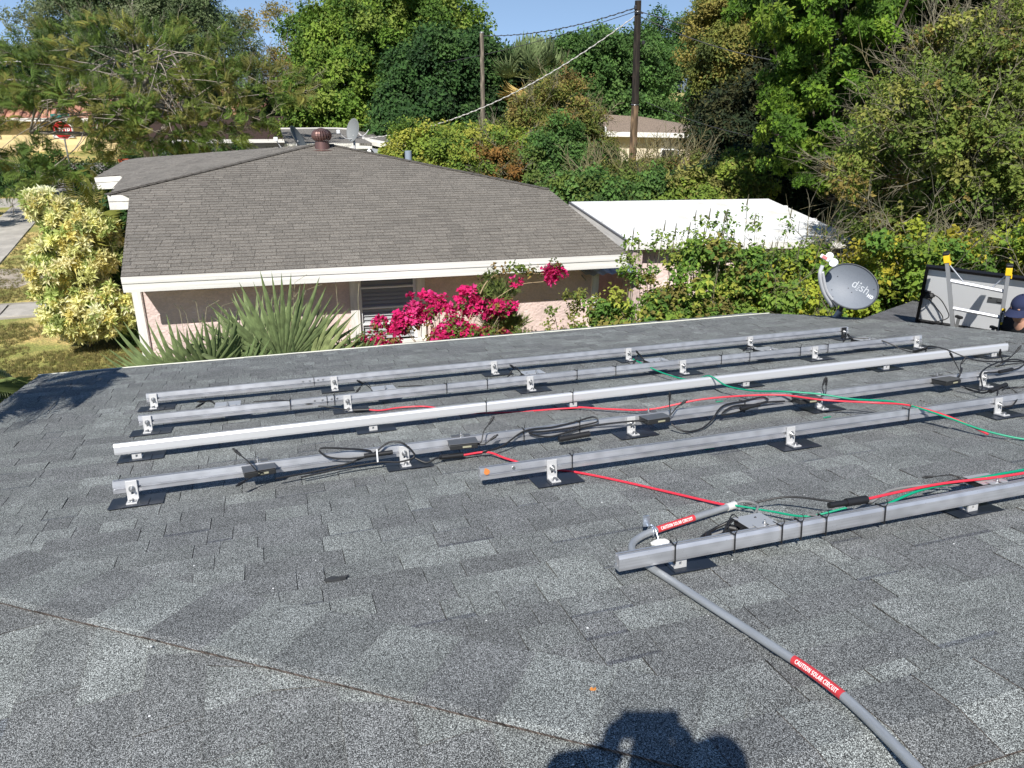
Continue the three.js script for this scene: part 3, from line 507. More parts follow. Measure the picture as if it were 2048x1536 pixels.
// ---------------------------------------------------------------- conduit
const O3 = (a) => a.map(([x, s, h]) => onRoof(x, s, h));
{
  const t = thing('conduit', 'bent grey metal conduit with red warning labels running down to the lower right corner', 'conduit');
  const emt = std({ color: lin(0.46, 0.5, 0.55), metalness: 0.5, roughness: 0.5, map: speckle });
  const path = [[1.935, -2.555, 0.045], [1.69, -2.505, 0.042], [1.50, -2.462, 0.04], [1.40, -2.43, 0.038], [1.335, -2.385, 0.035], [1.302, -2.31, 0.03], [1.308, -2.22, 0.026], [1.33, -2.1, 0.024], [1.375, -1.79, 0.03], [1.412, -1.53, 0.034], [1.43, -1.4, 0.036], [1.437, -1.25, 0.036], [1.425, -1.1, 0.034], [1.37, -0.7, 0.03], [1.32, -0.3, 0.03]];
  const curve = new THREE.CatmullRomCurve3(O3(path), false, 'centripetal');
  part('pipe', tube(O3(path), 0.015, 16, 140), emt, t);
  part('bushing', tube(O3([[1.95, -2.558, 0.0452], [1.9, -2.548, 0.0448]]), 0.0182, 14, 3), std({ color: lin(0.55, 0.55, 0.53), roughness: 0.6 }), t);
  // curved labels
  const label = (text, u0, u1, up, half, seedName) => {
    const c = document.createElement('canvas'); c.width = 512; c.height = 64; const g = c.getContext('2d');
    g.fillStyle = '#c23a40'; g.fillRect(0, 0, 512, 64); g.fillStyle = '#f4efe9'; g.font = 'bold 36px sans-serif'; g.textAlign = 'center'; g.textBaseline = 'middle'; g.fillText(text, 256, 34, 492);
    const m = new THREE.CanvasTexture(c); m.colorSpace = THREE.SRGBColorSpace; m.anisotropy = 8;
    const pos = [], uv = [], idx = [], n = 16, k = 10; // pts run along the pipe, angle about the given up vector
    for (let i = 0; i <= n; i++) { const q = curve.getPointAt(lerp(u0, u1, i / n)), tg = curve.getTangentAt(lerp(u0, u1, i / n)), u = up.clone().addScaledVector(tg, -up.dot(tg)).normalize(), w = tg.clone().cross(u).multiplyScalar(u1 > u0 ? 1 : -1);
      for (let j = 0; j <= k; j++) { const a = lerp(-half, half, j / k), p = q.clone().addScaledVector(u, Math.cos(a) * 0.0157).addScaledVector(w, Math.sin(a) * 0.0157); pos.push(p.x, p.y, p.z); uv.push(i / n, 1 - j / k); } }
    for (let i = 0; i < n; i++) for (let j = 0; j < k; j++) { const a = i * (k + 1) + j, b = a + k + 1; idx.push(a, a + 1, b, b, a + 1, b + 1); }
    const geo = geoFrom(pos, { uv, index: idx });
    return part('warning_label', geo, std({ map: m, roughness: 0.5 }), t);
  };
  const up = EYE.clone().sub(onRoof(1.43, -1.3)).normalize();
  const L1 = curve.getLength();
  const near = (x, s) => { let best = 0, bd = 9; for (let i = 0; i <= 400; i++) { const d = curve.getPointAt(i / 400).distanceTo(onRoof(x, s, 0.035)); if (d < bd) { bd = d; best = i / 400; } } return best; };
  const a = near(1.418, -1.462), b = near(1.434, -1.262);
  const lb = label('CAUTION SOLAR CIRCUIT', a, b, up, 1.15);
  const c = near(1.70, -2.507), d = near(1.485, -2.458);
  const up2 = EYE.clone().sub(onRoof(1.6, -2.5)).normalize();
  // this one reads from the bend to the mouth
  const lb2 = label('CAUTION SOLAR CIRCUIT', d, c, up2, 1.15);
  part('strap', [tube(O3([[1.462, -2.50, 0.012], [1.465, -2.47, 0.06], [1.468, -2.44, 0.062], [1.47, -2.40, 0.012]]), 0.0045, 6).scale(1, 1, 1), box(0.03, 0.05, 0.005).applyQuaternion(roofQ).translate(...onRoof(1.455, -2.49, 0.075).toArray()), new THREE.TorusGeometry(0.0182, 0.0035, 8, 24).rotateY(1.36).applyQuaternion(roofQ).translate(...onRoof(1.465, -2.452, 0.0395).toArray())], std({ color: lin(0.6, 0.65, 0.72), metalness: 0.85, roughness: 0.35 }), t);
  const bl = new THREE.IcosahedronGeometry(1, 3), pa = bl.attributes.position; for (let i = 0; i < pa.count; i++) { const p = V().fromBufferAttribute(pa, i), k = 1 + 0.35 * fbm(p.x * 3, p.y * 3, p.z * 3); pa.setXYZ(i, p.x * 0.042 * k, Math.max(0, p.y) * 0.014 * k, p.z * 0.03 * k); } bl.computeVertexNormals();
  part('sealant', bl.applyQuaternion(roofQ).translate(...onRoof(1.475, -2.40, 0.006).toArray()), std({ color: lin(0.8, 0.8, 0.78), roughness: 0.7 }), t);
}
// ---------------------------------------------------------------- loose cables
function cable(label, pts, r, mat, kind = 'cable') { const t = thing(kind, label, 'cable'); pts = pts.map(([x, s, h]) => [x, s, h > 0.07 ? h + 0.018 : h]); part('sheath', tube(O3(pts), r, 8, pts.length * 8), mat, t); return t; }
function sleeve(t, pts, r) { pts = pts.map(([x, s, h]) => [x, s, h > 0.07 ? h + 0.018 : h]); part('connector', tube(O3(pts), r, 10, 6), blackPlastic, t); }
{
  let t = cable('short wavy red cable lying between the second and third rail', [[0.585, -5.10, 0.03], [0.66, -5.09, 0.018], [0.8, -5.10, 0.02], [0.93, -5.07, 0.022], [1.0, -5.05, 0.018], [1.1, -4.94, 0.016], [1.25, -4.78, 0.014], [1.5, -4.66, 0.012], [1.85, -4.6, 0.012], [2.0, -4.5, 0.03]], 0.006, redCable, 'red_cable');
  sleeve(t, [[0.48, -5.13, 0.03], [0.59, -5.1, 0.03]], 0.012);
  t = cable('long red cable that leaves the third rail and crosses the rails to the right', [[1.99, -4.52, 0.03], [2.19, -4.34, 0.035], [2.37, -4.19, 0.05], [2.7, -4.05, 0.10], [3.05, -3.93, 0.118], [3.2, -3.85, 0.12], [3.345, -3.667, 0.115], [3.64, -3.5, 0.1], [3.74, -3.36, 0.11], [3.83, -3.15, 0.085], [3.9, -3.0, 0.055], [3.93, -2.93, 0.03]], 0.0065, redCable, 'red_cable');
  t = cable('red cable sagging from the fourth rail under the fifth to the conduit mouth', [[0.955, -3.79, 0.04], [1.1, -3.77, 0.045], [1.18, -3.66, 0.03], [1.32, -3.48, 0.014], [1.473, -3.341, 0.013], [1.652, -3.097, 0.014], [1.801, -2.85, 0.018], [1.92, -2.6, 0.035], [1.936, -2.556, 0.045]], 0.0065, redCable, 'red_cable');
  sleeve(t, [[0.82, -3.79, 0.045], [0.96, -3.79, 0.042]], 0.014);
  t = cable('red cable lying along the top of the nearest rail', [[2.38, -2.235, 0.105], [2.59, -2.24, 0.11], [2.82, -2.235, 0.115], [3.1, -2.21, 0.112], [3.35, -2.2, 0.11], [4.2, -2.2, 0.108]], 0.0065, redCable, 'red_cable');
  sleeve(t, [[2.20, -2.235, 0.108], [2.3, -2.236, 0.106]], 0.0135); sleeve(t, [[2.29, -2.236, 0.106], [2.40, -2.235, 0.105]], 0.018);
  cable('long green cable running from the second rail across three rails to the right edge', [[2.90, -5.47, 0.1], [2.99, -5.08, 0.06], [3.07, -4.78, 0.06], [3.1, -4.6, 0.11], [3.12, -4.4, 0.075], [3.17, -4.13, 0.09], [3.24, -3.92, 0.125], [3.42, -3.78, 0.12], [3.576, -3.64, 0.1], [3.72, -3.42, 0.115], [3.82, -3.13, 0.08], [3.92, -2.95, 0.05], [4.07, -2.78, 0.02], [4.4, -2.5, 0.012]], 0.0062, greenCable, 'green_cable');
  cable('short green wire ends at the conduit mouth', [[1.93, -2.552, 0.05], [1.98, -2.5, 0.05], [2.05, -2.42, 0.05], [2.14, -2.30, 0.06], [2.3, -2.24, 0.08]], 0.005, greenCable, 'green_cable');
  cable('green cable tucked behind the red one on the nearest rail', [[2.45, -2.24, 0.06], [2.7, -2.245, 0.095], [2.95, -2.24, 0.105], [3.2, -2.235, 0.11], [4.2, -2.23, 0.108]], 0.0062, greenCable, 'green_cable');
  cable('pale grey wire looping out of the conduit mouth', [[1.935, -2.554, 0.048], [1.99, -2.55, 0.06], [2.02, -2.49, 0.06], [1.95, -2.42, 0.05], [1.78, -2.36, 0.035], [1.66, -2.33, 0.03], [1.62, -2.3, 0.02]], 0.006, greyCable, 'grey_wire');
  const K = 'black_cable';
  // along the fourth rail
  t = cable('looped black cable between the first and second bracket of the fourth rail', [[-0.08, -3.76, 0.06], [0.1, -3.8, 0.055], [0.32, -3.83, 0.07], [0.45, -3.85, 0.09], [0.3, -3.84, 0.135], [0.16, -3.84, 0.15], [0.2, -3.83, 0.105], [0.42, -3.82, 0.08], [0.55, -3.84, 0.14], [0.62, -3.82, 0.13], [0.68, -3.8, 0.07], [0.6, -3.79, 0.05], [0.5, -3.8, 0.06], [0.3, -3.8, 0.055], [0.05, -3.77, 0.045]], 0.0055, blackCable, K);
  sleeve(t, [[0.4, -3.82, 0.085], [0.56, -3.82, 0.085]], 0.013);
  part('white_tie', box(0.008, 0.075, 0.006).applyQuaternion(roofQ).translate(...onRoof(0.47, -3.80, 0.1).toArray()), white, t);
  cable('black lead sagging past the second bracket of the fourth rail', [[0.68, -3.79, 0.06], [0.74, -3.76, 0.035], [0.8, -3.77, 0.05], [0.85, -3.79, 0.045]], 0.006, blackCable, K);
  t = cable('bundle of black cable tied to the fourth rail before its third bracket', [[1.07, -3.76, 0.05], [1.2, -3.8, 0.06], [1.36, -3.85, 0.1], [1.55, -3.86, 0.1], [1.7, -3.86, 0.115], [1.82, -3.86, 0.13], [1.84, -3.84, 0.11], [1.7, -3.84, 0.09], [1.5, -3.84, 0.085], [1.38, -3.84, 0.09], [1.5, -3.83, 0.07], [1.75, -3.84, 0.08], [2.0, -3.81, 0.09], [2.13, -3.79, 0.09]], 0.0055, blackCable, K);
  sleeve(t, [[1.56, -3.8, 0.055], [1.76, -3.8, 0.065]], 0.018);
  t = cable('black cable bundle looping along the fourth rail left of the cable crossing', [[2.3, -3.76, 0.07], [2.36, -3.71, 0.03], [2.48, -3.72, 0.025], [2.6, -3.78, 0.05], [2.72, -3.84, 0.1], [2.9, -3.86, 0.11], [3.05, -3.86, 0.12], [3.08, -3.85, 0.1], [2.98, -3.84, 0.085], [2.8, -3.84, 0.09], [2.7, -3.82, 0.07], [2.85, -3.83, 0.07], [3.02, -3.83, 0.09], [3.2, -3.84, 0.08]], 0.006, blackCable, K);
  sleeve(t, [[2.83, -3.8, 0.08], [2.98, -3.81, 0.09]], 0.013);
  t = cable('black cable looped high over the last bracket of the fourth rail', [[4.66, -3.78, 0.06], [4.72, -3.72, 0.03], [4.82, -3.74, 0.03], [4.93, -3.85, 0.1], [5.1, -3.88, 0.15], [5.3, -3.88, 0.16], [5.38, -3.87, 0.13], [5.3, -3.85, 0.1], [5.1, -3.85, 0.09], [4.95, -3.84, 0.1]], 0.0055, blackCable, K);
  sleeve(t, [[5.08, -3.83, 0.095], [5.22, -3.84, 0.1]], 0.013);
  t = cable('straight black cable from the last microinverter over the fifth rail', [[4.68, -3.76, 0.05], [4.66, -3.6, 0.05], [4.6, -3.42, 0.13], [4.56, -3.36, 0.13], [4.65, -3.34, 0.13], [4.75, -3.2, 0.15], [4.8, -3.0, 0.06], [4.85, -2.85, 0.02]], 0.0065, blackCable, K);
  sleeve(t, [[4.46, -3.38, 0.115], [4.62, -3.4, 0.14]], 0.015);
  cable('thin black loop round the last bracket of the fifth rail', [[4.5, -3.36, 0.13], [4.42, -3.28, 0.06], [4.52, -3.26, 0.06], [4.6, -3.3, 0.1], [4.58, -3.34, 0.135], [4.5, -3.33, 0.13]], 0.005, blackCable, K);
  // second rail
  t = cable('black cable draped from the second rail over the third rail near its right end', [[5.1, -5.42, 0.1], [5.3, -5.25, 0.1], [5.45, -5.05, 0.03], [5.5, -4.92, 0.03], [5.35, -4.72, 0.12], [5.38, -4.6, 0.115], [5.5, -4.4, 0.06], [5.55, -4.1, 0.08], [5.62, -3.92, 0.115]], 0.0055, blackCable, K);
  sleeve(t, [[5.46, -4.98, 0.035], [5.4, -4.8, 0.08]], 0.013);
  cable('thin black trunk cable along the left half of the second rail', [[-0.2, -5.27, 0.12], [0.0, -5.26, 0.11], [0.25, -5.25, 0.06], [0.45, -5.13, 0.035]], 0.005, blackCable, K);
  cable('thin black trunk cable between the second and third bracket of the second rail', [[0.85, -5.36, 0.1], [1.05, -5.33, 0.09], [1.3, -5.33, 0.045], [1.6, -5.33, 0.05], [1.9, -5.36, 0.1]], 0.005, blackCable, K);
  t = cable('forked black plug ends standing beyond the right end of the third rail', [[5.62, -4.3, 0.012], [5.66, -4.28, 0.05], [5.63, -4.28, 0.1]], 0.005, blackCable, K);
  connectorAt(t, onRoof(5.63, -4.28, 0.1), V(-0.3, 1, 0)); part('lead', tube(O3([[5.66, -4.28, 0.04], [5.74, -4.28, 0.08], [5.8, -4.28, 0.12]]), 0.005, 6), blackCable, t); connectorAt(t, onRoof(5.8, -4.28, 0.12), V(0.7, 1, 0));
  part('lead', tube(O3([[5.62, -4.3, 0.012], [5.8, -4.32, 0.01], [6.1, -4.3, 0.012]]), 0.005, 6), blackCable, t);
  // nearest rail
  cable('two black wires strung from the conduit mouth to the nearest rail', [[1.98, -2.53, 0.05], [2.15, -2.45, 0.075], [2.3, -2.3, 0.085], [2.42, -2.22, 0.09]], 0.005, blackCable, K);
  cable('grey black lead curving behind the nearest rail at the right', [[2.1, -2.24, 0.08], [2.3, -2.3, 0.03], [2.55, -2.36, 0.04], [2.72, -2.42, 0.05], [2.95, -2.4, 0.05], [3.05, -2.3, 0.07]], 0.006, greyCable, 'grey_wire');
  t = cable('tangle of black plugs heaped behind the nearest rail by the conduit', [[1.58, -2.27, 0.03], [1.66, -2.24, 0.05], [1.74, -2.29, 0.09], [1.8, -2.33, 0.075], [1.72, -2.36, 0.05], [1.62, -2.31, 0.04], [1.7, -2.27, 0.03], [1.85, -2.26, 0.1]], 0.007, blackCable, K);
  sleeve(t, [[1.56, -2.29, 0.025], [1.68, -2.27, 0.04]], 0.02); sleeve(t, [[1.74, -2.32, 0.07], [1.8, -2.28, 0.06]], 0.015); sleeve(t, [[1.6, -2.25, 0.03], [1.66, -2.32, 0.05]], 0.013);
}
// ---------------------------------------------------------------- small litter on the shingles
{
  const lift = (name, label, cat, x, s, mk, mat, group) => { const t = thing(name, label, cat, [0, 0, 0], group); t.position.copy(onRoof(x, s, 0.006)); t.quaternion.copy(roofQ); part('piece', mk, mat, t); return t; };
  const scrap = (w, d, seed) => { const r = rng(seed), pos = [], n = 9; for (let i = 0; i < n; i++) { const a = (i / n) * 6.283, b = ((i + 1) / n) * 6.283, q = (t, k) => [Math.cos(t) * w * (0.7 + 0.5 * ((k * 37 % 11) / 11)), 0.006 + 0.012 * ((k * 17 % 7) / 7), Math.sin(t) * d * (0.6 + 0.6 * ((k * 23 % 13) / 13))]; const p = q(a, i), p2 = q(b, (i + 1) % n); pos.push(0, 0.01, 0, ...p2, ...p, 0, 0, 0, p[0], 0, p[2], p2[0], 0, p2[2], ...p, ...p2, p2[0], 0, p2[2], ...p, p2[0], 0, p2[2], p[0], 0, p[2]); } return geoFrom(pos); };
  lift('torn_scrap', 'small torn dark flap of roofing felt lying mid left on the bare shingles', 'debris', 0.133, -2.585, scrap(0.05, 0.018, 1), std({ color: lin(0.03, 0.032, 0.035), roughness: 0.7, side: THREE.DoubleSide }));
  lift('dry_leaf', 'tiny orange dry leaf above the photographer\'s shadow', 'leaf', 0.797, -1.578, scrap(0.011, 0.007, 2), std({ color: lin(0.5, 0.19, 0.04), roughness: 0.8 }));
  const clip = mergeGeometries([tube([[-0.03, 0.004, 0], [0.0, 0.015, 0.01], [0.03, 0.004, 0]], 0.004, 5), tube([[0, 0.004, -0.02], [0.005, 0.02, 0], [0.02, 0.004, 0.02]], 0.004, 5), tube([[0.025, 0.004, -0.01], [0.04, 0.012, 0], [0.06, 0.004, 0.01]], 0.004, 5)].map((g) => g.toNonIndexed()));
  [['white cut tie ends left of the third rail\'s middle tie', 2.432, -4.86], ['white cut tie ends just beyond the fifth rail', 3.537, -3.55], ['white cut tie ends behind the first rail', 2.98, -6.25]].forEach(([l, x, s]) => lift('tie_scrap', l, 'debris', x, s, clip, white));
  const wire = tube([[-0.03, 0.003, 0], [0, 0.006, 0.006], [0.03, 0.003, 0]], 0.004, 5);
  [['green wire snip between the third and fourth rail', 3.0, -4.3], ['green wire snip right of the cable crossing', 3.4, -3.66], ['green wire snip in front of the fourth rail', 2.35, -3.4]].forEach(([l, x, s]) => lift('wire_scrap', l, 'debris', x, s, wire, greenCable));
  // pale specks of sealant and grit: nobody could count them
  const r = rng(91), g = new THREE.IcosahedronGeometry(0.0028, 0), im = new THREE.InstancedMesh(g, white, 60), mm = new THREE.Matrix4();
  for (let i = 0; i < 60; i++) { const s = -1.3 - 4.6 * r() * r(), x = -0.6 + r() * (5 + s * 0.3); mm.makeScale(0.6 + r(), 0.5, 0.6 + r()).setPosition(onRoof(x, s, 0.007)); im.setMatrixAt(i, mm); }
  im.name = 'grit'; im.userData = { label: 'scattered pale specks of grit on the grey shingles', category: 'grit', kind: 'stuff' }; scene.add(im);
}
// ---------------------------------------------------------------- foliage
// one spray of leaves: n folded blades round a short axis (+y)
function spray(n, len, wid, seed, o = {}) {
  const r = rng(seed), pos = [], spread = o.spread ?? 0.5, reach = o.reach ?? 1;
  for (let i = 0; i < n; i++) {
    const a = r() * 6.283, el = lerp(o.lo ?? -0.3, o.hi ?? 1.2, r()), d = V(Math.cos(a) * Math.cos(el), Math.sin(el), Math.sin(a) * Math.cos(el));
    const base = V((r() - 0.5) * spread, r() * spread * (o.tall ?? 0.8), (r() - 0.5) * spread).multiplyScalar(reach);
    const side = d.clone().cross(V(r() - 0.5, 1, r() - 0.5)).normalize(), up = side.clone().cross(d).normalize(), L = len * (0.7 + 0.6 * r()), w = wid * (0.75 + 0.5 * r()) * 0.5, droop = (o.droop ?? 0.15) * L;
    const tip = base.clone().addScaledVector(d, L); tip.y -= droop;
    const mid = base.clone().addScaledVector(d, L * (o.belly ?? 0.5)).addScaledVector(up, -0.02 * L), a1 = mid.clone().addScaledVector(side, w).addScaledVector(up, w * 0.4), a2 = mid.clone().addScaledVector(side, -w).addScaledVector(up, w * 0.4);
    pos.push(...base, ...a1, ...tip, ...base, ...tip, ...a2);
  }
  return geoFrom(pos);
}
// feathery frond along +y, drooping, with pinnae in pairs
function frond(L, pairs, pin, seed, o = {}) {
  const r = rng(seed), pos = [];
  const at = (t) => V(0, L * t * (1 - 0.15 * t), L * (o.bend ?? 0.35) * t * t);
  for (let i = 0; i < pairs; i++) {
    const t = 0.12 + 0.88 * (i / (pairs - 1)), p = at(t), q = at(Math.min(1, t + 0.04)).sub(at(Math.max(0, t - 0.02))).normalize(), l = pin * Math.sin(Math.PI * (0.15 + 0.8 * t) ** 0.8) * (0.85 + 0.3 * r());
    for (const s of [-1, 1]) {
      const dir = V(s, 0.45, 0.15 + 0.2 * r()).normalize(), w = (o.w ?? 0.012);
      const tip = p.clone().addScaledVector(dir, l); tip.z += (o.hang ?? 0.2) * l;
      const m1 = p.clone().addScaledVector(dir, l * 0.5).addScaledVector(q, w), m2 = p.clone().addScaledVector(dir, l * 0.5).addScaledVector(q, -w);
      pos.push(...p, ...m1, ...tip, ...p, ...tip, ...m2);
    }
  }
  return geoFrom(pos);
}
const leafMat = new THREE.MeshPhysicalMaterial({ color: 0xffffff, roughness: 0.95, transmission: 0.38, thickness: 0, side: THREE.DoubleSide, specularIntensity: 0.4 });
const glossMat = std({ color: 0xffffff, roughness: 0.55, side: THREE.DoubleSide });
const twigMat = std({ color: lin(0.24, 0.215, 0.15), roughness: 0.9 });
const barkMat = (() => { const a = tileNoise(256, 6, 61), b = tileNoise(256, 30, 62); const t = tex(256, (x, y) => { const v = 0.55 + 0.4 * (a(x, y * 0.3) - 0.5) + 0.3 * (b(x, y) - 0.5); return [v, v * 0.95, v * 0.88]; }); return std({ color: lin(0.5, 0.46, 0.42), map: t, bumpMap: t, bumpScale: 0.01, roughness: 0.95 }); })();
// sub-clumps over a set of blobs [x, y, z, rx, ry, rz, weight]
function clumps(blobs, n, r, o = {}) {
  const out = [], W = blobs.map((b) => b[6] ?? b[3] * b[4] + b[3] * b[5]), sum = W.reduce((a, b) => a + b, 0);
  for (let i = 0; i < n; i++) {
    let k = 0, u = r() * sum; while (u > W[k] && k < W.length - 1) { u -= W[k]; k++; }
    const b = blobs[k], d = V(r() * 2 - 1, r() * 2 - 1, r() * 2 - 1); if (d.lengthSq() > 1 || d.lengthSq() < 0.01) { i--; continue; } d.normalize();
    if (o.under !== undefined && d.y < o.under) { i--; continue; }
    const R = (o.inner ?? 0.45) + (1 - (o.inner ?? 0.45)) * Math.cbrt(r()), k2 = 1 + (o.rough ?? 0.28) * fbm(d.x * 2.3 + b[0], d.y * 2.3 + b[1], d.z * 2.3 + b[2]);
    out.push({ p: V(b[0] + d.x * b[3] * R * k2, b[1] + d.y * b[4] * R * k2, b[2] + d.z * b[5] * R * k2), d, b });
  }
  return out;
}
// scatters a leaf geometry over clumps as one instanced part
function leaves(parent, name, geo, mat, cl, per, size, palette, r, o = {}) {
  const n = cl.length * per, im = new THREE.InstancedMesh(geo, mat, n), M = new THREE.Matrix4(), Q = new THREE.Quaternion(), c = new THREE.Color(), Y = V(0, 1, 0); let k = 0;
  const gauss = () => r() + r() + r() - 1.5;
  for (const q of cl) {
    const cs = size * (0.7 + 0.6 * r()), tint = 0.82 + 0.36 * r(), pick = palette[Math.floor(r() * palette.length)];
    for (let i = 0; i < per; i++) {
      const p = V(gauss(), gauss() * (o.flat ?? 0.75), gauss()).multiplyScalar(cs).add(q.p);
      if (o.floor !== undefined && p.y < o.floor) p.y = o.floor + r() * 0.2;
      const dir = q.d.clone().multiplyScalar(o.out ?? 0.7).add(V(gauss() * 0.9, (o.up ?? 0.5) + gauss() * 0.5, gauss() * 0.9)).normalize();
      Q.setFromUnitVectors(Y, dir); Q.multiply(new THREE.Quaternion().setFromAxisAngle(Y, r() * 6.283));
      const s = (o.scale ?? 1) * (0.5 + 0.95 * r()); M.compose(p, Q, V(s, s, s)); im.setMatrixAt(k, M);
      const pk = r() < 0.75 ? pick : palette[Math.floor(r() * palette.length)], v = tint * (0.85 + 0.3 * r());
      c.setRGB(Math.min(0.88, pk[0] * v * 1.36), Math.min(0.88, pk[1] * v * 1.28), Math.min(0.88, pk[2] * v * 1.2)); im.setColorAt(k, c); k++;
    }
  }
  im.name = name; im.userData.kind = 'stuff'; im.castShadow = im.receiveShadow = true; parent.add(im); return im;
}
// limbs from a fork to some of the clumps
function limbs(parent, name, root, fork, cl, n, r0, r, mat = barkMat, o = {}) {
  const g = [];
  if (root) g.push(tube([root, root.clone().lerp(fork, 0.5).add(V((r() - 0.5) * 0.2, 0, (r() - 0.5) * 0.2)), fork], (t) => r0 * lerp(1.15, 0.8, t), 8, 6));
  for (let i = 0; i < n; i++) {
    const q = cl[Math.floor(r() * cl.length)].p, m1 = fork.clone().lerp(q, 0.35).add(V(r() - 0.5, (r() - 0.3) * 0.8, r() - 0.5).multiplyScalar(o.wig ?? 0.6)), m2 = fork.clone().lerp(q, 0.7).add(V(r() - 0.5, r() - 0.4, r() - 0.5).multiplyScalar(o.wig ?? 0.6)), a = r0 * (o.thin ?? 0.4) * (0.6 + 0.7 * r());
    g.push(tube([fork, m1, m2, q], (t) => lerp(a, a * 0.18 + 0.003, t), 5, 9));
  }
  const m = part(name, g, mat, parent); return m;
}
function tree(o) {
  const t = thing(o.name || 'tree', o.label, o.cat || 'tree', o.pos, o.group), r = rng(o.seed);
  const cl = clumps(o.blobs, o.n, r, o.shape);
  if (o.trunk) limbs(t, o.trunkName || 'trunk', V(0, 0, 0), V(...o.trunk), cl, o.limbs ?? 14, o.r0 ?? 0.2, r, o.bark || barkMat, o.limb);
  leaves(t, 'crown', o.leaf, o.mat || leafMat, cl, o.per, o.size, o.pal, r, o.lay);
  if (o.twigs) leaves(t, 'twigs', o.twigs.geo, o.twigs.mat || twigMat, o.twigs.n ? cl.filter((_, i) => i % o.twigs.n === 0) : cl, o.twigs.per, o.twigs.size ?? o.size, o.twigs.pal, r, o.twigs.lay || {});
  return t;
}
const farLeaf = spray(20, 0.18, 0.1, 3, { spread: 0.52 }), farSmall = spray(19, 0.145, 0.064, 4, { spread: 0.5 }), midLeaf = spray(16, 0.115, 0.062, 5, { spread: 0.3 }), bigGloss = spray(14, 0.105, 0.046, 6, { spread: 0.07, lo: -0.1, hi: 1.2, droop: 0.06, belly: 0.6 }), smallLeaf = spray(12, 0.075, 0.042, 7, { spread: 0.17 }), vineLeaf = spray(10, 0.075, 0.056, 8, { spread: 0.2, belly: 0.4 });
// a twig spray: a bent stem and side twigs, thin three-sided tubes
function twigSpray(L, n, seed, th = 0.006) { const r = rng(seed), g = [], s = [V(0, 0, 0), V(0.08 * L, L * 0.4, 0.05 * L), V(0.02 * L, L * 0.75, 0.16 * L), V(0.12 * L, L, 0.22 * L)]; g.push(tube(s, (t) => lerp(th, th * 0.3, t), 3, 5, false)); const c = new THREE.CatmullRomCurve3(s); for (let i = 0; i < n; i++) { const p = c.getPoint(0.2 + 0.75 * r()), d = V(r() - 0.5, 0.1 + r() * 0.6, r() - 0.5).normalize().multiplyScalar(L * (0.2 + 0.3 * r())), q = p.clone().add(d); g.push(tube([p, p.clone().addScaledVector(d, 0.5).add(V(0, 0.03 * L, 0)), q], (t) => lerp(th * 0.55, th * 0.2, t), 3, 3, false)); } return mergeGeometries(g.map((q) => q.toNonIndexed())); }
const twigA = twigSpray(0.7, 9, 71, 0.007), twigFar = twigSpray(1.0, 7, 72, 0.014);

// ---- far trees
const GREY = [[0.10, 0.15, 0.065], [0.13, 0.18, 0.085], [0.08, 0.125, 0.055], [0.16, 0.2, 0.11]];
const BRIGHT = [[0.11, 0.2, 0.028], [0.155, 0.245, 0.034], [0.075, 0.15, 0.024], [0.19, 0.265, 0.05]];
const DARK = [[0.03, 0.08, 0.02], [0.04, 0.1, 0.025], [0.022, 0.062, 0.018], [0.055, 0.12, 0.03]];
const MID = [[0.06, 0.135, 0.03], [0.08, 0.17, 0.04], [0.045, 0.105, 0.025], [0.1, 0.19, 0.05]];
const OLIVE = [[0.15, 0.18, 0.04], [0.11, 0.15, 0.032], [0.2, 0.2, 0.05], [0.085, 0.125, 0.028], [0.2, 0.155, 0.055]];
tree({ label: 'tall grey-green tree rising behind the feathery tree at upper left', pos: [-5, 0, -50], seed: 101, blobs: [[-0.6, 7.2, 0, 4.8, 3.0, 3.4], [-3.8, 6.8, 0, 2.4, 2.2, 2.4], [3.0, 6.8, 0.5, 2.4, 2.2, 2.4], [0.2, 9.6, -0.5, 3.6, 1.8, 2.6], [-2, 9.2, 0, 2.2, 1.3, 2]], n: 430, per: 20, size: 0.62, leaf: farSmall, pal: GREY, trunk: [0, 4, 0], limbs: 46, r0: 0.35, limb: { wig: 1.3 }, bark: std({ color: lin(0.3, 0.27, 0.24), roughness: 0.9 }) });
tree({ label: 'big bright green tree behind the pink house chimney-like vent, centre of the skyline', pos: [7.2, 0, -44.4], seed: 102, blobs: [[0, 5.6, 0, 5.2, 3.4, 3.6], [-3.2, 4.0, 1.2, 2.4, 2.0, 2.4], [2.8, 6.4, 0, 2.8, 2.4, 2.8], [0.8, 8.4, -0.4, 3.6, 1.8, 3], [-1.8, 6.8, 0.2, 2.4, 1.8, 2.4], [-0.6, 2.6, 2.2, 4.6, 1.6, 2]], n: 640, per: 22, size: 0.55, leaf: farLeaf, pal: BRIGHT, trunk: [0, 3, 0], limbs: 26, r0: 0.3 });
tree({ label: 'thin yellowing tree with bare twigs against the sky left of the bright green tree', pos: [2.6, 0, -55], seed: 103, blobs: [[-0.8, 7.0, 0, 2.6, 2.6, 2], [1.2, 6, 0, 2, 2, 2]], n: 90, per: 9, size: 0.45, leaf: farSmall, pal: [[0.3, 0.25, 0.07], [0.22, 0.2, 0.07], [0.14, 0.15, 0.05]], trunk: [0, 4, 0], limbs: 40, r0: 0.14, limb: { wig: 0.8, thin: 0.3 }, bark: std({ color: lin(0.3, 0.25, 0.2), roughness: 0.9 }) });
tree({ label: 'dark green dense tree behind the thin grey utility pole', pos: [9.6, 0, -38.9], seed: 104, blobs: [[0, 4.8, 0, 3.1, 2.2, 2.4], [-1.6, 3.2, 0.8, 2.6, 1.8, 2], [1.6, 3.6, 0.2, 2.4, 2.6, 2]], n: 420, per: 22, size: 0.42, leaf: farLeaf, pal: DARK, trunk: [0, 2, 0], limbs: 10 });
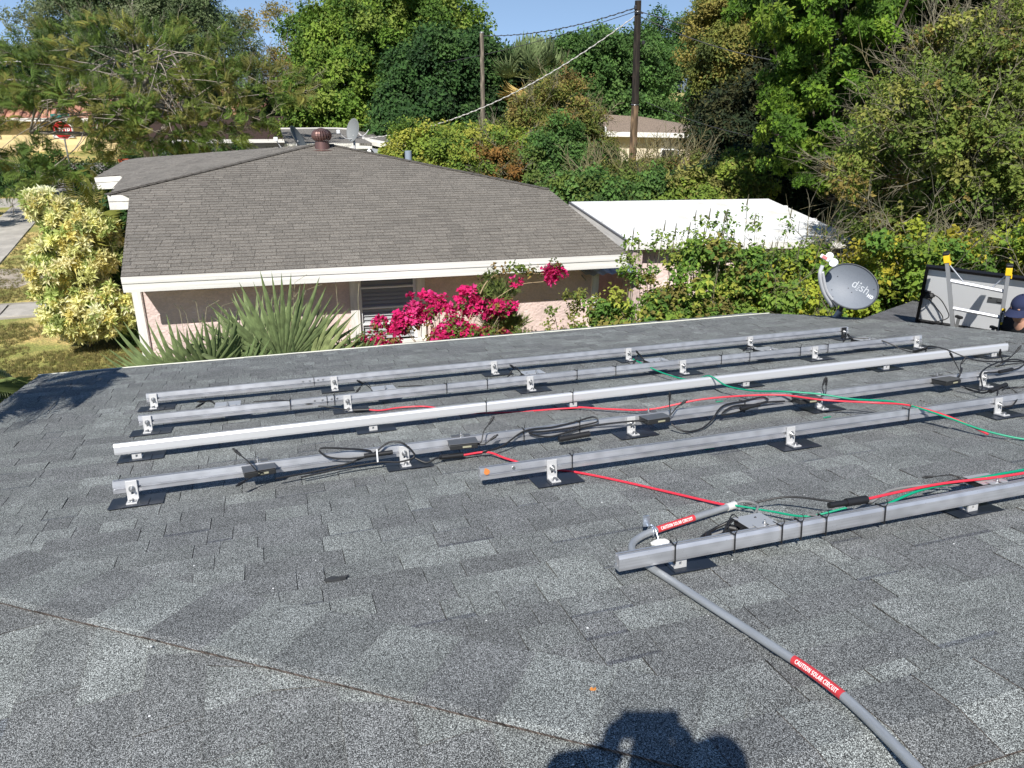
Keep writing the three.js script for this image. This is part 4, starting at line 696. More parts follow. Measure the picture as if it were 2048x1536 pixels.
tree({ label: 'rounded green tree on the horizon between the fan palm and the tall pole', pos: [20.8, 0, -45.2], seed: 105, blobs: [[0, 5.0, 0, 3.6, 2.6, 3], [-3.2, 4.4, 0, 2.4, 2.2, 2.4], [2.2, 5.6, -1, 2.6, 2.2, 2.4], [0.4, 2.6, 1, 4, 2, 2]], n: 480, per: 20, size: 0.5, leaf: farLeaf, pal: MID, trunk: [0, 3, 0], limbs: 16, r0: 0.25 });
tree({ label: 'low dark trees at the far left edge below the sky', pos: [-22, 0, -62], seed: 106, blobs: [[0, 5.5, 0, 6, 3.0, 3], [5, 4.5, 0, 4, 2.4, 3]], n: 260, per: 18, size: 0.7, leaf: farLeaf, pal: DARK, trunk: [0, 3, 0], limbs: 8 });
tree({ label: 'dark hedge trees standing behind the tan roofed house', pos: [21, 0, -53], seed: 107, blobs: [[-8, 4.2, 0, 6, 3, 2.5], [2, 4.6, 0, 6, 3.2, 2.5], [10, 5.2, 2, 6, 4, 3]], n: 420, per: 18, size: 0.62, leaf: farLeaf, pal: [...DARK, ...MID], trunk: [0, 3, 0], limbs: 8 });
tree({ label: 'bluish green foliage bank behind the bright green tree', pos: [-1, 0, -58], seed: 108, blobs: [[0, 2.4, 0, 8, 1.9, 2], [13, 3.8, 0, 6, 2.6, 2]], n: 240, per: 18, size: 0.6, leaf: farLeaf, pal: [...MID, ...GREY], trunk: [0, 2, 0], limbs: 6 });
// ---- vine-grown thicket behind the pink house
tree({ name: 'shrub', cat: 'shrub', label: 'brownish vine-draped thicket below the fan palm', pos: [11.6, 0, -30.6], seed: 111, blobs: [[0.2, 3.2, 0, 1.8, 1.9, 1.6], [-1.0, 2.4, 0.6, 1.5, 1.7, 1.4], [1.2, 2.0, 0.4, 1.3, 1.5, 1.3]], n: 290, per: 20, size: 0.34, leaf: farSmall, pal: OLIVE, lay: { scale: 0.75 }, trunk: [0, 1.6, 0], limbs: 26, r0: 0.1, twigs: { geo: twigFar, per: 2, size: 0.3, n: 2, pal: [[0.9, 0.9, 0.7]] } });
tree({ name: 'hedge', cat: 'hedge', label: 'yellow-green overgrown hedge just behind the right hip of the pink house', pos: [6.4, 0, -26.0], seed: 112, blobs: [[-0.6, 2.4, 0, 2.2, 1.3, 1.3], [1.6, 2.5, 0, 1.8, 1.2, 1.2], [0.4, 1.6, 0.6, 3, 1.4, 1]], n: 420, per: 20, size: 0.27, leaf: midLeaf, pal: [[0.2, 0.27, 0.04], [0.15, 0.23, 0.035], [0.26, 0.28, 0.05], [0.1, 0.18, 0.03]], trunk: [0, 1, 0], limbs: 12, r0: 0.08 });
tree({ name: 'shrub', cat: 'shrub', label: 'rusty orange patch of dying shrub beside the yellow-green hedge', pos: [8.0, 0, -25.0], seed: 113, blobs: [[0, 2.4, 0, 1.1, 0.9, 0.8], [0.8, 1.9, 0.3, 1.1, 0.9, 0.8]], n: 130, per: 18, size: 0.24, leaf: midLeaf, pal: [[0.24, 0.13, 0.035], [0.18, 0.13, 0.04], [0.12, 0.12, 0.035], [0.28, 0.17, 0.05]], lay: { scale: 0.8 }, trunk: [0, 1, 0], limbs: 14, r0: 0.06, twigs: { geo: twigFar, per: 2, size: 0.2, n: 2, pal: [[1.4, 1, 0.8]] } });
tree({ name: 'shrub', cat: 'shrub', label: 'tall mixed green vine column right of the rusty shrub', pos: [9.5, 0, -24.2], seed: 114, blobs: [[0, 2.6, 0, 0.9, 1.5, 0.8], [0.5, 1.8, 0.3, 1.6, 1.4, 0.9]], n: 220, per: 20, size: 0.25, leaf: midLeaf, pal: [...MID, [0.09, 0.14, 0.03]], trunk: [0, 1, 0], limbs: 10, r0: 0.06 });
tree({ name: 'shrub', cat: 'shrub', label: 'olive brown twiggy shrub left of the tall pole foot', pos: [11.6, 0, -22.6], seed: 115, blobs: [[0, 1.75, 0, 1.7, 1.15, 1.1], [-1.2, 1.6, 0.6, 1.4, 1.2, 1], [1.5, 1.8, 0, 1.3, 1.2, 1]], n: 380, per: 18, size: 0.24, leaf: midLeaf, pal: [...OLIVE, [0.09, 0.13, 0.03]], lay: { scale: 0.75 }, trunk: [0, 0.8, 0], limbs: 40, r0: 0.07, twigs: { geo: twigFar, per: 3, size: 0.25, n: 2, pal: [[0.85, 0.8, 0.55]] } });
tree({ name: 'shrub', cat: 'shrub', label: 'dark green low growth behind the white annex roof, left part', pos: [8.6, 0, -19.6], seed: 116, blobs: [[0, 1.8, 0, 1.8, 1.0, 1.0], [2.4, 1.7, -0.4, 1.6, 1.0, 1.0]], n: 330, per: 20, size: 0.22, leaf: midLeaf, pal: [...MID, [0.1, 0.15, 0.03]], trunk: [0, 0.6, 0], limbs: 12, r0: 0.06 });
tree({ name: 'shrub', cat: 'shrub', label: 'lime green bush peeping over the back edge of the white annex roof', pos: [11.8, 0, -18.8], seed: 117, blobs: [[0, 2.1, 0, 0.9, 0.8, 0.7], [1.0, 2.6, 0.2, 0.7, 0.9, 0.6]], n: 190, per: 16, size: 0.18, leaf: midLeaf, pal: [[0.17, 0.23, 0.035], [0.12, 0.19, 0.03], [0.2, 0.21, 0.06]], trunk: [0, 1, 0], limbs: 8, r0: 0.05 });
tree({ name: 'conifer', label: 'tall olive cedar beside the tall utility pole', pos: [16.6, 0, -26.2], seed: 118, blobs: [[0, 6.6, 0, 1.2, 2.0, 1.2], [0.4, 8.4, 0, 0.7, 1.5, 0.8], [1.2, 6.2, 0, 1.2, 1.6, 1.2]], n: 300, per: 20, size: 0.3, leaf: farSmall, pal: [[0.15, 0.18, 0.04], [0.2, 0.21, 0.05], [0.08, 0.115, 0.03], [0.24, 0.22, 0.06]], lay: { scale: 0.8 }, trunk: [0, 3, 0], limbs: 30, r0: 0.16 });
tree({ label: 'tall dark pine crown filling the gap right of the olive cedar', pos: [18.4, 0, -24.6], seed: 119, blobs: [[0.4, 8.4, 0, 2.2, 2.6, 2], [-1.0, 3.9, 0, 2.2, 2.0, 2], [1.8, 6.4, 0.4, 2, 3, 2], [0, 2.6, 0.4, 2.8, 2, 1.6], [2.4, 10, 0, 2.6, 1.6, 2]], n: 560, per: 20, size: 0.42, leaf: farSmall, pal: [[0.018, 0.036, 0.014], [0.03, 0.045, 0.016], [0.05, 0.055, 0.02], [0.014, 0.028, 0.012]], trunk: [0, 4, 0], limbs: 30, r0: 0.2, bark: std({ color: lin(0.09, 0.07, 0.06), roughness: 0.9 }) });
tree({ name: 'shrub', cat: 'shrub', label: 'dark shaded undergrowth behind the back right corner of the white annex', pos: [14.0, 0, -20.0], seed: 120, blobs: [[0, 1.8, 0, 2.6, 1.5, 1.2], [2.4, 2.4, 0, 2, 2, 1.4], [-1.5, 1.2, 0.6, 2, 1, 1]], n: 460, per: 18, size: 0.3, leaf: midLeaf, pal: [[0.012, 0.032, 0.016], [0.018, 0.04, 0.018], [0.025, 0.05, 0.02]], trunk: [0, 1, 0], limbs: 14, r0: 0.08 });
// ---- big laurel and its neighbours at right
tree({ label: 'large glossy broad-leaved tree with bright leaf rosettes, upper right', pos: [13.6, 0, -15.6], seed: 121, blobs: [[0, 6.2, 0, 2.6, 2.2, 2.0], [-1.5, 7.4, 0.2, 1.9, 1.6, 1.6], [1.6, 8.2, 0, 2.4, 1.8, 2], [-0.9, 4.6, 0.5, 1.7, 1.4, 1.4], [-0.3, 9.4, 0.4, 2.4, 1.4, 2], [0.7, 3.2, 0.8, 1.3, 1.0, 1]], n: 760, per: 22, size: 0.2, leaf: bigGloss, pal: [[0.085, 0.18, 0.016], [0.125, 0.225, 0.02], [0.055, 0.12, 0.014], [0.17, 0.26, 0.03], [0.07, 0.15, 0.016]], shape: { rough: 0.4 }, trunk: [0.3, 2.6, 0], limbs: 40, r0: 0.2, lay: { out: 1.1, up: 0.5, scale: 1.05 }, bark: std({ color: lin(0.14, 0.11, 0.09), roughness: 0.9 }) });
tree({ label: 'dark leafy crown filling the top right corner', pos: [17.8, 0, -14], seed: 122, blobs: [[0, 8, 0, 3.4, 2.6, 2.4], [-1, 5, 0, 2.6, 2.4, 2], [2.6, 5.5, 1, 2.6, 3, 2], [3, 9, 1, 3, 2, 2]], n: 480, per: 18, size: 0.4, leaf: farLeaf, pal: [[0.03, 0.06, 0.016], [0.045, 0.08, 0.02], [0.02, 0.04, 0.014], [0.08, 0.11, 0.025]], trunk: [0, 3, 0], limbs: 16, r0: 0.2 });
const TWIGPAL = [[1.2, 1.2, 1.0], [0.8, 0.8, 0.62], [1.9, 1.85, 1.6]];
tree({ name: 'shrub', cat: 'shrub', label: 'huge olive twiggy shrub leaning over the right half of the annex roof', pos: [11.4, 0, -10.4], seed: 123, blobs: [[0.6, 4.4, 0, 2.3, 2.0, 1.7], [0.2, 3.2, -0.6, 1.2, 1.2, 1.2], [1.6, 2.6, 0.8, 2.0, 1.8, 1.5], [2.0, 5.6, 0.6, 1.9, 1.6, 1.5]], n: 860, per: 28, size: 0.26, leaf: smallLeaf, pal: [[0.17, 0.22, 0.045], [0.13, 0.185, 0.035], [0.22, 0.24, 0.06], [0.1, 0.165, 0.03], [0.16, 0.22, 0.045], [0.2, 0.165, 0.045], [0.13, 0.19, 0.035], [0.17, 0.23, 0.04]], shape: { rough: 0.4, inner: 0.3 }, trunk: [0.4, 1.2, 0], limbs: 44, r0: 0.1, limb: { thin: 0.16, wig: 0.7 }, twigs: { geo: twigA, per: 2, size: 0.26, pal: TWIGPAL, lay: { out: 0.9, up: 0.4 } } });
tree({ name: 'vine', cat: 'vine', label: 'sunlit yellow-green leafy vines behind the dish and the ladder', pos: [9.4, 0, -8.6], seed: 124, blobs: [[-1.4, 2.1, -1.0, 1.0, 0.9, 0.8], [0, 2.3, 0, 1.2, 1.1, 0.9], [1.2, 2.5, 1.2, 1.2, 1.2, 1], [-0.8, 1.2, -0.2, 1.6, 0.9, 0.9], [2.4, 2.6, 2.6, 1.2, 1.2, 1], [-2.2, 1.5, -1.4, 0.8, 1, 0.7]], n: 800, per: 23, size: 0.2, leaf: vineLeaf, pal: [[0.21, 0.28, 0.03], [0.14, 0.23, 0.03], [0.32, 0.3, 0.035], [0.08, 0.16, 0.025], [0.25, 0.3, 0.035]], trunk: [0, 0.6, 0], limbs: 60, r0: 0.06, limb: { thin: 0.25 }, twigs: { geo: twigA, per: 1, size: 0.3, n: 2, pal: TWIGPAL } });
tree({ name: 'shrub', cat: 'shrub', label: 'leggy green shrub with upright stems in front of the white annex', pos: [6.5, 0, -9.6], seed: 125, blobs: [[-1.2, 1.7, -0.2, 0.75, 0.8, 0.5], [-0.3, 2.15, -0.1, 0.8, 0.6, 0.5], [0.7, 1.75, 0.3, 0.9, 0.8, 0.55], [0.0, 1.2, 0.1, 1.7, 0.9, 0.6], [1.5, 1.2, 0.7, 0.75, 0.65, 0.5], [-0.1, 2.9, 0, 0.5, 0.4, 0.3, 0.2], [0.7, 2.8, 0.3, 0.4, 0.4, 0.3, 0.15]], n: 480, per: 14, size: 0.15, leaf: smallLeaf, pal: [[0.12, 0.22, 0.035], [0.17, 0.27, 0.045], [0.08, 0.165, 0.03], [0.25, 0.29, 0.05], [0.18, 0.17, 0.045]], shape: { rough: 0.5 }, trunk: [0, 0.3, 0], limbs: 80, r0: 0.05, limb: { thin: 0.2, wig: 0.35 }, bark: std({ color: lin(0.25, 0.2, 0.15), roughness: 0.9 }), lay: { scale: 1.05 } });
{ // upright flowering stems above that shrub
  const t = thing('shrub', 'thin dry upright stems standing in front of the white annex roof', 'shrub', [6.4, 0, -9.6]), r = rng(55), g = [], tips = [];
  for (let i = 0; i < 46; i++) { const x = -1.3 + 3.2 * r(), z = -0.15 + x * 0.25 + (r() - 0.5) * 0.5, y = 2.4 + 0.4 * r(), h = 0.35 + 0.95 * r() * (1 - Math.abs(x - 0.3) / 2.6), b = V(x + (r() - 0.5) * 0.22, y + h, z); g.push(tube([[x, 1.4, z], [x + 0.02, y, z], b], (q) => lerp(0.007, 0.004, q), 4, 5)); tips.push(b); }
  part('stem', g, std({ color: lin(0.16, 0.17, 0.09), roughness: 0.9 }), t);
  const sg = []; for (const p of tips) { sg.push(tube([p.clone().add(V(0, -0.1, 0)), p.clone().add(V(0.01, 0.06, 0))], (q) => 0.012 * (1 - 0.6 * q), 5, 3)); }
  part('seed_head', sg, std({ color: lin(0.11, 0.1, 0.06), roughness: 1 }), t);
  const cl = tips.map((p) => ({ p: p.clone().add(V(0, -0.25, 0)), d: V(0, 1, 0) }));
  leaves(t, 'leaves', smallLeaf, leafMat, cl, 4, 0.1, [[0.1, 0.18, 0.03], [0.15, 0.22, 0.04]], r, { scale: 0.9, flat: 1.6 });
}
// ---- variegated bush at left
{
  const vl = spray(13, 0.125, 0.036, 31, { spread: 0.04, lo: -0.2, hi: 1.2, droop: 0.12 });
  const t = tree({ name: 'shrub', cat: 'shrub', label: 'big pale yellow variegated bush at the left corner of the pink house', pos: [-3.75, 0, -16.9], seed: 131, blobs: [[0.1, 1.9, 0, 0.62, 0.6, 0.6], [0.1, 2.45, 0, 0.5, 0.42, 0.5], [0.45, 2.2, 0.1, 0.45, 0.5, 0.5], [-0.3, 1.5, 0.3, 0.36, 0.4, 0.4], [0.35, 0.95, 0.35, 0.6, 0.42, 0.5], [0.05, 0.75, 0.3, 0.62, 0.38, 0.5], [-0.28, 2.95, 0, 0.24, 0.26, 0.25, 0.22]], n: 420, per: 11, size: 0.12, leaf: vl, pal: [[0.6, 0.6, 0.31], [0.52, 0.56, 0.25], [0.66, 0.66, 0.42], [0.3, 0.38, 0.13], [0.57, 0.54, 0.21]], shape: { rough: 0.45, inner: 0.6 }, trunk: [0, 0.5, 0], limbs: 50, r0: 0.05, limb: { thin: 0.3, wig: 0.3 }, lay: { out: 1.2, up: 0.6 } });
}
tree({ name: 'shrub', cat: 'shrub', label: 'dark green shrub squeezed between the pale bush and the pink house', pos: [-2.7, 0, -17.6], seed: 132, blobs: [[0, 1.8, 0, 0.5, 1.2, 0.6], [0, 0.6, 0.4, 0.6, 0.5, 0.5]], n: 150, per: 14, size: 0.16, leaf: midLeaf, pal: [...MID, ...DARK], lay: { scale: 0.8 }, trunk: [0, 0.6, 0], limbs: 10, r0: 0.04 });
tree({ name: 'shrub', cat: 'shrub', label: 'low clipped dark hedge along the far side of the street', pos: [-9, 0, -39.3], seed: 133, blobs: [[-4, 0.7, 0, 4, 0.6, 0.6], [2.5, 0.9, 0, 3.5, 0.8, 0.7], [6.5, 1.2, 1, 3, 1, 0.8]], n: 260, per: 16, size: 0.3, leaf: midLeaf, pal: [...MID, ...DARK, [0.1, 0.11, 0.03]], trunk: [0, 0.3, 0], limbs: 6, r0: 0.04 });
// ---- feathery tree with grey limbs at left
{
  const t = thing('tree', 'wide feathery tree with bare grey limbs overhanging the street at left', 'tree', [-4.1, 0, -33.9]), r = rng(141);
  const blobs = [[0, 5.6, 0, 4.6, 1.6, 3.2], [-4, 4.6, 0.4, 3.4, 1.5, 2.6], [3.8, 4.6, 0.6, 2.8, 1.3, 2.4], [-1.2, 3.9, 2.6, 4, 1.1, 1.6], [-5.6, 3.0, 1.2, 2.2, 1.3, 1.8], [1.8, 3.4, 1.4, 3, 1.1, 2], [-4.6, 2.0, 2.6, 2.0, 1.0, 1.2], [-2.6, 2.2, 2.4, 1.6, 0.9, 1.2]];
  const cl = clumps(blobs, 300, r, { inner: 0.25, rough: 0.35 });
  const bark = std({ color: lin(0.3, 0.26, 0.22), roughness: 0.9 }), fork = V(0.1, 2.4, 0);
  const g = [tube([[0, 0, 0], [0.15, 1.2, 0.05], fork.toArray()], (q) => lerp(0.36, 0.26, q), 10, 8)], ends = [];
  for (const [x, y, z, w] of [[1.9, 4.7, 0.4, 0.17], [-2.6, 4.4, 0.5, 0.15], [-0.6, 5.6, -0.6, 0.14], [2.8, 3.4, 1.0, 0.1], [-3.6, 3.2, 1.4, 0.11], [0.8, 5.6, 0.9, 0.1]]) {
    const e = V(x, y, z), m = fork.clone().lerp(e, 0.5).add(V((r() - 0.5) * 0.7, 0.25, (r() - 0.5) * 0.7)); g.push(tube([fork, m, e], (q) => lerp(w, w * 0.55, q), 7, 9)); ends.push([e, w * 0.55], [m, w * 0.5]);
  }
  for (let i = 0; i < 115; i++) { const [e, w] = ends[Math.floor(r() * ends.length)], q = cl[Math.floor(r() * cl.length)].p; if (q.distanceTo(e) > 5) continue; const m1 = e.clone().lerp(q, 0.33).add(V((r() - 0.5) * 0.9, 0.3 + r() * 0.4, (r() - 0.5) * 0.9)), m2 = e.clone().lerp(q, 0.7).add(V((r() - 0.5) * 0.8, 0.2 * r() + 0.15, (r() - 0.5) * 0.8)), a = w * (0.3 + 0.35 * r()); g.push(tube([e, m1, m2, q], (u) => lerp(a, 0.008, u), 5, 10)); }
  part('trunk', g, bark, t);
  leaves(t, 'crown', frond(0.55, 11, 0.15, 61, { bend: 0.45, hang: 0.5, w: 0.014 }), leafMat, cl, 14, 0.4, [[0.12, 0.19, 0.04], [0.16, 0.215, 0.05], [0.09, 0.155, 0.035], [0.21, 0.22, 0.06]], r, { flat: 0.4, out: 0.9, up: 0.05, scale: 0.95 });
  leaves(t, 'twigs', twigFar, twigMat, cl, 1, 0.3, [[1.4, 1.25, 1.1], [2, 1.8, 1.6]], r, { out: 1, up: 0.2, scale: 0.8 });
}
// ---- fan palms between the two houses
const palmM = (() => { const a = tileNoise(256, 3, 171), b = tileNoise(256, 50, 172); return tex(256, (x, y) => { const v = 0.75 + 0.22 * (a(x, y * 0.15) - 0.5) + 0.25 * (b(x, y) - 0.5); return [v, v, v * 0.95]; }); })();
const palmMats = [[0.3, 0.4, 0.18], [0.37, 0.47, 0.23], [0.23, 0.33, 0.14], [0.41, 0.49, 0.22]].map((c) => new THREE.MeshPhysicalMaterial({ color: lin(...c), map: palmM, roughness: 0.9, transmission: 0.22, thickness: 0, side: THREE.DoubleSide, specularIntensity: 0.5 }));
const stalkM = std({ color: lin(0.2, 0.24, 0.09), roughness: 0.7 }), dryM = std({ color: lin(0.34, 0.27, 0.15), roughness: 0.95 });
// a fan: folded segments from a hub, free towards their tips; grows along +y in the xy plane
function fan(R, n, spread, seed, o = {}) {
  const r = rng(seed), pos = [], uv = [], idx = [], K = 7;
  for (let i = 0; i < n; i++) {
    const a = lerp(-spread, spread, (i + 0.5) / n) + (r() - 0.5) * 0.04, L = R * (1 - 0.28 * Math.abs(a) / Math.PI) * (0.92 + 0.16 * r()), half = (spread / n) * (o.wide ?? 1.02), bend = (o.bend ?? 0.18) * (0.5 + r()), split = 0.5 + 0.14 * r(), at = pos.length / 3;
    for (let k = 0; k <= K; k++) {
      const t = k / K, d = L * t, w = t < split ? Math.sin(half) * d : Math.sin(half) * split * L * Math.pow(Math.max(0, (1 - t) / (1 - split)), 0.8), y = d * (1 - 0.15 * bend * t * t), z = -bend * L * Math.pow(t, 2.6) + (o.cup ?? 0.12) * Math.abs(a) * d * 0.4;
      const sag = Math.abs(a) > 1 ? -0.1 * L * t * t : 0, fold = w * 0.55;
      for (const s of [-1, 0, 1]) { const X = s * w, ca = Math.cos(a), sa = Math.sin(a); pos.push(X * ca + y * sa, y * ca - X * sa + sag, z + (s === 0 ? fold : 0)); uv.push((s + 1) * 0.2 + i * 0.31, d * 3); }
    }
    for (let k = 0; k < K; k++) for (let s = 0; s < 2; s++) { const b = at + k * 3 + s; idx.push(b, b + 1, b + 4, b, b + 4, b + 3); }
  }
  return geoFrom(pos, { uv, index: idx });
}
function fanPalm(label, pos, list, seed, group) {
  const t = thing('fan_palm', label, 'palm', pos, group), r = rng(seed);
  part('trunk', tube([[0, 0, 0], [0.03, 0.5, 0], [0, 1.0, 0.02]], (q) => lerp(0.15, 0.11, q), 10), dryM, t);
  list.forEach(([az, el, st, R, roll], i) => {
    const d = V(Math.sin(az) * Math.cos(el), Math.sin(el), Math.cos(az) * Math.cos(el)), base = V(0, 1.0, 0), hub = base.clone().addScaledVector(d, st).add(V(0, -0.05 * st, 0));
    part('stalk', tube([base, base.clone().lerp(hub, 0.5).add(V(0, 0.05, 0)), hub], (q) => lerp(0.017, 0.009, q), 6), stalkM, t);
    const m = part('leaf', fan(R, 23 + Math.floor(r() * 5), 1.15 + 0.35 * r(), seed * 31 + i, { bend: 0.1 + 0.25 * r() }), palmMats[Math.floor(r() * 4)], t);
    const y = d.clone().add(V(0, 0.12, 0)).normalize(), x = y.clone().cross(V(0.05, 0.45, 1)).normalize().applyAxisAngle(y, roll * 1.3), z = x.clone().cross(y).normalize(); x.copy(y).cross(z);
    m.applyMatrix4(new THREE.Matrix4().makeBasis(x, y, z).setPosition(hub));
  });
  return t;
}
{ // cabbage palm on the skyline
  const t = thing('cabbage_palm', 'shaggy cabbage palm with yellow hanging fronds left of the tall pole', 'palm', [12.7, 0, -35.8]), r = rng(191);
  part('trunk', tube([[0, 0, 0], [0.1, 2.5, 0], [0, 5.2, 0]], (q) => lerp(0.24, 0.2, q), 10), barkMat, t);
  const dead = std({ color: lin(0.42, 0.3, 0.1), roughness: 0.9, side: THREE.DoubleSide });
  for (let i = 0; i < 46; i++) {
    const az = i * 2.4 + r() * 0.4, el = i < 12 ? -0.75 + 0.35 * r() : lerp(-0.2, 1.35, r()), d = V(Math.sin(az) * Math.cos(el), Math.sin(el), Math.cos(az) * Math.cos(el)), b = V(0, 5.25, 0), hub = b.clone().addScaledVector(d, 0.75 + 0.4 * r());
    part('stalk', tube([b, b.clone().lerp(hub, 0.5), hub], 0.016, 4, 3), stalkM, t);
    const m = part('leaf', fan(0.95 + 0.25 * r(), 15, 1.5, 700 + i % 8, { bend: 0.35 }), i < 12 ? dead : palmMats[i % 3], t);
    const y = d.clone(), x = V(Math.cos(az), 0, -Math.sin(az)).applyAxisAngle(y, (r() - 0.5) * 1.2), z = x.clone().cross(y).normalize(); x.copy(y).cross(z); m.applyMatrix4(new THREE.Matrix4().makeBasis(x, y, z).setPosition(hub));
  }
}
fanPalm('left fan palm with grey-green blades in front of the pink wall', [-0.8, 0, -10.2], [[-1.4, 0.45, 0.5, 1.15, 0.2], [-1.0, 0.85, 0.65, 1.25, -0.3], [-0.2, 1.15, 0.7, 1.15, 0.3], [-1.7, 0.15, 0.5, 1.1, -0.2], [0.9, 0.85, 0.5, 1.0, -0.4], [2.6, 0.9, 0.5, 1.0, 0], [-2.3, 0.7, 0.5, 1.1, 0.4]], 3);
fanPalm('tallest fan palm, its bright blades spread just left of the window', [0.0, 0, -10.35], [[0.3, 1.3, 0.75, 1.4, 0.05], [1.0, 0.85, 0.6, 1.2, -0.3], [-0.9, 0.9, 0.55, 1.25, 0.5], [0.1, 0.75, 0.45, 1.1, 0.4], [2.5, 1.0, 0.6, 1.1, 0], [1.6, 0.45, 0.5, 1.0, 0.2], [-2.4, 1.1, 0.6, 1.2, -0.3]], 4);
fanPalm('small fan palm with thin blades under the window', [0.95, 0, -10.5], [[0.1, 1.2, 0.45, 0.75, 0.2], [0.9, 0.8, 0.4, 0.75, -0.4], [-0.8, 0.9, 0.4, 0.7, 0.3]], 5);
{ // dry flower stalks among the fans
  const t = thing('dry_stalks', 'thin dry flower stalks arching above the fan palms', 'plant', [0, 0, -10.3]), r = rng(66), g = [];
  for (let i = 0; i < 26; i++) { const x = -1.2 + 2.4 * r(), y = 1.9 + 0.5 * r(), a = (r() - 0.3) * 1.2; g.push(tube([[x, 1.0, 0], [x + a * 0.15, y, 0.05], [x + a * 0.35, y + 0.35 + 0.2 * r(), 0.1], [x + a * 0.65, y + 0.4 + 0.2 * r(), 0.2 * r()]], 0.0035, 3, 9, false)); }
  part('stalk', g, std({ color: lin(0.35, 0.32, 0.2), roughness: 0.9 }), t);
}
// ---- feather palm at the left edge of the roof; most of its crown is outside the picture and shades the roof corner
function featherPalm(label, pos, h, list, seed) {
  const t = thing('feather_palm', label, 'palm', pos), r = rng(seed), M = new THREE.MeshPhysicalMaterial({ color: lin(0.17, 0.22, 0.06), roughness: 0.9, transmission: 0.25, thickness: 0, side: THREE.DoubleSide });
  part('trunk', tube([[0, 0, 0], [0.06, h * 0.5, 0], [0, h, 0]], (q) => lerp(0.13, 0.08, q), 10), barkMat, t);
  for (const [az, el, L] of list) {
    const at = (u) => V(0, h, 0).add(V(Math.sin(az), 0, Math.cos(az)).multiplyScalar(L * u * Math.cos(el) * (1 - 0.1 * u))).add(V(0, L * (Math.sin(el) * u - 0.75 * u * u * u), 0));
    const f = part('frond', tube([0, 0.25, 0.5, 0.75, 1].map(at), (q) => lerp(0.014, 0.004, q), 5, 12), stalkM, t), pos2 = [], n = 34, side = V(Math.cos(az), 0, -Math.sin(az));
    for (let i = 0; i < n; i++) { const u = 0.14 + 0.85 * (i / n), p = at(u), q = at(u + 0.02).sub(p).normalize(); for (const s of [-1, 1]) { const l = 0.42 * Math.sin(Math.PI * (0.12 + 0.8 * u)) * (0.85 + 0.3 * r()), d = side.clone().multiplyScalar(s).addScaledVector(q, 0.55).add(V(0, 0.22, 0)).normalize(), tip = p.clone().addScaledVector(d, l); tip.y -= 0.28 * l; const m = p.clone().addScaledVector(d, l * 0.45); pos2.push(...p, ...m.clone().addScaledVector(q, 0.013), ...tip, ...p, ...tip, ...m.clone().addScaledVector(q, -0.013)); } }
    part('leaflets', geoFrom(pos2), M, f);
  }
}
featherPalm('feather palm beside the left edge of the roof, casting a shadow on its corner', [-3.1, 0, -5.75], 4.4, [[1.35, 0.35, 1.35], [0.75, 0.85, 1.5], [2.1, 0.5, 1.4], [0.1, 0.6, 1.6], [-0.9, 0.7, 1.6], [-2, 0.7, 1.6], [3, 0.8, 1.6], [1.6, 1.1, 1.5], [1.0, 0.25, 1.3]], 9);
featherPalm('low feather palm whose frond tip shows at the left picture edge below the lawn', [-3.1, 0, -8.1], 2.2, [[1.45, 0.75, 1.3], [0.9, 0.9, 1.2], [2.2, 0.8, 1.2], [0.1, 0.9, 1.2], [-1.2, 0.9, 1.2], [3.3, 0.8, 1.2]], 10);
tree({ name: 'feathery_plant', cat: 'plant', label: 'small feathery palm tuft showing above the pale variegated bush', pos: [-3.1, 0, -17.4], seed: 151, blobs: [[-0.35, 2.35, 0, 0.3, 0.25, 0.3]], n: 9, per: 4, size: 0.12, leaf: frond(0.7, 16, 0.28, 62, { bend: 0.5, hang: 0.3, w: 0.012 }), pal: [[0.2, 0.23, 0.05], [0.26, 0.27, 0.06]], trunk: [0, 2.6, 0], limbs: 4, r0: 0.05, lay: { out: 1 } });
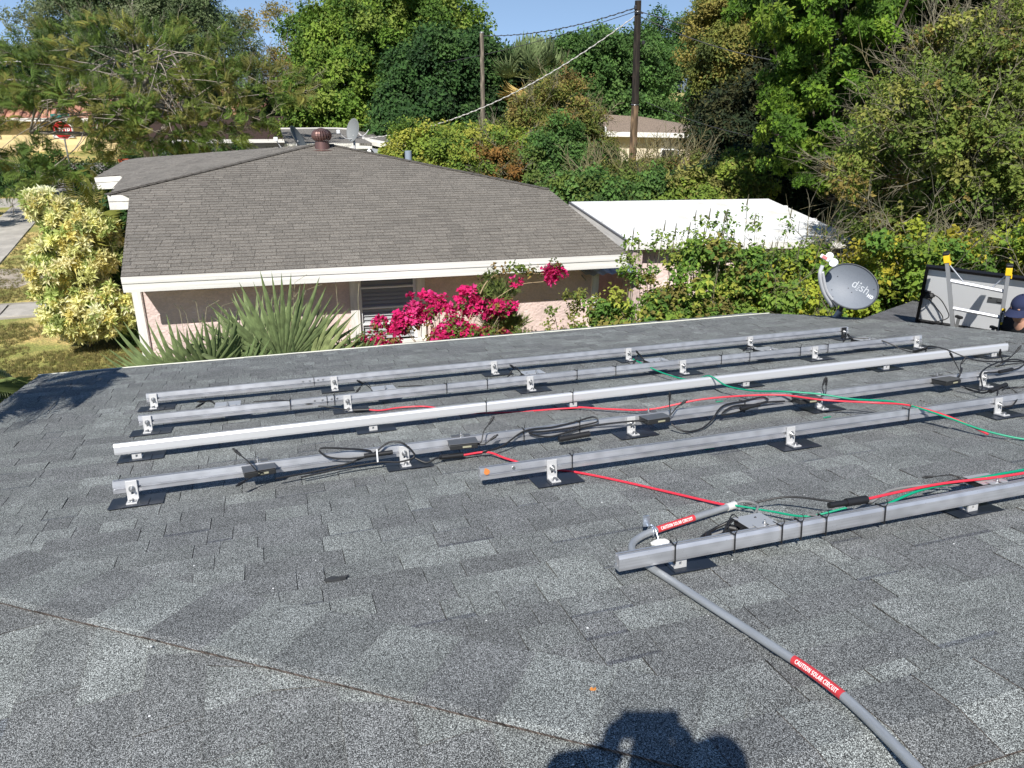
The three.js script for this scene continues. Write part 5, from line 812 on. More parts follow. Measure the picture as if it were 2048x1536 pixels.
// ---- bougainvillea and the needle-leaved shrub against the pink wall
{
  const t = thing('bougainvillea', 'bougainvillea covered in magenta bracts sprawling in front of the window', 'bougainvillea', [2.4, 0, -11.3]), r = rng(161);
  const P = (x, y, z) => [x - 2.4 - (x < 3.9 ? 0.24 : 0.1), y, z + 11.3];
  const bl = [[...P(2.55, 2.1, -11.35), 0.22, 0.16, 0.14], [...P(2.35, 1.93, -11.3), 0.28, 0.13, 0.15], [...P(2.0, 1.82, -11.3), 0.24, 0.12, 0.14], [...P(1.78, 1.5, -11.2), 0.34, 0.17, 0.18], [...P(1.35, 1.42, -11.2), 0.28, 0.1, 0.15], [...P(2.95, 1.65, -11.1), 0.3, 0.2, 0.18], [...P(3.1, 1.88, -11.2), 0.2, 0.12, 0.12], [...P(2.75, 1.5, -11.05), 0.24, 0.12, 0.15], [...P(3.35, 1.55, -11.05), 0.24, 0.11, 0.15], [...P(3.55, 2.02, -11.2), 0.32, 0.09, 0.12], [...P(3.2, 2.22, -11.25), 0.14, 0.1, 0.1], [...P(2.85, 2.08, -11.25), 0.14, 0.09, 0.1], [...P(3.85, 2.0, -11.15), 0.14, 0.09, 0.1], [...P(4.5, 2.46, -11.2), 0.1, 0.12, 0.08, 0.012], [...P(4.0, 2.34, -11.25), 0.1, 0.05, 0.08, 0.008], [...P(3.75, 1.5, -10.95), 0.22, 0.08, 0.12]];
  const cl = clumps(bl, 190, r, { inner: 0.2, rough: 0.3 });
  limbs(t, 'stem', V(0.2, 0, 0.1), V(0.3, 0.7, 0.1), cl, 46, 0.035, r, std({ color: lin(0.28, 0.22, 0.15), roughness: 0.9 }), { thin: 0.28, wig: 0.3 });
  const archM = std({ color: lin(0.33, 0.24, 0.14), roughness: 0.9 }); part('arching_stem', tube([P(3.1, 1.6, -11.1), P(3.35, 2.1, -11.2), P(3.6, 2.45, -11.3), P(3.9, 2.56, -11.3), P(4.25, 2.5, -11.25), P(4.55, 2.52, -11.2)], (q) => lerp(0.014, 0.006, q), 6), archM, t); part('arching_stem', tube([P(3.6, 2.1, -11.2), P(3.95, 2.33, -11.25), P(4.3, 2.37, -11.2), P(4.5, 2.38, -11.2)], 0.006, 5), archM, t);
  const bract = spray(6, 0.055, 0.05, 33, { spread: 0.05, lo: 0, hi: 1.3, droop: 0, belly: 0.45 });
  leaves(t, 'flowers', bract, leafMat, cl, 11, 0.1, [[0.56, 0.014, 0.16], [0.46, 0.01, 0.13], [0.64, 0.05, 0.25], [0.38, 0.008, 0.1]], r, { scale: 0.95, out: 0.9 });
  leaves(t, 'leaves', smallLeaf, leafMat, [...cl.filter((_, i) => i % 4 === 0), ...[3.45, 3.6, 3.75, 3.9, 4.05, 4.2].map((x, i) => ({ p: V(...P(x, [2.2, 2.42, 2.5, 2.55, 2.5, 2.48][i], -11.25)), d: V(0, 1, 0) }))], 5, 0.09, [[0.1, 0.15, 0.03], [0.2, 0.14, 0.04], [0.08, 0.11, 0.02]], r, { scale: 0.85 });
  const nd = thing('needle_shrub', 'grey-green needle-leaved shrub behind the magenta bracts', 'shrub', [3.45, 0, -11.55]);
  const c2 = clumps([[0, 2.05, 0, 0.38, 0.24, 0.2], [0.1, 1.7, 0.05, 0.3, 0.3, 0.2], [0.35, 1.5, 0, 0.2, 0.25, 0.15]], 60, r, { inner: 0.3 });
  limbs(nd, 'stem', V(0, 0, 0), V(0.05, 0.8, 0), c2, 40, 0.04, r, std({ color: lin(0.25, 0.2, 0.16), roughness: 0.9 }), { thin: 0.25, wig: 0.2 });
  leaves(nd, 'needles', spray(12, 0.16, 0.012, 35, { spread: 0.05, lo: 0.5, hi: 1.4, droop: 0 }), leafMat, c2, 9, 0.07, [[0.16, 0.23, 0.07], [0.1, 0.15, 0.04], [0.24, 0.28, 0.1]], r, { out: 0.3, up: 1.3 });
}
tree({ name: 'shrub', cat: 'shrub', label: 'sparse stems with small leaves at the right corner of the pink wall', pos: [4.55, 0, -10.4], seed: 162, blobs: [[0, 1.9, 0, 0.45, 0.5, 0.3], [0.4, 1.3, 0, 0.5, 0.6, 0.3]], n: 44, per: 7, size: 0.09, leaf: smallLeaf, pal: [[0.13, 0.19, 0.04], [0.2, 0.22, 0.05]], trunk: [0, 0.5, 0], limbs: 36, r0: 0.03, limb: { thin: 0.3, wig: 0.25 }, lay: { scale: 0.8 } });
// ---- grass
{
  const r = rng(171), tuft = (() => { const pos = []; const q = rng(4); for (let i = 0; i < 9; i++) { const a = q() * 6.28, x = (q() - 0.5) * 0.09, z = (q() - 0.5) * 0.09, h = 0.03 + 0.05 * q(), b = 0.035 * q(), w = 0.005; pos.push(x - w * Math.cos(a), 0, z - w * Math.sin(a), x + w * Math.cos(a), 0, z + w * Math.sin(a), x + b * Math.sin(a), h, z + b * Math.cos(a)); } return geoFrom(pos); })();
  const N = 42000, im = new THREE.InstancedMesh(tuft, leafMat, N), M = new THREE.Matrix4(), c = new THREE.Color(); let k = 0;
  while (k < N) {
    const z = -9.5 - 30 * r() * r() - 4 * r(), x = lerp(-2.2, 0, r()) + (r() - 0.75) * (6 + (-z - 9) * 0.3);
    const bare = fbm(x * 0.55, z * 0.55, 4) + 0.35 * fbm(x * 2, z * 2, 8); if (bare > 0.12 + 0.3 * r()) continue;
    if (z < -21.5 && x < lerp(-7.2, -8.8, (-z - 21.8) / 18.6) && x > -10.1) continue; if (z < -19 && z > -21 && x < -5.2) continue;
    M.makeRotationY(r() * 6.28).scale(V(1, 0.6 + 0.8 * r(), 1)).setPosition(x, 0, z); im.setMatrixAt(k, M); const t = r(); c.setRGB(lerp(0.14, 0.3, t), lerp(0.16, 0.24, t), lerp(0.04, 0.1, t)); im.setColorAt(k, c); k++;
  }
  im.name = 'grass'; im.userData = { label: 'patchy dry lawn grass left of the pink house', category: 'grass', kind: 'stuff' }; im.receiveShadow = true; scene.add(im);
}
// ---------------------------------------------------------------- far houses
{
  const y = thing('yellow_house', 'pale yellow house with a terracotta tile roof across the street', 'house');
  const yw = std({ color: lin(0.8, 0.65, 0.38), map: speckle, roughness: 0.95 }), tile = std({ color: lin(0.58, 0.3, 0.22), map: speckle, roughness: 0.85 });
  part('wall', [box(20, 2.25, 0.25, -17, 1.12, -60), box(14, 2.25, 0.25, 4.5, 1.12, -60.6), box(0.25, 2.4, 8, -7, 1.2, -64)], yw, y);
  const rs = part('roof', [slab([[-28, 2.2, -59.2], [-6.4, 2.2, -59.2], [-6.4, 3.9, -64.5], [-28, 3.9, -64.5]], 0.12), slab([[-6.6, 2.25, -59.8], [12.4, 2.25, -59.8], [11, 3.9, -65], [-5, 3.9, -65]], 0.12)], tile, y);
  const rib = []; for (let i = 0; i < 84; i++) { const x = -27.9 + i * 0.48, right = x > -6.5; if (right && (x > 11)) continue; rib.push(tube([[x, right ? 2.27 : 2.22, right ? -59.85 : -59.25], [x, 3.92, right ? -64.9 : -64.4]], 0.11, 5, 2)); }
  part('roof_tiles', rib, tile, rs).userData.kind = 'stuff';
  part('fascia', [box(21.6, 0.2, 0.08, -17.2, 2.08, -59.16), box(19, 0.2, 0.08, 2.9, 2.12, -59.76)], trimMat, y);
  for (const x of [-16.6, -12.2, -23, 1.5, 7.2]) { const z = x > -6.5 ? -60.45 : -59.84, w = part('window', [box(1.3, 0.08, 0.1, x, 1.95, z), box(1.3, 0.08, 0.1, x, 0.95, z), box(0.08, 1.1, 0.1, x - 0.62, 1.45, z), box(0.08, 1.1, 0.1, x + 0.62, 1.45, z), box(0.05, 1.1, 0.08, x, 1.45, z)], white, y); part('pane', box(1.24, 1.0, 0.02, x, 1.45, z - 0.02), darkGlass, w); }
  const b = thing('brown_roof_house', 'low white house with a dark brown roof half hidden by the feathery tree', 'house');
  part('wall', [box(8.4, 1.9, 0.2, -1.2, 0.95, -45.2), box(0.2, 1.9, 6, -5.4, 0.95, -48)], std({ color: lin(0.62, 0.63, 0.62), roughness: 0.95, map: speckle }), b);
  part('roof', [slab([[-6, 1.95, -44.6], [3.6, 1.95, -44.6], [2.4, 2.9, -48.5], [-4.8, 2.9, -48.5]], 0.12)], std({ color: lin(0.16, 0.09, 0.075), map: oldMap, roughness: 0.95 }), b);
  part('fascia', box(9.6, 0.18, 0.06, -1.2, 1.85, -44.56), trimMat, b);
  { const w = part('window', [box(1.2, 0.07, 0.08, -3.4, 1.5, -45.06), box(1.2, 0.07, 0.08, -3.4, 0.7, -45.06), box(0.07, 0.86, 0.08, -4, 1.1, -45.06), box(0.07, 0.86, 0.08, -2.8, 1.1, -45.06)], white, b); part('pane', box(1.14, 0.8, 0.02, -3.4, 1.1, -45.08), darkGlass, w); }
  const g = thing('grey_roof_cottage', 'small house with a grey roof and white fascia right behind the turbine vent', 'house');
  const gr = std({ color: lin(0.7, 0.7, 0.72), map: oldMap, roughness: 0.95 });
  part('roof', [slab([[1.2, 2.62, -34.0], [4.75, 2.62, -33.8], [4.2, 2.86, -38.2], [1.2, 2.88, -38.4]], 0.1), slab([[4.55, 2.72, -35.2], [6.05, 2.54, -32.6], [7.2, 2.52, -36.5], [4.2, 2.87, -38.3]], 0.1)], gr, g);
  part('ridge_cap', tube([[1.2, 2.89, -38.4], [4.2, 2.88, -38.25], [4.6, 2.74, -35.2]], 0.05, 6), std({ color: lin(0.5, 0.48, 0.46), roughness: 0.9 }), g);
  part('fascia', [box(3.6, 0.24, 0.06, 2.95, 2.5, -33.86).rotateY(0)], trimMat, g);
  part('fascia', new THREE.BoxGeometry(3.05, 0.26, 0.06).rotateZ(-0.055).rotateY(-1.05).translate(5.3, 2.54, -33.85), trimMat, g);
  part('wall', [box(3.2, 2.35, 0.2, 3.0, 1.17, -34.4), new THREE.BoxGeometry(2.6, 2.35, 0.2).rotateY(-1.05).translate(5.2, 1.17, -34.4), box(0.2, 2.4, 4, 5.9, 1.2, -36.2)], std({ color: lin(0.32, 0.35, 0.4), roughness: 0.95 }), g);
  part('floodlight', [rbox(0.16, 0.14, 0.14, 0.03, 4.6, 2.28, -33.7), box(0.05, 0.1, 0.05, 4.6, 2.39, -33.75)], white, g);
  const t = thing('tan_roof_house', 'cream house with a tan hip roof and white fascia left of the tall pole', 'house');
  const tr = std({ color: lin(1.0, 0.82, 0.7), map: oldMap, roughness: 0.95 });
  part('roof', [slab([[15.2, 2.72, -39.2], [22.2, 2.8, -35.8], [21.4, 3.3, -41.4], [18.3, 3.42, -42.6]], 0.1), slab([[22.2, 2.8, -35.8], [25, 2.8, -41], [21.4, 3.3, -41.4]], 0.1), slab([[15.2, 2.72, -39.2], [18.3, 3.42, -42.6], [16.5, 2.75, -45]], 0.1)], tr, t);
  const ang = Math.atan2(3.4, 7);
  part('fascia', new THREE.BoxGeometry(7.8, 0.24, 0.06).rotateZ(0.01).rotateY(-ang).translate(18.7, 2.63, -37.45), trimMat, t);
  part('wall', [new THREE.BoxGeometry(7.0, 2.5, 0.2).rotateY(-ang).translate(18.9, 1.25, -38.1), box(0.2, 2.5, 4, 21.9, 1.25, -38.4)], std({ color: lin(0.75, 0.68, 0.56), map: speckle, roughness: 0.95 }), t);
  { const w = part('window', [box(0.9, 0.07, 0.08, 0, 1.9, 0.14), box(0.9, 0.07, 0.08, 0, 0.9, 0.14), box(0.07, 1.06, 0.08, -0.45, 1.4, 0.14), box(0.07, 1.06, 0.08, 0.45, 1.4, 0.14)].map((q) => q.rotateY(-ang).translate(21.0, 0, -37.1)), white, t); part('pane', box(0.86, 1, 0.02, 0, 1.4, 0.12).rotateY(-ang).translate(21.0, 0, -37.1), darkGlass, w); }
  part('roof_vent', [cyl(0.14, 0.14, 0.3, 12).translate(18.6, 3.5, -42), cyl(0.24, 0.2, 0.2, 12).translate(18.6, 3.72, -42)], aluDull, t);
  part('vent_stack', tube([[17.6, 2.2, -38.0], [17.6, 3.0, -38.0]], 0.05, 6), white, t);
}
// ---------------------------------------------------------------- poles and wires
{
  const wood = (c) => { const a = tileNoise(256, 4, 201), b = tileNoise(256, 60, 202); const m = tex(256, (x, y) => { const v = 0.6 + 0.5 * (a(x, y * 0.06) - 0.5) + 0.4 * (b(x, y) - 0.5); return [v, v * 0.94, v * 0.86]; }); return std({ color: lin(...c), map: m, roughness: 0.95 }); };
  const p = thing('utility_pole', 'tall wooden utility pole with a dark weathered upper half', 'utility pole', [13.62, 0, -26.75]);
  part('lower_pole', tube([[0, 0, 0], [-0.02, 2, 0], [-0.09, 4.55, -0.02]], (q) => lerp(0.155, 0.135, q), 14), wood([0.5, 0.38, 0.27]), p, 'pale brown lower length of the pole');
  part('upper_pole', tube([[-0.088, 4.5, -0.02], [-0.17, 6.2, -0.05], [-0.24, 7.95, -0.1]], (q) => lerp(0.137, 0.115, q), 14), wood([0.075, 0.065, 0.06]), p, 'dark weathered upper length of the pole');
  part('insulator', [rbox(0.09, 0.14, 0.09, 0.02, -0.36, 7.72, -0.02), rbox(0.1, 0.12, 0.1, 0.02, 0.0, 6.6, 0.08), box(0.3, 0.05, 0.05, -0.22, 7.55, 0.02)], std({ color: lin(0.04, 0.04, 0.045), roughness: 0.4 }), p);
  part('clamp', [new THREE.TorusGeometry(0.14, 0.014, 6, 16).rotateX(Math.PI / 2).translate(-0.1, 4.5, -0.02), new THREE.TorusGeometry(0.13, 0.014, 6, 16).rotateX(Math.PI / 2).translate(-0.23, 7.6, -0.09)], steel, p);
  const q = thing('utility_pole', 'thin pale grey utility pole in front of the dark green tree', 'utility pole', [9.83, 0, -34.11]);
  part('pole', tube([[0, 0, 0], [-0.06, 4, 0], [-0.12, 7.05, 0]], (u) => lerp(0.12, 0.085, u), 12), wood([0.6, 0.58, 0.55]), q);
  part('pole_cap', cyl(0.085, 0.092, 0.06, 12).translate(-0.12, 7.08, 0), aluDull, q);
  const wire = (label, a, b, sag, r, mat, twist) => { const t = thing('overhead_wire', label, 'wire'), A = V(...a), B = V(...b), pts = []; for (let i = 0; i <= 24; i++) { const u = i / 24, w = A.clone().lerp(B, u); w.y -= sag * 4 * u * (1 - u); pts.push(w); } part('strand', tube(pts, r, 5, 60, false), mat, t);
    if (twist) { const c = new THREE.CatmullRomCurve3(pts), tp = [], n = Math.round(A.distanceTo(B) * 2.6); for (let i = 0; i <= n * 6; i++) { const u = i / (n * 6), w = c.getPointAt(u), a2 = (i / 6) * 6.283; tp.push(w.add(V(0, Math.cos(a2) * r * 1.7, Math.sin(a2) * r * 1.7))); } part('twisted_strand', tube(tp, r * 0.9, 4, n * 6, false), mat, t); } };
  const dk = std({ color: lin(0.05, 0.05, 0.055), roughness: 0.7 }), pale = std({ color: lin(0.5, 0.48, 0.46), roughness: 0.7 });
  wire('dark twisted cable from the tall pole to the thin grey pole', [13.3, 7.72, -26.85], [9.75, 6.95, -34.1], 0.25, 0.014, dk, true);
  wire('pale service cable sagging from the tall pole down to the grey roofed cottage', [13.3, 7.45, -26.85], [4.6, 2.72, -35.0], 0.85, 0.015, pale, true);
  wire('second dark cable fanning left from the tall pole top', [13.3, 7.6, -26.85], [-2, 6.4, -60], 1.6, 0.014, dk, false);
  wire('dark cable running right from the tall pole into the trees', [13.5, 7.6, -26.85], [22, 7.2, -24], 0.5, 0.016, dk, false);
  wire('lower dark cable dipping right from the tall pole into the trees', [13.5, 7.45, -26.85], [20, 6.0, -19], 0.7, 0.016, dk, false);
  wire('thin dark line low among the trees right of the tall pole', [14, 4.6, -26.8], [16, 3.7, -18.5], 0.3, 0.01, dk, false);
  wire('pair of pale wires crossing the dark trees at the far left', [-30, 6.3, -58], [-12, 5.6, -56], 0.3, 0.02, pale, true);
}
{ // stop sign at the street corner
  const s = thing('stop_sign', 'red octagonal stop sign under teal street name blades behind the feathery branches', 'road sign', [-7.98, 0, -39.1]);
  part('post', tube([[0, 0, 0], [0, 3.3, 0]], 0.035, 8), aluDull, s);
  const c = document.createElement('canvas'); c.width = c.height = 256; const g = c.getContext('2d'); g.fillStyle = '#f2f0ee'; g.fillRect(0, 0, 256, 256); g.fillStyle = '#b3161f'; g.beginPath(); for (let i = 0; i < 8; i++) { const a = (i + 0.5) * Math.PI / 4; g.lineTo(128 + 118 * Math.cos(a), 128 + 118 * Math.sin(a)); } g.fill(); g.fillStyle = '#f2f0ee'; g.font = 'bold 84px sans-serif'; g.textAlign = 'center'; g.textBaseline = 'middle'; g.fillText('STOP', 128, 132, 190);
  const m = new THREE.CanvasTexture(c); m.colorSpace = THREE.SRGBColorSpace;
  const plate = new THREE.CylinderGeometry(0.42, 0.42, 0.012, 8).rotateY(Math.PI / 8).rotateX(Math.PI / 2), uv = plate.attributes.uv, ps = plate.attributes.position; for (let i = 0; i < uv.count; i++) uv.setXY(i, 0.5 + ps.getX(i) / 0.84, 0.5 + ps.getY(i) / 0.84);
  part('plate', plate.translate(0, 2.82, 0.05), std({ map: m, roughness: 0.5 }), s);
  part('street_blade', [box(0.75, 0.17, 0.012, 0, 3.4, 0), box(0.012, 0.17, 0.75, 0, 3.58, 0)], std({ color: lin(0.03, 0.2, 0.2), roughness: 0.5 }), s);
}
{ // blue tarp behind the annex
  const t = thing('blue_tarp', 'crumpled bright blue tarp among the shrubs behind the annex roof', 'tarp', [11.35, 2.2, -21.1]), pos = [], N = 12;
  const f = (i, j) => { const u = i / N - 0.5, w = j / N - 0.5; return [u * 0.6 + 0.1 * noise.noise(u * 5, w * 5, 1), -w * 0.5 + 0.12 * noise.noise(u * 6, w * 6, 5), 0.3 + 0.22 * noise.noise(u * 7, w * 7, 9)]; };
  for (let i = 0; i < N; i++) for (let j = 0; j < N; j++) pos.push(...f(i, j), ...f(i + 1, j), ...f(i + 1, j + 1), ...f(i, j), ...f(i + 1, j + 1), ...f(i, j + 1));
  part('sheet', geoFrom(pos), std({ color: lin(0.03, 0.09, 0.55), roughness: 0.5, side: THREE.DoubleSide }), t);
  part('tie', tube([[-0.3, 0.25, 0.3], [-0.42, 0.5, 0.2], [-0.5, 0.9, 0]], 0.008, 5), blackCable, t);
  const r = thing('red_pot', 'small orange red flower pot under the feathery tree', 'flower pot', [-5.5, 1.2, -37.6]);
  part('pot', new THREE.LatheGeometry([[0, 0], [0.17, 0], [0.24, 0.42], [0.27, 0.42], [0.27, 0.5], [0.2, 0.5], [0.16, 0.1]].map((p) => new THREE.Vector2(...p)), 16), std({ color: lin(0.6, 0.1, 0.03), roughness: 0.7 }), r);
  part('stand', [box(0.5, 1.2, 0.5, 0, -0.6, 0)], std({ color: lin(0.3, 0.28, 0.26), roughness: 1 }), r);
}
// ---------------------------------------------------------------- satellite dish on the right end of the grey roof
{
  const t = thing('satellite_dish', 'grey satellite dish with white lettering on a bent mast at the right roof end', 'satellite dish');
  const C = V(6.37, 3.31, -6.78), toEye = EYE.clone().sub(C).normalize();
  const right = V(0.948, 0, 0.317), upv = V(0.12, 0.926, -0.36), a = THREE.MathUtils.degToRad(30);
  const zN = toEye.clone().addScaledVector(right, -0.18).addScaledVector(upv, 0.12).normalize();
  const xN = right.clone().multiplyScalar(Math.cos(a)).addScaledVector(upv, -Math.sin(a)); xN.addScaledVector(zN, -xN.dot(zN)).normalize(); const yN = zN.clone().cross(xN);
  const B = new THREE.Matrix4().makeBasis(xN, yN, zN).setPosition(C), on = (x, y, z) => V(x, y, z).applyMatrix4(B);
  const c = document.createElement('canvas'); c.width = c.height = 1024; const g = c.getContext('2d');
  g.fillStyle = '#747a83'; g.fillRect(0, 0, 1024, 1024);
  const r = rng(300); for (let i = 0; i < 5000; i++) { g.fillStyle = r() < 0.5 ? 'rgba(120,126,134,0.15)' : 'rgba(70,76,86,0.15)'; const s = 2 + r() * 9; g.fillRect(r() * 1024, r() * 1024, s, s); }
  g.fillStyle = '#bfc3c7'; g.font = '185px sans-serif'; g.textBaseline = 'alphabetic'; const X0 = 470, Y1 = 500;
  g.fillText('d', X0, Y1); const wd = g.measureText('d').width, wi = 56; g.fillText('sh', X0 + wd + wi, Y1); const ws = g.measureText('sh').width;
  for (let k = 0; k < 4; k++) { g.lineWidth = 9; g.strokeStyle = '#bfc3c7'; g.beginPath(); g.arc(X0 + wd + wi / 2, Y1 - 96 + k * 32, 20, 0.35, Math.PI - 0.35); g.stroke(); } g.beginPath(); g.arc(X0 + wd + wi / 2, Y1 - 128, 15, 0, 6.3); g.fill();
  g.fillStyle = '#eceef0'; g.font = 'bold 92px sans-serif'; g.fillText('HD', X0 + wd + wi + ws + 4, Y1 + 26, 130);
  const m = new THREE.CanvasTexture(c); m.colorSpace = THREE.SRGBColorSpace; m.anisotropy = 8;
  const RX = 0.305, RY = 0.24, N = 24, K = 56, pos = [], uv = [], idx = [], zc = (x, y) => 0.09 * (x * x / (RX * RX) + y * y / (RY * RY)) - 0.045;
  const rim = (th) => { const k = 1 + 0.05 * Math.cos(2 * th) * 0; return [RX * Math.cos(th) * k, RY * Math.sin(th) * k]; };
  for (let i = 0; i <= N; i++) for (let k = 0; k <= K; k++) { const [x, y] = rim((k / K) * Math.PI * 2).map((v) => v * (i / N)), p = on(x, y, zc(x, y)); pos.push(p.x, p.y, p.z); uv.push(0.5 + x / 0.62, 0.5 + y / 0.62); }
  for (let i = 0; i < N; i++) for (let k = 0; k < K; k++) { const q = i * (K + 1) + k, w = q + K + 1; idx.push(q, w, w + 1, q, w + 1, q + 1); }
  const refl = part('reflector', geoFrom(pos, { uv, index: idx }), std({ map: m, roughness: 0.6 }), t);
  const grey = std({ color: lin(0.14, 0.15, 0.17), roughness: 0.6 }), pale = std({ color: lin(0.5, 0.51, 0.53), roughness: 0.5 });
  const rp = []; for (let k = 0; k <= 40; k++) { const [x, y] = rim((k / 40) * Math.PI * 2); rp.push(on(x, y, zc(x, y) - 0.006)); }
  part('rim', tube(rp, 0.009, 6, 80, false), std({ color: lin(0.05, 0.055, 0.065), roughness: 0.5 }), refl);
  part('back_shell', (() => { const p2 = [], i2 = []; for (let i = 0; i <= 8; i++) for (let k = 0; k <= 32; k++) { const [x, y] = rim((k / 32) * Math.PI * 2).map((v) => v * (i / 8)), p = on(x, y, zc(x, y) - 0.014); p2.push(p.x, p.y, p.z); } for (let i = 0; i < 8; i++) for (let k = 0; k < 32; k++) { const q = i * 33 + k, w = q + 33; i2.push(q, w + 1, w, q, q + 1, w + 1); } return geoFrom(p2, { index: i2 }); })(), grey, refl);
  part('screw', [[-0.03, -0.03], [0.03, -0.05], [-0.2, 0.02], [-0.16, -0.14], [0.22, 0.1], [-0.1, -0.2]].map(([x, y]) => { const p = on(x, y, zc(x, y) + 0.002); return new THREE.SphereGeometry(0.006, 8, 6).translate(p.x, p.y, p.z); }), std({ color: lin(0.06, 0.06, 0.07), roughness: 0.5 }), refl);
  // feed arm: a flat bar from under the dish to the receiver in front of it
  const arm = (pts, w, h) => tube(pts.map((p) => on(...p)), w, 4, 12);
  part('feed_arm', [arm([[-0.06, -0.29, -0.06], [-0.2, -0.2, 0.16], [-0.31, -0.05, 0.34], [-0.33, 0.03, 0.36]], 0.028), arm([[-0.02, -0.26, -0.06], [-0.17, -0.18, 0.15], [-0.29, -0.03, 0.33]], 0.02)], pale, t);
  part('receiver', [new THREE.CylinderGeometry(0.046, 0.046, 0.05, 24).rotateX(Math.PI / 2).applyMatrix4(new THREE.Matrix4().makeBasis(xN, yN, zN).setPosition(on(-0.26, 0.12, 0.3))), new THREE.CylinderGeometry(0.04, 0.04, 0.04, 20).rotateX(Math.PI / 2).applyMatrix4(new THREE.Matrix4().makeBasis(xN, yN, zN).setPosition(on(-0.34, 0.16, 0.3))), rbox(0.115, 0.045, 0.08, 0.01).applyMatrix4(new THREE.Matrix4().makeBasis(xN, yN, zN).setPosition(on(-0.35, 0.115, 0.36)))], white, t);
  part('receiver_label', box(0.06, 0.032, 0.004).applyMatrix4(new THREE.Matrix4().makeBasis(xN, yN, zN).setPosition(on(-0.35, 0.117, 0.407))), std({ color: lin(0.62, 0.16, 0.16), roughness: 0.6 }), t);
  part('mast', tube([V(6.47, 2.84, -7.0), V(6.46, 2.97, -6.98), V(6.44, 3.08, -6.93), V(6.42, 3.18, -6.86), V(6.4, 3.28, -6.84)], 0.026, 12), std({ color: lin(0.05, 0.05, 0.055), roughness: 0.5 }), t, 'dark bent mast');
  part('foot', [tube([V(6.42, 2.83, -7.02), V(6.465, 2.95, -6.985)], 0.038, 12, 4), rbox(0.18, 0.012, 0.14, 0.003).applyQuaternion(roofQ).translate(6.42, 2.86, -7.05)], aluDull, t);
}
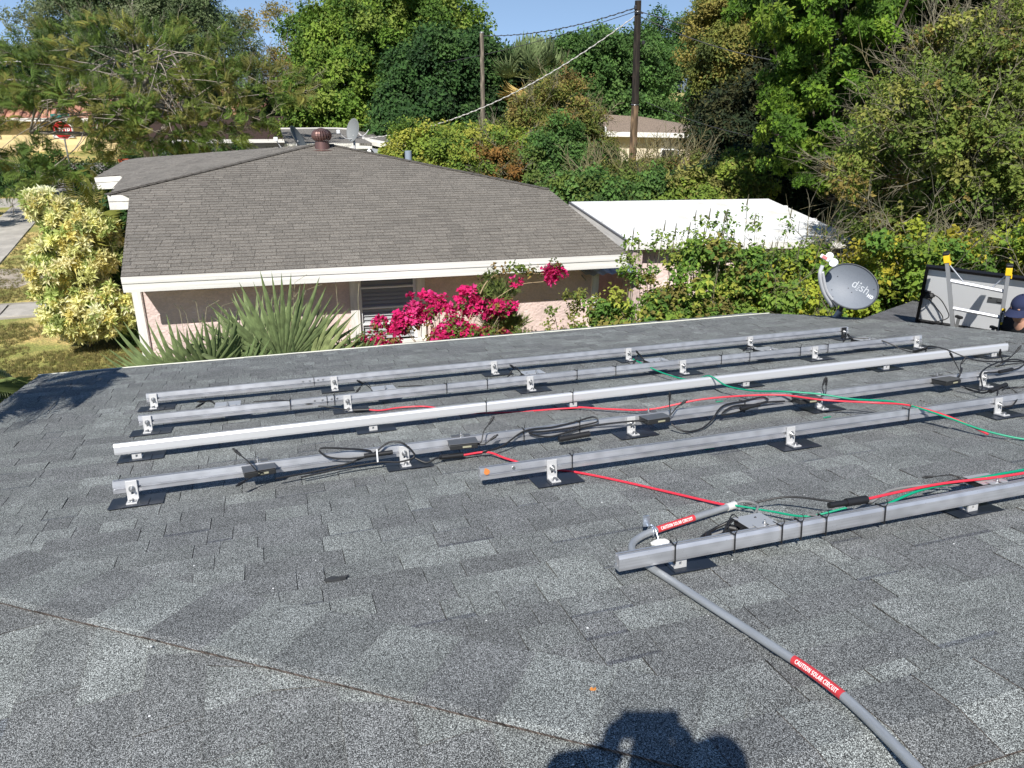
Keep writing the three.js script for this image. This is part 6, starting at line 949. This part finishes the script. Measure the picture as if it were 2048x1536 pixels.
// ---------------------------------------------------------------- leaning solar panel, ladder
{
  const TL = V(7.19, 3.565, -6.585), TR0 = V(7.798, 3.57, -5.853), BL0 = V(7.657, 2.746, -6.662);
  const x = TR0.clone().sub(TL).normalize(), dn = BL0.clone().sub(TL).normalize(); dn.addScaledVector(x, -dn.dot(x)).normalize(); const z = x.clone().cross(dn.clone().negate()); // towards the camera
  const t = thing('solar_panel', 'black framed solar panel leaning back side out behind the ladder', 'solar panel');
  const M = new THREE.Matrix4().makeBasis(x, dn.clone().negate(), z).setPosition(TL), W = 1.75, Hh = 0.86, P = (n, g, m, par = t, l) => part(n, g.map((q) => q.applyMatrix4(M)), m, par, l);
  const fr = std({ color: lin(0.008, 0.008, 0.009), roughness: 0.4 });
  P('frame', [box(W, 0.035, 0.045, W / 2, -0.0175, 0.005), box(W, 0.035, 0.045, W / 2, -Hh + 0.0175, 0.005), box(0.035, Hh - 0.07, 0.045, 0.0175, -Hh / 2, 0.005), box(0.035, Hh - 0.07, 0.045, W - 0.0175, -Hh / 2, 0.005)], fr);
  P('backsheet', [box(W - 0.07, Hh - 0.07, 0.006, W / 2, -Hh / 2, -0.01)], std({ color: lin(0.82, 0.83, 0.84), roughness: 0.5 }));
  P('label_plate', [box(0.16, 0.08, 0.003, 0.76, -0.38, -0.005)], std({ color: lin(0.12, 0.125, 0.13), roughness: 0.5 }));
  P('printing', [box(0.004, 0.045, 0.004, 0.77, -0.38, -0.004), box(0.02, 0.015, 0.004, 0.705, -0.35, -0.004), box(0.05, 0.012, 0.004, 0.8, -0.4, -0.004)], fr);
  P('junction_box', [rbox(0.07, 0.11, 0.03, 0.008, 0.07, -0.42, 0.01), ...[0, 1, 2, 3].map((k) => new THREE.TorusGeometry(0.045 + 0.003 * k, 0.006, 6, 24).rotateX(0.3 * k).rotateY(0.4).translate(0.1, -0.42, 0.03 + 0.006 * k))], blackPlastic);
  P('lead', [tube([[0.1, -0.37, 0.03], [0.2, -0.42, 0.04], [0.3, -0.56, 0.05], [0.34, -0.68, 0.05], [0.26, -0.76, 0.05], [0.15, -0.8, 0.05]], 0.0055, 6), tube([[0.1, -0.47, 0.03], [0.2, -0.58, 0.04], [0.28, -0.7, 0.04], [0.29, -0.82, 0.04]], 0.0055, 6)], blackCable);
  // shorter support sheet of the shaded upper strip is only the sun's doing; nothing else is built here
  const l = thing('ladder', 'aluminium ladder with yellow and black end caps standing against the right roof edge', 'ladder');
  const Lt = V(7.05, 3.75, -6.22), Rt = V(7.43, 3.70, -5.76), Lm = V(7.195, 2.99, -6.05), Rm = V(7.47, 2.98, -5.70);
  const out = V(0.764, 0, -0.645), foot = (p) => V(p.x, 0, p.z).addScaledVector(out, 0.75);
  const bar = (a, b, w, d, dirX) => { const y = b.clone().sub(a), L = y.length(); y.normalize(); const xx = dirX.clone().addScaledVector(y, -dirX.dot(y)).normalize(), zz = xx.clone().cross(y); return mergeGeometries([box(0.006, L, d, -w / 2, L / 2, 0), box(w, L, 0.006, 0, L / 2, d / 2), box(w, L, 0.006, 0, L / 2, -d / 2), box(0.004, L, d * 0.35, -w / 2 + 0.005, L / 2, 0)]).applyMatrix4(new THREE.Matrix4().makeBasis(xx, y, zz).setPosition(a)); };
  const ru = Rt.clone().sub(Lt).normalize();
  part('rail', bar(Lm, Lt, 0.035, 0.085, ru.clone().negate()), aluDull, l); part('rail', bar(Rm, Rt, 0.035, 0.085, ru), aluDull, l);
  const Lf = foot(Lm), Rf = foot(Rm);
  const inL = (p) => p.clone().addScaledVector(ru, 0.05), inR = (p) => p.clone().addScaledVector(ru, -0.05);
  part('lower_rail', bar(Lf, inL(Lm).add(V(0.0, 0.11, -0.02)), 0.03, 0.07, ru.clone().negate()), aluDull, l); part('lower_rail', bar(Rf, inR(Rm).add(V(0.0, 0.06, -0.02)), 0.03, 0.07, ru), aluDull, l);
  const capOn = (p, q, s) => { const y = p.clone().sub(q).normalize(), xx = ru.clone().addScaledVector(y, -ru.dot(y)).normalize(), zz = xx.clone().cross(y), m = new THREE.Matrix4().makeBasis(xx, y, zz).setPosition(p); const k = part('end_cap', [rbox(0.06, 0.085, 0.11, 0.008, 0, -0.02, 0), box(0.012, 0.03, 0.1, 0.03 * s, -0.075, 0)].map((g) => g.applyMatrix4(m)), std({ color: lin(0.75, 0.48, 0.01), roughness: 0.5 }), l, 'yellow end cap'); part('rubber_tip', rbox(0.066, 0.035, 0.118, 0.014, 0, 0.038, 0).applyMatrix4(m), blackPlastic, k); };
  capOn(Lt, Lm, 1); capOn(Rt, Rm, 1);
  for (const p of [inL(Lm).add(V(0, 0.12, -0.02)), inR(Rm).add(V(0, 0.07, -0.02))]) part('inner_cap', rbox(0.04, 0.03, 0.08, 0.008, p.x, p.y, p.z), blackPlastic, l);
  const rungAt = (u) => [Lm.clone().lerp(Lt, u), Rm.clone().lerp(Rt, u)];
  const rungG = (a, b) => mergeGeometries([tube([a, b], 0.017, 8, 1), tube([a.clone().add(V(0, 0.016, 0)), b.clone().add(V(0, 0.016, 0))], 0.009, 4, 1)]);
  for (const u of [0.66, 0.27]) part('rung', rungG(...rungAt(u)), alu, l);
  for (let k = 0; k < 9; k++) { const u = k / 9 + 0.06; part('rung', rungG(Lf.clone().lerp(Lm, u), Rf.clone().lerp(Rm, u)), alu, l); }
  const br = rungAt(0.66), b0 = Lm.clone().lerp(Lt, 0.93); part('brace', tube([b0, b0.clone().lerp(br[0].clone().lerp(br[1], 0.3), 0.5), br[0].clone().lerp(br[1], 0.3)], 0.008, 6), alu, l);
  part('brace', tube([Rm.clone().lerp(Rt, 0.93).addScaledVector(out, 0.03), br[0].clone().lerp(br[1], 0.75).addScaledVector(out, 0.03)], 0.007, 6), alu, l);
  // maker's label on the right rail
  const c = document.createElement('canvas'); c.width = 64; c.height = 512; const g = c.getContext('2d'); g.fillStyle = '#121212'; g.fillRect(0, 0, 64, 512); g.fillStyle = '#e8c21a'; g.fillRect(0, 0, 64, 36); g.fillRect(10, 250, 44, 44); g.save(); g.translate(32, 150); g.rotate(-Math.PI / 2); g.fillStyle = '#f4f4f2'; g.font = 'bold 46px sans-serif'; g.textAlign = 'center'; g.textBaseline = 'middle'; g.fillText('GORILLA', 0, 2, 190); g.restore(); g.save(); g.translate(32, 400); g.rotate(-Math.PI / 2); g.fillText('LADDERS', 0, 2, 190); g.restore();
  const m = new THREE.CanvasTexture(c); m.colorSpace = THREE.SRGBColorSpace;
  const q0 = Rm.clone().lerp(Rt, -0.0), q1 = Rm.clone().lerp(Rt, 0.43), ly = q1.clone().sub(q0).normalize(), lx = ru.clone().addScaledVector(ly, -ru.dot(ly)).normalize(), toE = EYE.clone().sub(q0).setY(0).normalize(), lz = lx.clone().cross(ly);
  if (lz.dot(toE) < 0) lz.negate();
  part('maker_label', new THREE.PlaneGeometry(0.034, q0.distanceTo(q1)).applyMatrix4(new THREE.Matrix4().makeBasis(ly.clone().cross(lz), ly, lz).setPosition(q0.clone().lerp(q1, 0.5).addScaledVector(lz, 0.0475).addScaledVector(ru, 0.008))), std({ map: m, roughness: 0.45 }), l);
}
// ---------------------------------------------------------------- people
// implicit body: capsules [ax,ay,az, bx,by,bz, ra, rb] and ellipsoids {c, r, q}, smoothly joined, meshed on a grid
function field(caps, cells, k, pad = 0.06) {
  const lo = V(1e9, 1e9, 1e9), hi = V(-1e9, -1e9, -1e9);
  for (const c of caps) { const R = c.e ? Math.max(...c.e) : Math.max(c[6], c[7]); const pts = c.e ? [c.c] : [V(c[0], c[1], c[2]), V(c[3], c[4], c[5])]; for (const p of pts) { lo.min(p.clone().addScalar(-R - pad)); hi.max(p.clone().addScalar(R + pad)); } }
  const L = Math.max(hi.x - lo.x, hi.y - lo.y, hi.z - lo.z) / 2, C = lo.clone().add(hi).multiplyScalar(0.5), n = Math.max(24, Math.ceil((2 * L) / cells) + 4);
  const mc = new MarchingCubes(n, new THREE.MeshBasicMaterial(), false, false, 220000); mc.isolation = 0; const h = n / 2;
  const E = caps.filter((c) => c.e).map((c) => ({ c: c.c, e: c.e, qi: c.q ? c.q.clone().invert() : null, m: Math.min(...c.e) })), K = caps.filter((c) => !c.e), v = V();
  for (let z = 0; z < n; z++) for (let y = 0; y < n; y++) for (let x = 0; x < n; x++) {
    const px = C.x + ((x - h) / h) * L, py = C.y + ((y - h) / h) * L, pz = C.z + ((z - h) / h) * L; let d = 1e3;
    const join = (s) => { const q = Math.max(k - Math.abs(d - s), 0) / k; d = Math.min(d, s) - q * q * k * 0.25; };
    for (const c of K) { const bx = c[3] - c[0], by = c[4] - c[1], bz = c[5] - c[2], ax = px - c[0], ay = py - c[1], az = pz - c[2], t = Math.max(0, Math.min(1, (ax * bx + ay * by + az * bz) / (bx * bx + by * by + bz * bz + 1e-9))); join(Math.hypot(ax - bx * t, ay - by * t, az - bz * t) - (c[6] + (c[7] - c[6]) * t)); }
    for (const c of E) { v.set(px - c.c.x, py - c.c.y, pz - c.c.z); if (c.qi) v.applyQuaternion(c.qi); const q = Math.hypot(v.x / c.e[0], v.y / c.e[1], v.z / c.e[2]); join((q - 1) * c.m * (q < 1 ? 1 : 1.2)); }
    mc.field[x + y * n + z * n * n] = -d;
  }
  mc.update();
  const cnt = mc.count, P = mc.positionArray.slice(0, cnt * 3), N = mc.normalArray.slice(0, cnt * 3), g = new THREE.BufferGeometry();
  for (let i = 0; i < P.length; i += 3) { P[i] = C.x + P[i] * L; P[i + 1] = C.y + P[i + 1] * L; P[i + 2] = C.z + P[i + 2] * L; }
  g.setAttribute('position', new THREE.BufferAttribute(P, 3)); g.setAttribute('normal', new THREE.BufferAttribute(N, 3)); return g;
}
const cap2 = (a, b, ra, rb) => [a.x, a.y, a.z, b.x, b.y, b.z, ra, rb];
// a hand at w pointing along d with palm normal n: palm, four fingers of unequal length, thumb
function hand(w, d, n, s, curl, side) {
  const out = [], x = d.clone().cross(n).normalize().multiplyScalar(side), K = w.clone().addScaledVector(d, 0.085 * s); out.push(cap2(w, K, 0.026 * s, 0.03 * s), cap2(w.clone().addScaledVector(x, 0.015 * s), K.clone().addScaledVector(x, 0.028 * s), 0.018 * s, 0.016 * s), cap2(w.clone().addScaledVector(x, -0.015 * s), K.clone().addScaledVector(x, -0.028 * s), 0.018 * s, 0.015 * s));
  [[0.03, 0.07], [0.01, 0.08], [-0.01, 0.074], [-0.03, 0.058]].forEach(([o, L]) => { let p = K.clone().addScaledVector(x, o * s), dir = d.clone(); for (let j = 0; j < 3; j++) { dir = dir.clone().multiplyScalar(Math.cos(curl)).addScaledVector(n, Math.sin(curl) * (1 + 0.2 * j)).normalize(); const q = p.clone().addScaledVector(dir, L * s * [0.45, 0.32, 0.24][j]); out.push(cap2(p, q, (0.0095 - 0.001 * j) * s, (0.0088 - 0.001 * j) * s)); p = q; } });
  const t0 = w.clone().addScaledVector(d, 0.025 * s).addScaledVector(x, 0.028 * s), t1 = t0.clone().addScaledVector(x, 0.03 * s).addScaledVector(d, 0.025 * s).addScaledVector(n, 0.012 * s), t2 = t1.clone().addScaledVector(d, 0.03 * s).addScaledVector(n, 0.015 * s);
  out.push(cap2(t0, t1, 0.014 * s, 0.011 * s), cap2(t1, t2, 0.011 * s, 0.0085 * s)); return out;
}
function headCaps(c, f, u, s) { // c centre of the skull, f facing, u up
  const r = u.clone().cross(f).normalize(), P = (a, b, d) => c.clone().addScaledVector(f, a * s).addScaledVector(u, b * s).addScaledVector(r, d * s), q = new THREE.Quaternion().setFromRotationMatrix(new THREE.Matrix4().makeBasis(r, u, f.clone()));
  return [{ c: P(-0.01, 0.03, 0), e: [0.074 * s, 0.092 * s, 0.096 * s], q }, { c: P(0.03, -0.045, 0), e: [0.058 * s, 0.075 * s, 0.066 * s], q }, cap2(P(0.055, -0.1, 0.012), P(0.055, -0.1, -0.012), 0.026 * s, 0.026 * s), // chin
    cap2(P(0.088, 0.012, 0), P(0.112, -0.028, 0), 0.009 * s, 0.014 * s), cap2(P(0.1, -0.032, 0.01), P(0.1, -0.032, -0.01), 0.01 * s, 0.01 * s), // nose
    cap2(P(0.092, -0.06, 0.018), P(0.092, -0.06, -0.018), 0.008 * s, 0.008 * s), cap2(P(0.088, -0.073, 0.015), P(0.088, -0.073, -0.015), 0.0085 * s, 0.0085 * s), // lips
    cap2(P(0.083, 0.03, 0.035), P(0.083, 0.03, -0.035), 0.012 * s, 0.012 * s), // brow
    ...[1, -1].map((k) => ({ c: P(-0.012, -0.024, 0.077 * k), e: [0.01 * s, 0.032 * s, 0.019 * s], q }))];
}
const skinM = std({ color: lin(0.46, 0.25, 0.17), roughness: 0.6 });
function makePerson(t, J, o) {
  const s = o.s, torso = [cap2(J.pelvis, J.waist, 0.14 * s, 0.13 * s), cap2(J.waist, J.chest, 0.13 * s, 0.15 * s), cap2(J.shL, J.shR, 0.075 * s, 0.075 * s), cap2(J.chest, J.neck, 0.12 * s, 0.06 * s)];
  const arms = (g) => [cap2(J.shL, J.elL, 0.052 * s + g, 0.042 * s + g), cap2(J.shR, J.elR, 0.052 * s + g, 0.042 * s + g)];
  const fore = [cap2(J.elL, J.wrL, 0.042 * s, 0.029 * s), cap2(J.elR, J.wrR, 0.042 * s, 0.029 * s)];
  const legs = (g) => [cap2(J.pelvis.clone().addScaledVector(o.right, -0.08 * s), J.knL, 0.085 * s + g, 0.06 * s + g), cap2(J.knL, J.anL, 0.058 * s + g, 0.04 * s + g), cap2(J.pelvis.clone().addScaledVector(o.right, 0.08 * s), J.knR, 0.085 * s + g, 0.06 * s + g), cap2(J.knR, J.anR, 0.058 * s + g, 0.04 * s + g)];
  const neck = [cap2(J.neck.clone().add(V(0, -0.03, 0)), J.head.clone().addScaledVector(o.face, -0.025 * s).add(V(0, -0.04 * s, 0)), 0.058 * s, 0.055 * s)];
  const inner = torso.map((c) => { const d = c.slice(); d[6] *= 0.9; d[7] *= 0.9; return d; });
  const headG = field([...headCaps(J.head, o.face, o.up, s), ...neck], 0.0045 * s, 0.014 * s, 0.02), hands = [hand(J.wrL, o.hdL, o.hnL, s, o.curl, -1), hand(J.wrR, o.hdR, o.hnR, s, o.curl, 1)].map((h) => field(h, 0.004 * s, 0.006, 0.012));
  const bodyG = field([...inner, ...arms(0), ...fore, ...legs(-0.008), ...neck], 0.014 * s, 0.03 * s);
  part('body', [bodyG, headG, ...hands], skinM, t);
  part('shirt', field([...torso, ...arms(0.014), ...(o.longSleeves ? fore.map((c) => { const d = c.slice(); d[6] += 0.014; d[7] += 0.014; return d; }) : [])], 0.013 * s, 0.035 * s), o.shirt, t);
  part('trousers', field([cap2(J.pelvis, J.pelvis.clone().add(V(0, 0.08, 0)), 0.15 * s, 0.142 * s), ...legs(0.014)], 0.014 * s, 0.03 * s), std({ color: lin(0.05, 0.06, 0.09), roughness: 0.9 }), t);
  for (const a of [J.anL, J.anR]) { const toe = a.clone().addScaledVector(o.toes, 0.15 * s).add(V(0, -0.045 * s, 0)), heel = a.clone().addScaledVector(o.toes, -0.04 * s).add(V(0, -0.035 * s, 0)); part('shoe', field([cap2(heel, toe, 0.042 * s, 0.034 * s), cap2(a, heel, 0.045 * s, 0.042 * s)], 0.008 * s, 0.02 * s), std({ color: lin(0.03, 0.028, 0.026), roughness: 0.8 }), t); }
  const r = o.up.clone().cross(o.face).normalize(), P = (a, b, d) => J.head.clone().addScaledVector(o.face, a * s).addScaledVector(o.up, b * s).addScaledVector(r, d * s);
  const ey = [], pu = []; for (const k of [1, -1]) { const e = P(0.078, 0.004, 0.03 * k), e2 = P(0.0875, 0.004, 0.031 * k); ey.push(new THREE.SphereGeometry(0.0105 * s, 10, 8).translate(e.x, e.y, e.z)); pu.push(new THREE.SphereGeometry(0.0045 * s, 8, 6).translate(e2.x, e2.y, e2.z)); }
  part('eyes', ey, std({ color: lin(0.75, 0.73, 0.7), roughness: 0.3 }), t); part('pupils', pu, blackPlastic, t);
  const q = new THREE.Quaternion().setFromRotationMatrix(new THREE.Matrix4().makeBasis(r, o.up, o.face));
  const hairM = std({ color: lin(0.015, 0.012, 0.01), roughness: 0.8 });
  part('hair', field([{ c: P(-0.03, 0.035, 0), e: [0.077 * s, 0.084 * s, 0.086 * s], q }, { c: P(-0.05, -0.015, 0), e: [0.066 * s, 0.045 * s, 0.052 * s], q }], 0.006 * s, 0.005), hairM, t);
  if (o.cap) {
    const M = new THREE.Matrix4().makeBasis(r, o.up, o.face).setPosition(J.head);
    const crown = new THREE.SphereGeometry(1, 28, 14, 0, Math.PI * 2, 0, Math.PI / 2).scale(0.09 * s, 0.085 * s, 0.11 * s).translate(0, 0.045 * s, -0.012 * s), band = new THREE.CylinderGeometry(1, 1, 0.03, 28, 1, true).scale(0.0925 * s, s, 0.1125 * s).translate(0, 0.03 * s, -0.012 * s);
    const cp = part('cap', [crown, band, new THREE.SphereGeometry(0.011 * s, 10, 6).translate(0, 0.131 * s, -0.012 * s)].map((g) => g.applyMatrix4(M)), o.cap, t);
    const pos = [], N = 14; const bp = (i, j) => { const a = lerp(-1.15, 1.15, i / N), rr = 0.1 * s + 0.085 * s * j * Math.cos(a * 0.75); return [Math.sin(a) * (0.092 * s + 0.01 * s * j), 0.02 * s - 0.03 * s * j - 0.02 * s * a * a * j, -0.012 * s + Math.cos(a) * 0.11 * s + (rr - 0.1 * s)]; };
    for (let i = 0; i < N; i++) for (const [a, b] of [[0, 0.5], [0.5, 1]]) { pos.push(...bp(i, a), ...bp(i, b), ...bp(i + 1, b), ...bp(i, a), ...bp(i + 1, b), ...bp(i + 1, a)); const dn = (p) => [p[0], p[1] - 0.005, p[2]]; pos.push(...dn(bp(i, a)), ...dn(bp(i + 1, b)), ...dn(bp(i, b)), ...dn(bp(i, a)), ...dn(bp(i + 1, a)), ...dn(bp(i + 1, b))); }
    for (let i = 0; i < N; i++) { const p = bp(i, 1), p2 = bp(i + 1, 1); pos.push(...p, p[0], p[1] - 0.005, p[2], ...p2, ...p2, p[0], p[1] - 0.005, p[2], p2[0], p2[1] - 0.005, p2[2]); }
    part('cap_brim', geoFrom(pos).applyMatrix4(M), o.cap, cp);
  }
}
{ // worker on the ladder
  const t = thing('person', 'person in a navy cap and dark shirt at the ladder, looking down to the left', 'person');
  const s = 1.1, head = V(7.40, 3.36, -5.48), f = V(-0.88, -0.3, 0.06).normalize(), up = V(-0.34, 0.93, 0).addScaledVector(f, 0); up.addScaledVector(f, -up.dot(f)).normalize();
  const right = V(-0.3, 0, 0.95).normalize(), by = V(0.5, 0, -0.35);
  const neck = head.clone().add(V(0.06, -0.17, 0.01)), chest = neck.clone().add(V(0.1, -0.24, -0.04)), waist = chest.clone().add(V(0.08, -0.28, -0.1)), pelvis = waist.clone().add(V(0.04, -0.2, -0.1));
  const rungY = 1.27, fl = V(7.62, rungY + 0.09, -5.98), fr2 = V(7.72, rungY + 0.09, -5.84);
  makePerson(t, { head, neck, chest, waist, pelvis, shL: neck.clone().add(V(0.06, -0.07, -0.19)), shR: neck.clone().add(V(0.02, -0.07, 0.19)), elL: neck.clone().add(V(0.1, -0.33, -0.32)), elR: neck.clone().add(V(0.08, -0.36, 0.26)), wrL: V(7.40, 2.72, -6.02), wrR: V(7.62, 2.66, -5.62), knL: fl.clone().lerp(pelvis, 0.52).add(V(-0.1, 0, 0.02)), knR: fr2.clone().lerp(pelvis, 0.52).add(V(-0.1, 0, 0.04)), anL: fl, anR: fr2 },
    { s, face: f, up, right, toes: V(-0.9, 0, 0.3).normalize(), hdL: V(-0.6, 0.2, 0.1).normalize(), hnL: V(-0.3, -0.9, 0).normalize(), hdR: V(-0.6, 0.2, -0.1).normalize(), hnR: V(-0.3, -0.9, 0).normalize(), curl: 0.8, shirt: std({ color: lin(0.012, 0.012, 0.014), roughness: 0.95 }), cap: std({ color: lin(0.014, 0.021, 0.062), roughness: 0.9 }) });
}
{ // the photographer, who stands behind the camera and whose shadow falls on the roof
  const t = thing('person', 'photographer standing on the roof behind the view, holding up a phone with both hands', 'person');
  const F = V(0.317, 0, -0.949), Rr = V(0.949, 0, 0.317), at = (u, y, b) => EYE.clone().addScaledVector(Rr, u).addScaledVector(F, -b).add(V(0, y, 0));
  const floor = (p) => yLeft(p.x), c = 0.035;
  const aL = at(c - 0.14, 0, 0.5), aR = at(c + 0.14, 0, 0.5); aL.y = floor(aL) + 0.09; aR.y = floor(aR) + 0.09;
  makePerson(t, { head: at(c, -0.02, 0.17), neck: at(c, -0.15, 0.22), chest: at(c, -0.38, 0.28), waist: at(c, -0.64, 0.34), pelvis: at(c, -0.86, 0.4), shL: at(c - 0.165, -0.19, 0.2), shR: at(c + 0.17, -0.17, 0.19), elL: at(c - 0.2, -0.16, 0.06), elR: at(c + 0.2, -0.07, 0.08), wrL: at(-0.062, -0.115, 0.04), wrR: at(0.15, -0.115, 0.04), knL: at(c - 0.12, -1.32, 0.42), knR: at(c + 0.12, -1.3, 0.42), anL: aL, anR: aR },
    { s: 0.92, face: F, up: V(0, 1, 0), right: Rr, toes: F, hdL: V(0.16, 0.95, 0.02).normalize(), hnL: Rr.clone(), hdR: V(-0.16, 0.95, -0.02).normalize(), hnR: Rr.clone().negate(), curl: 0.45, longSleeves: true, shirt: std({ color: lin(0.12, 0.14, 0.2), roughness: 0.95 }) });
  const p = thing('phone', 'phone held up in landscape by the photographer', 'phone');
  const q = camera.quaternion, M = new THREE.Matrix4().compose(EYE, q, V(1, 1, 1));
  part('case', rbox(0.165, 0.08, 0.008, 0.003, 0.052, -0.028, 0.008).applyMatrix4(M), blackPlastic, p);
  part('screen', box(0.155, 0.072, 0.001, 0.052, -0.028, 0.0128).applyMatrix4(M), darkGlass, p);
}
scene.updateMatrixWorld(true);
renderer.render(scene, camera);
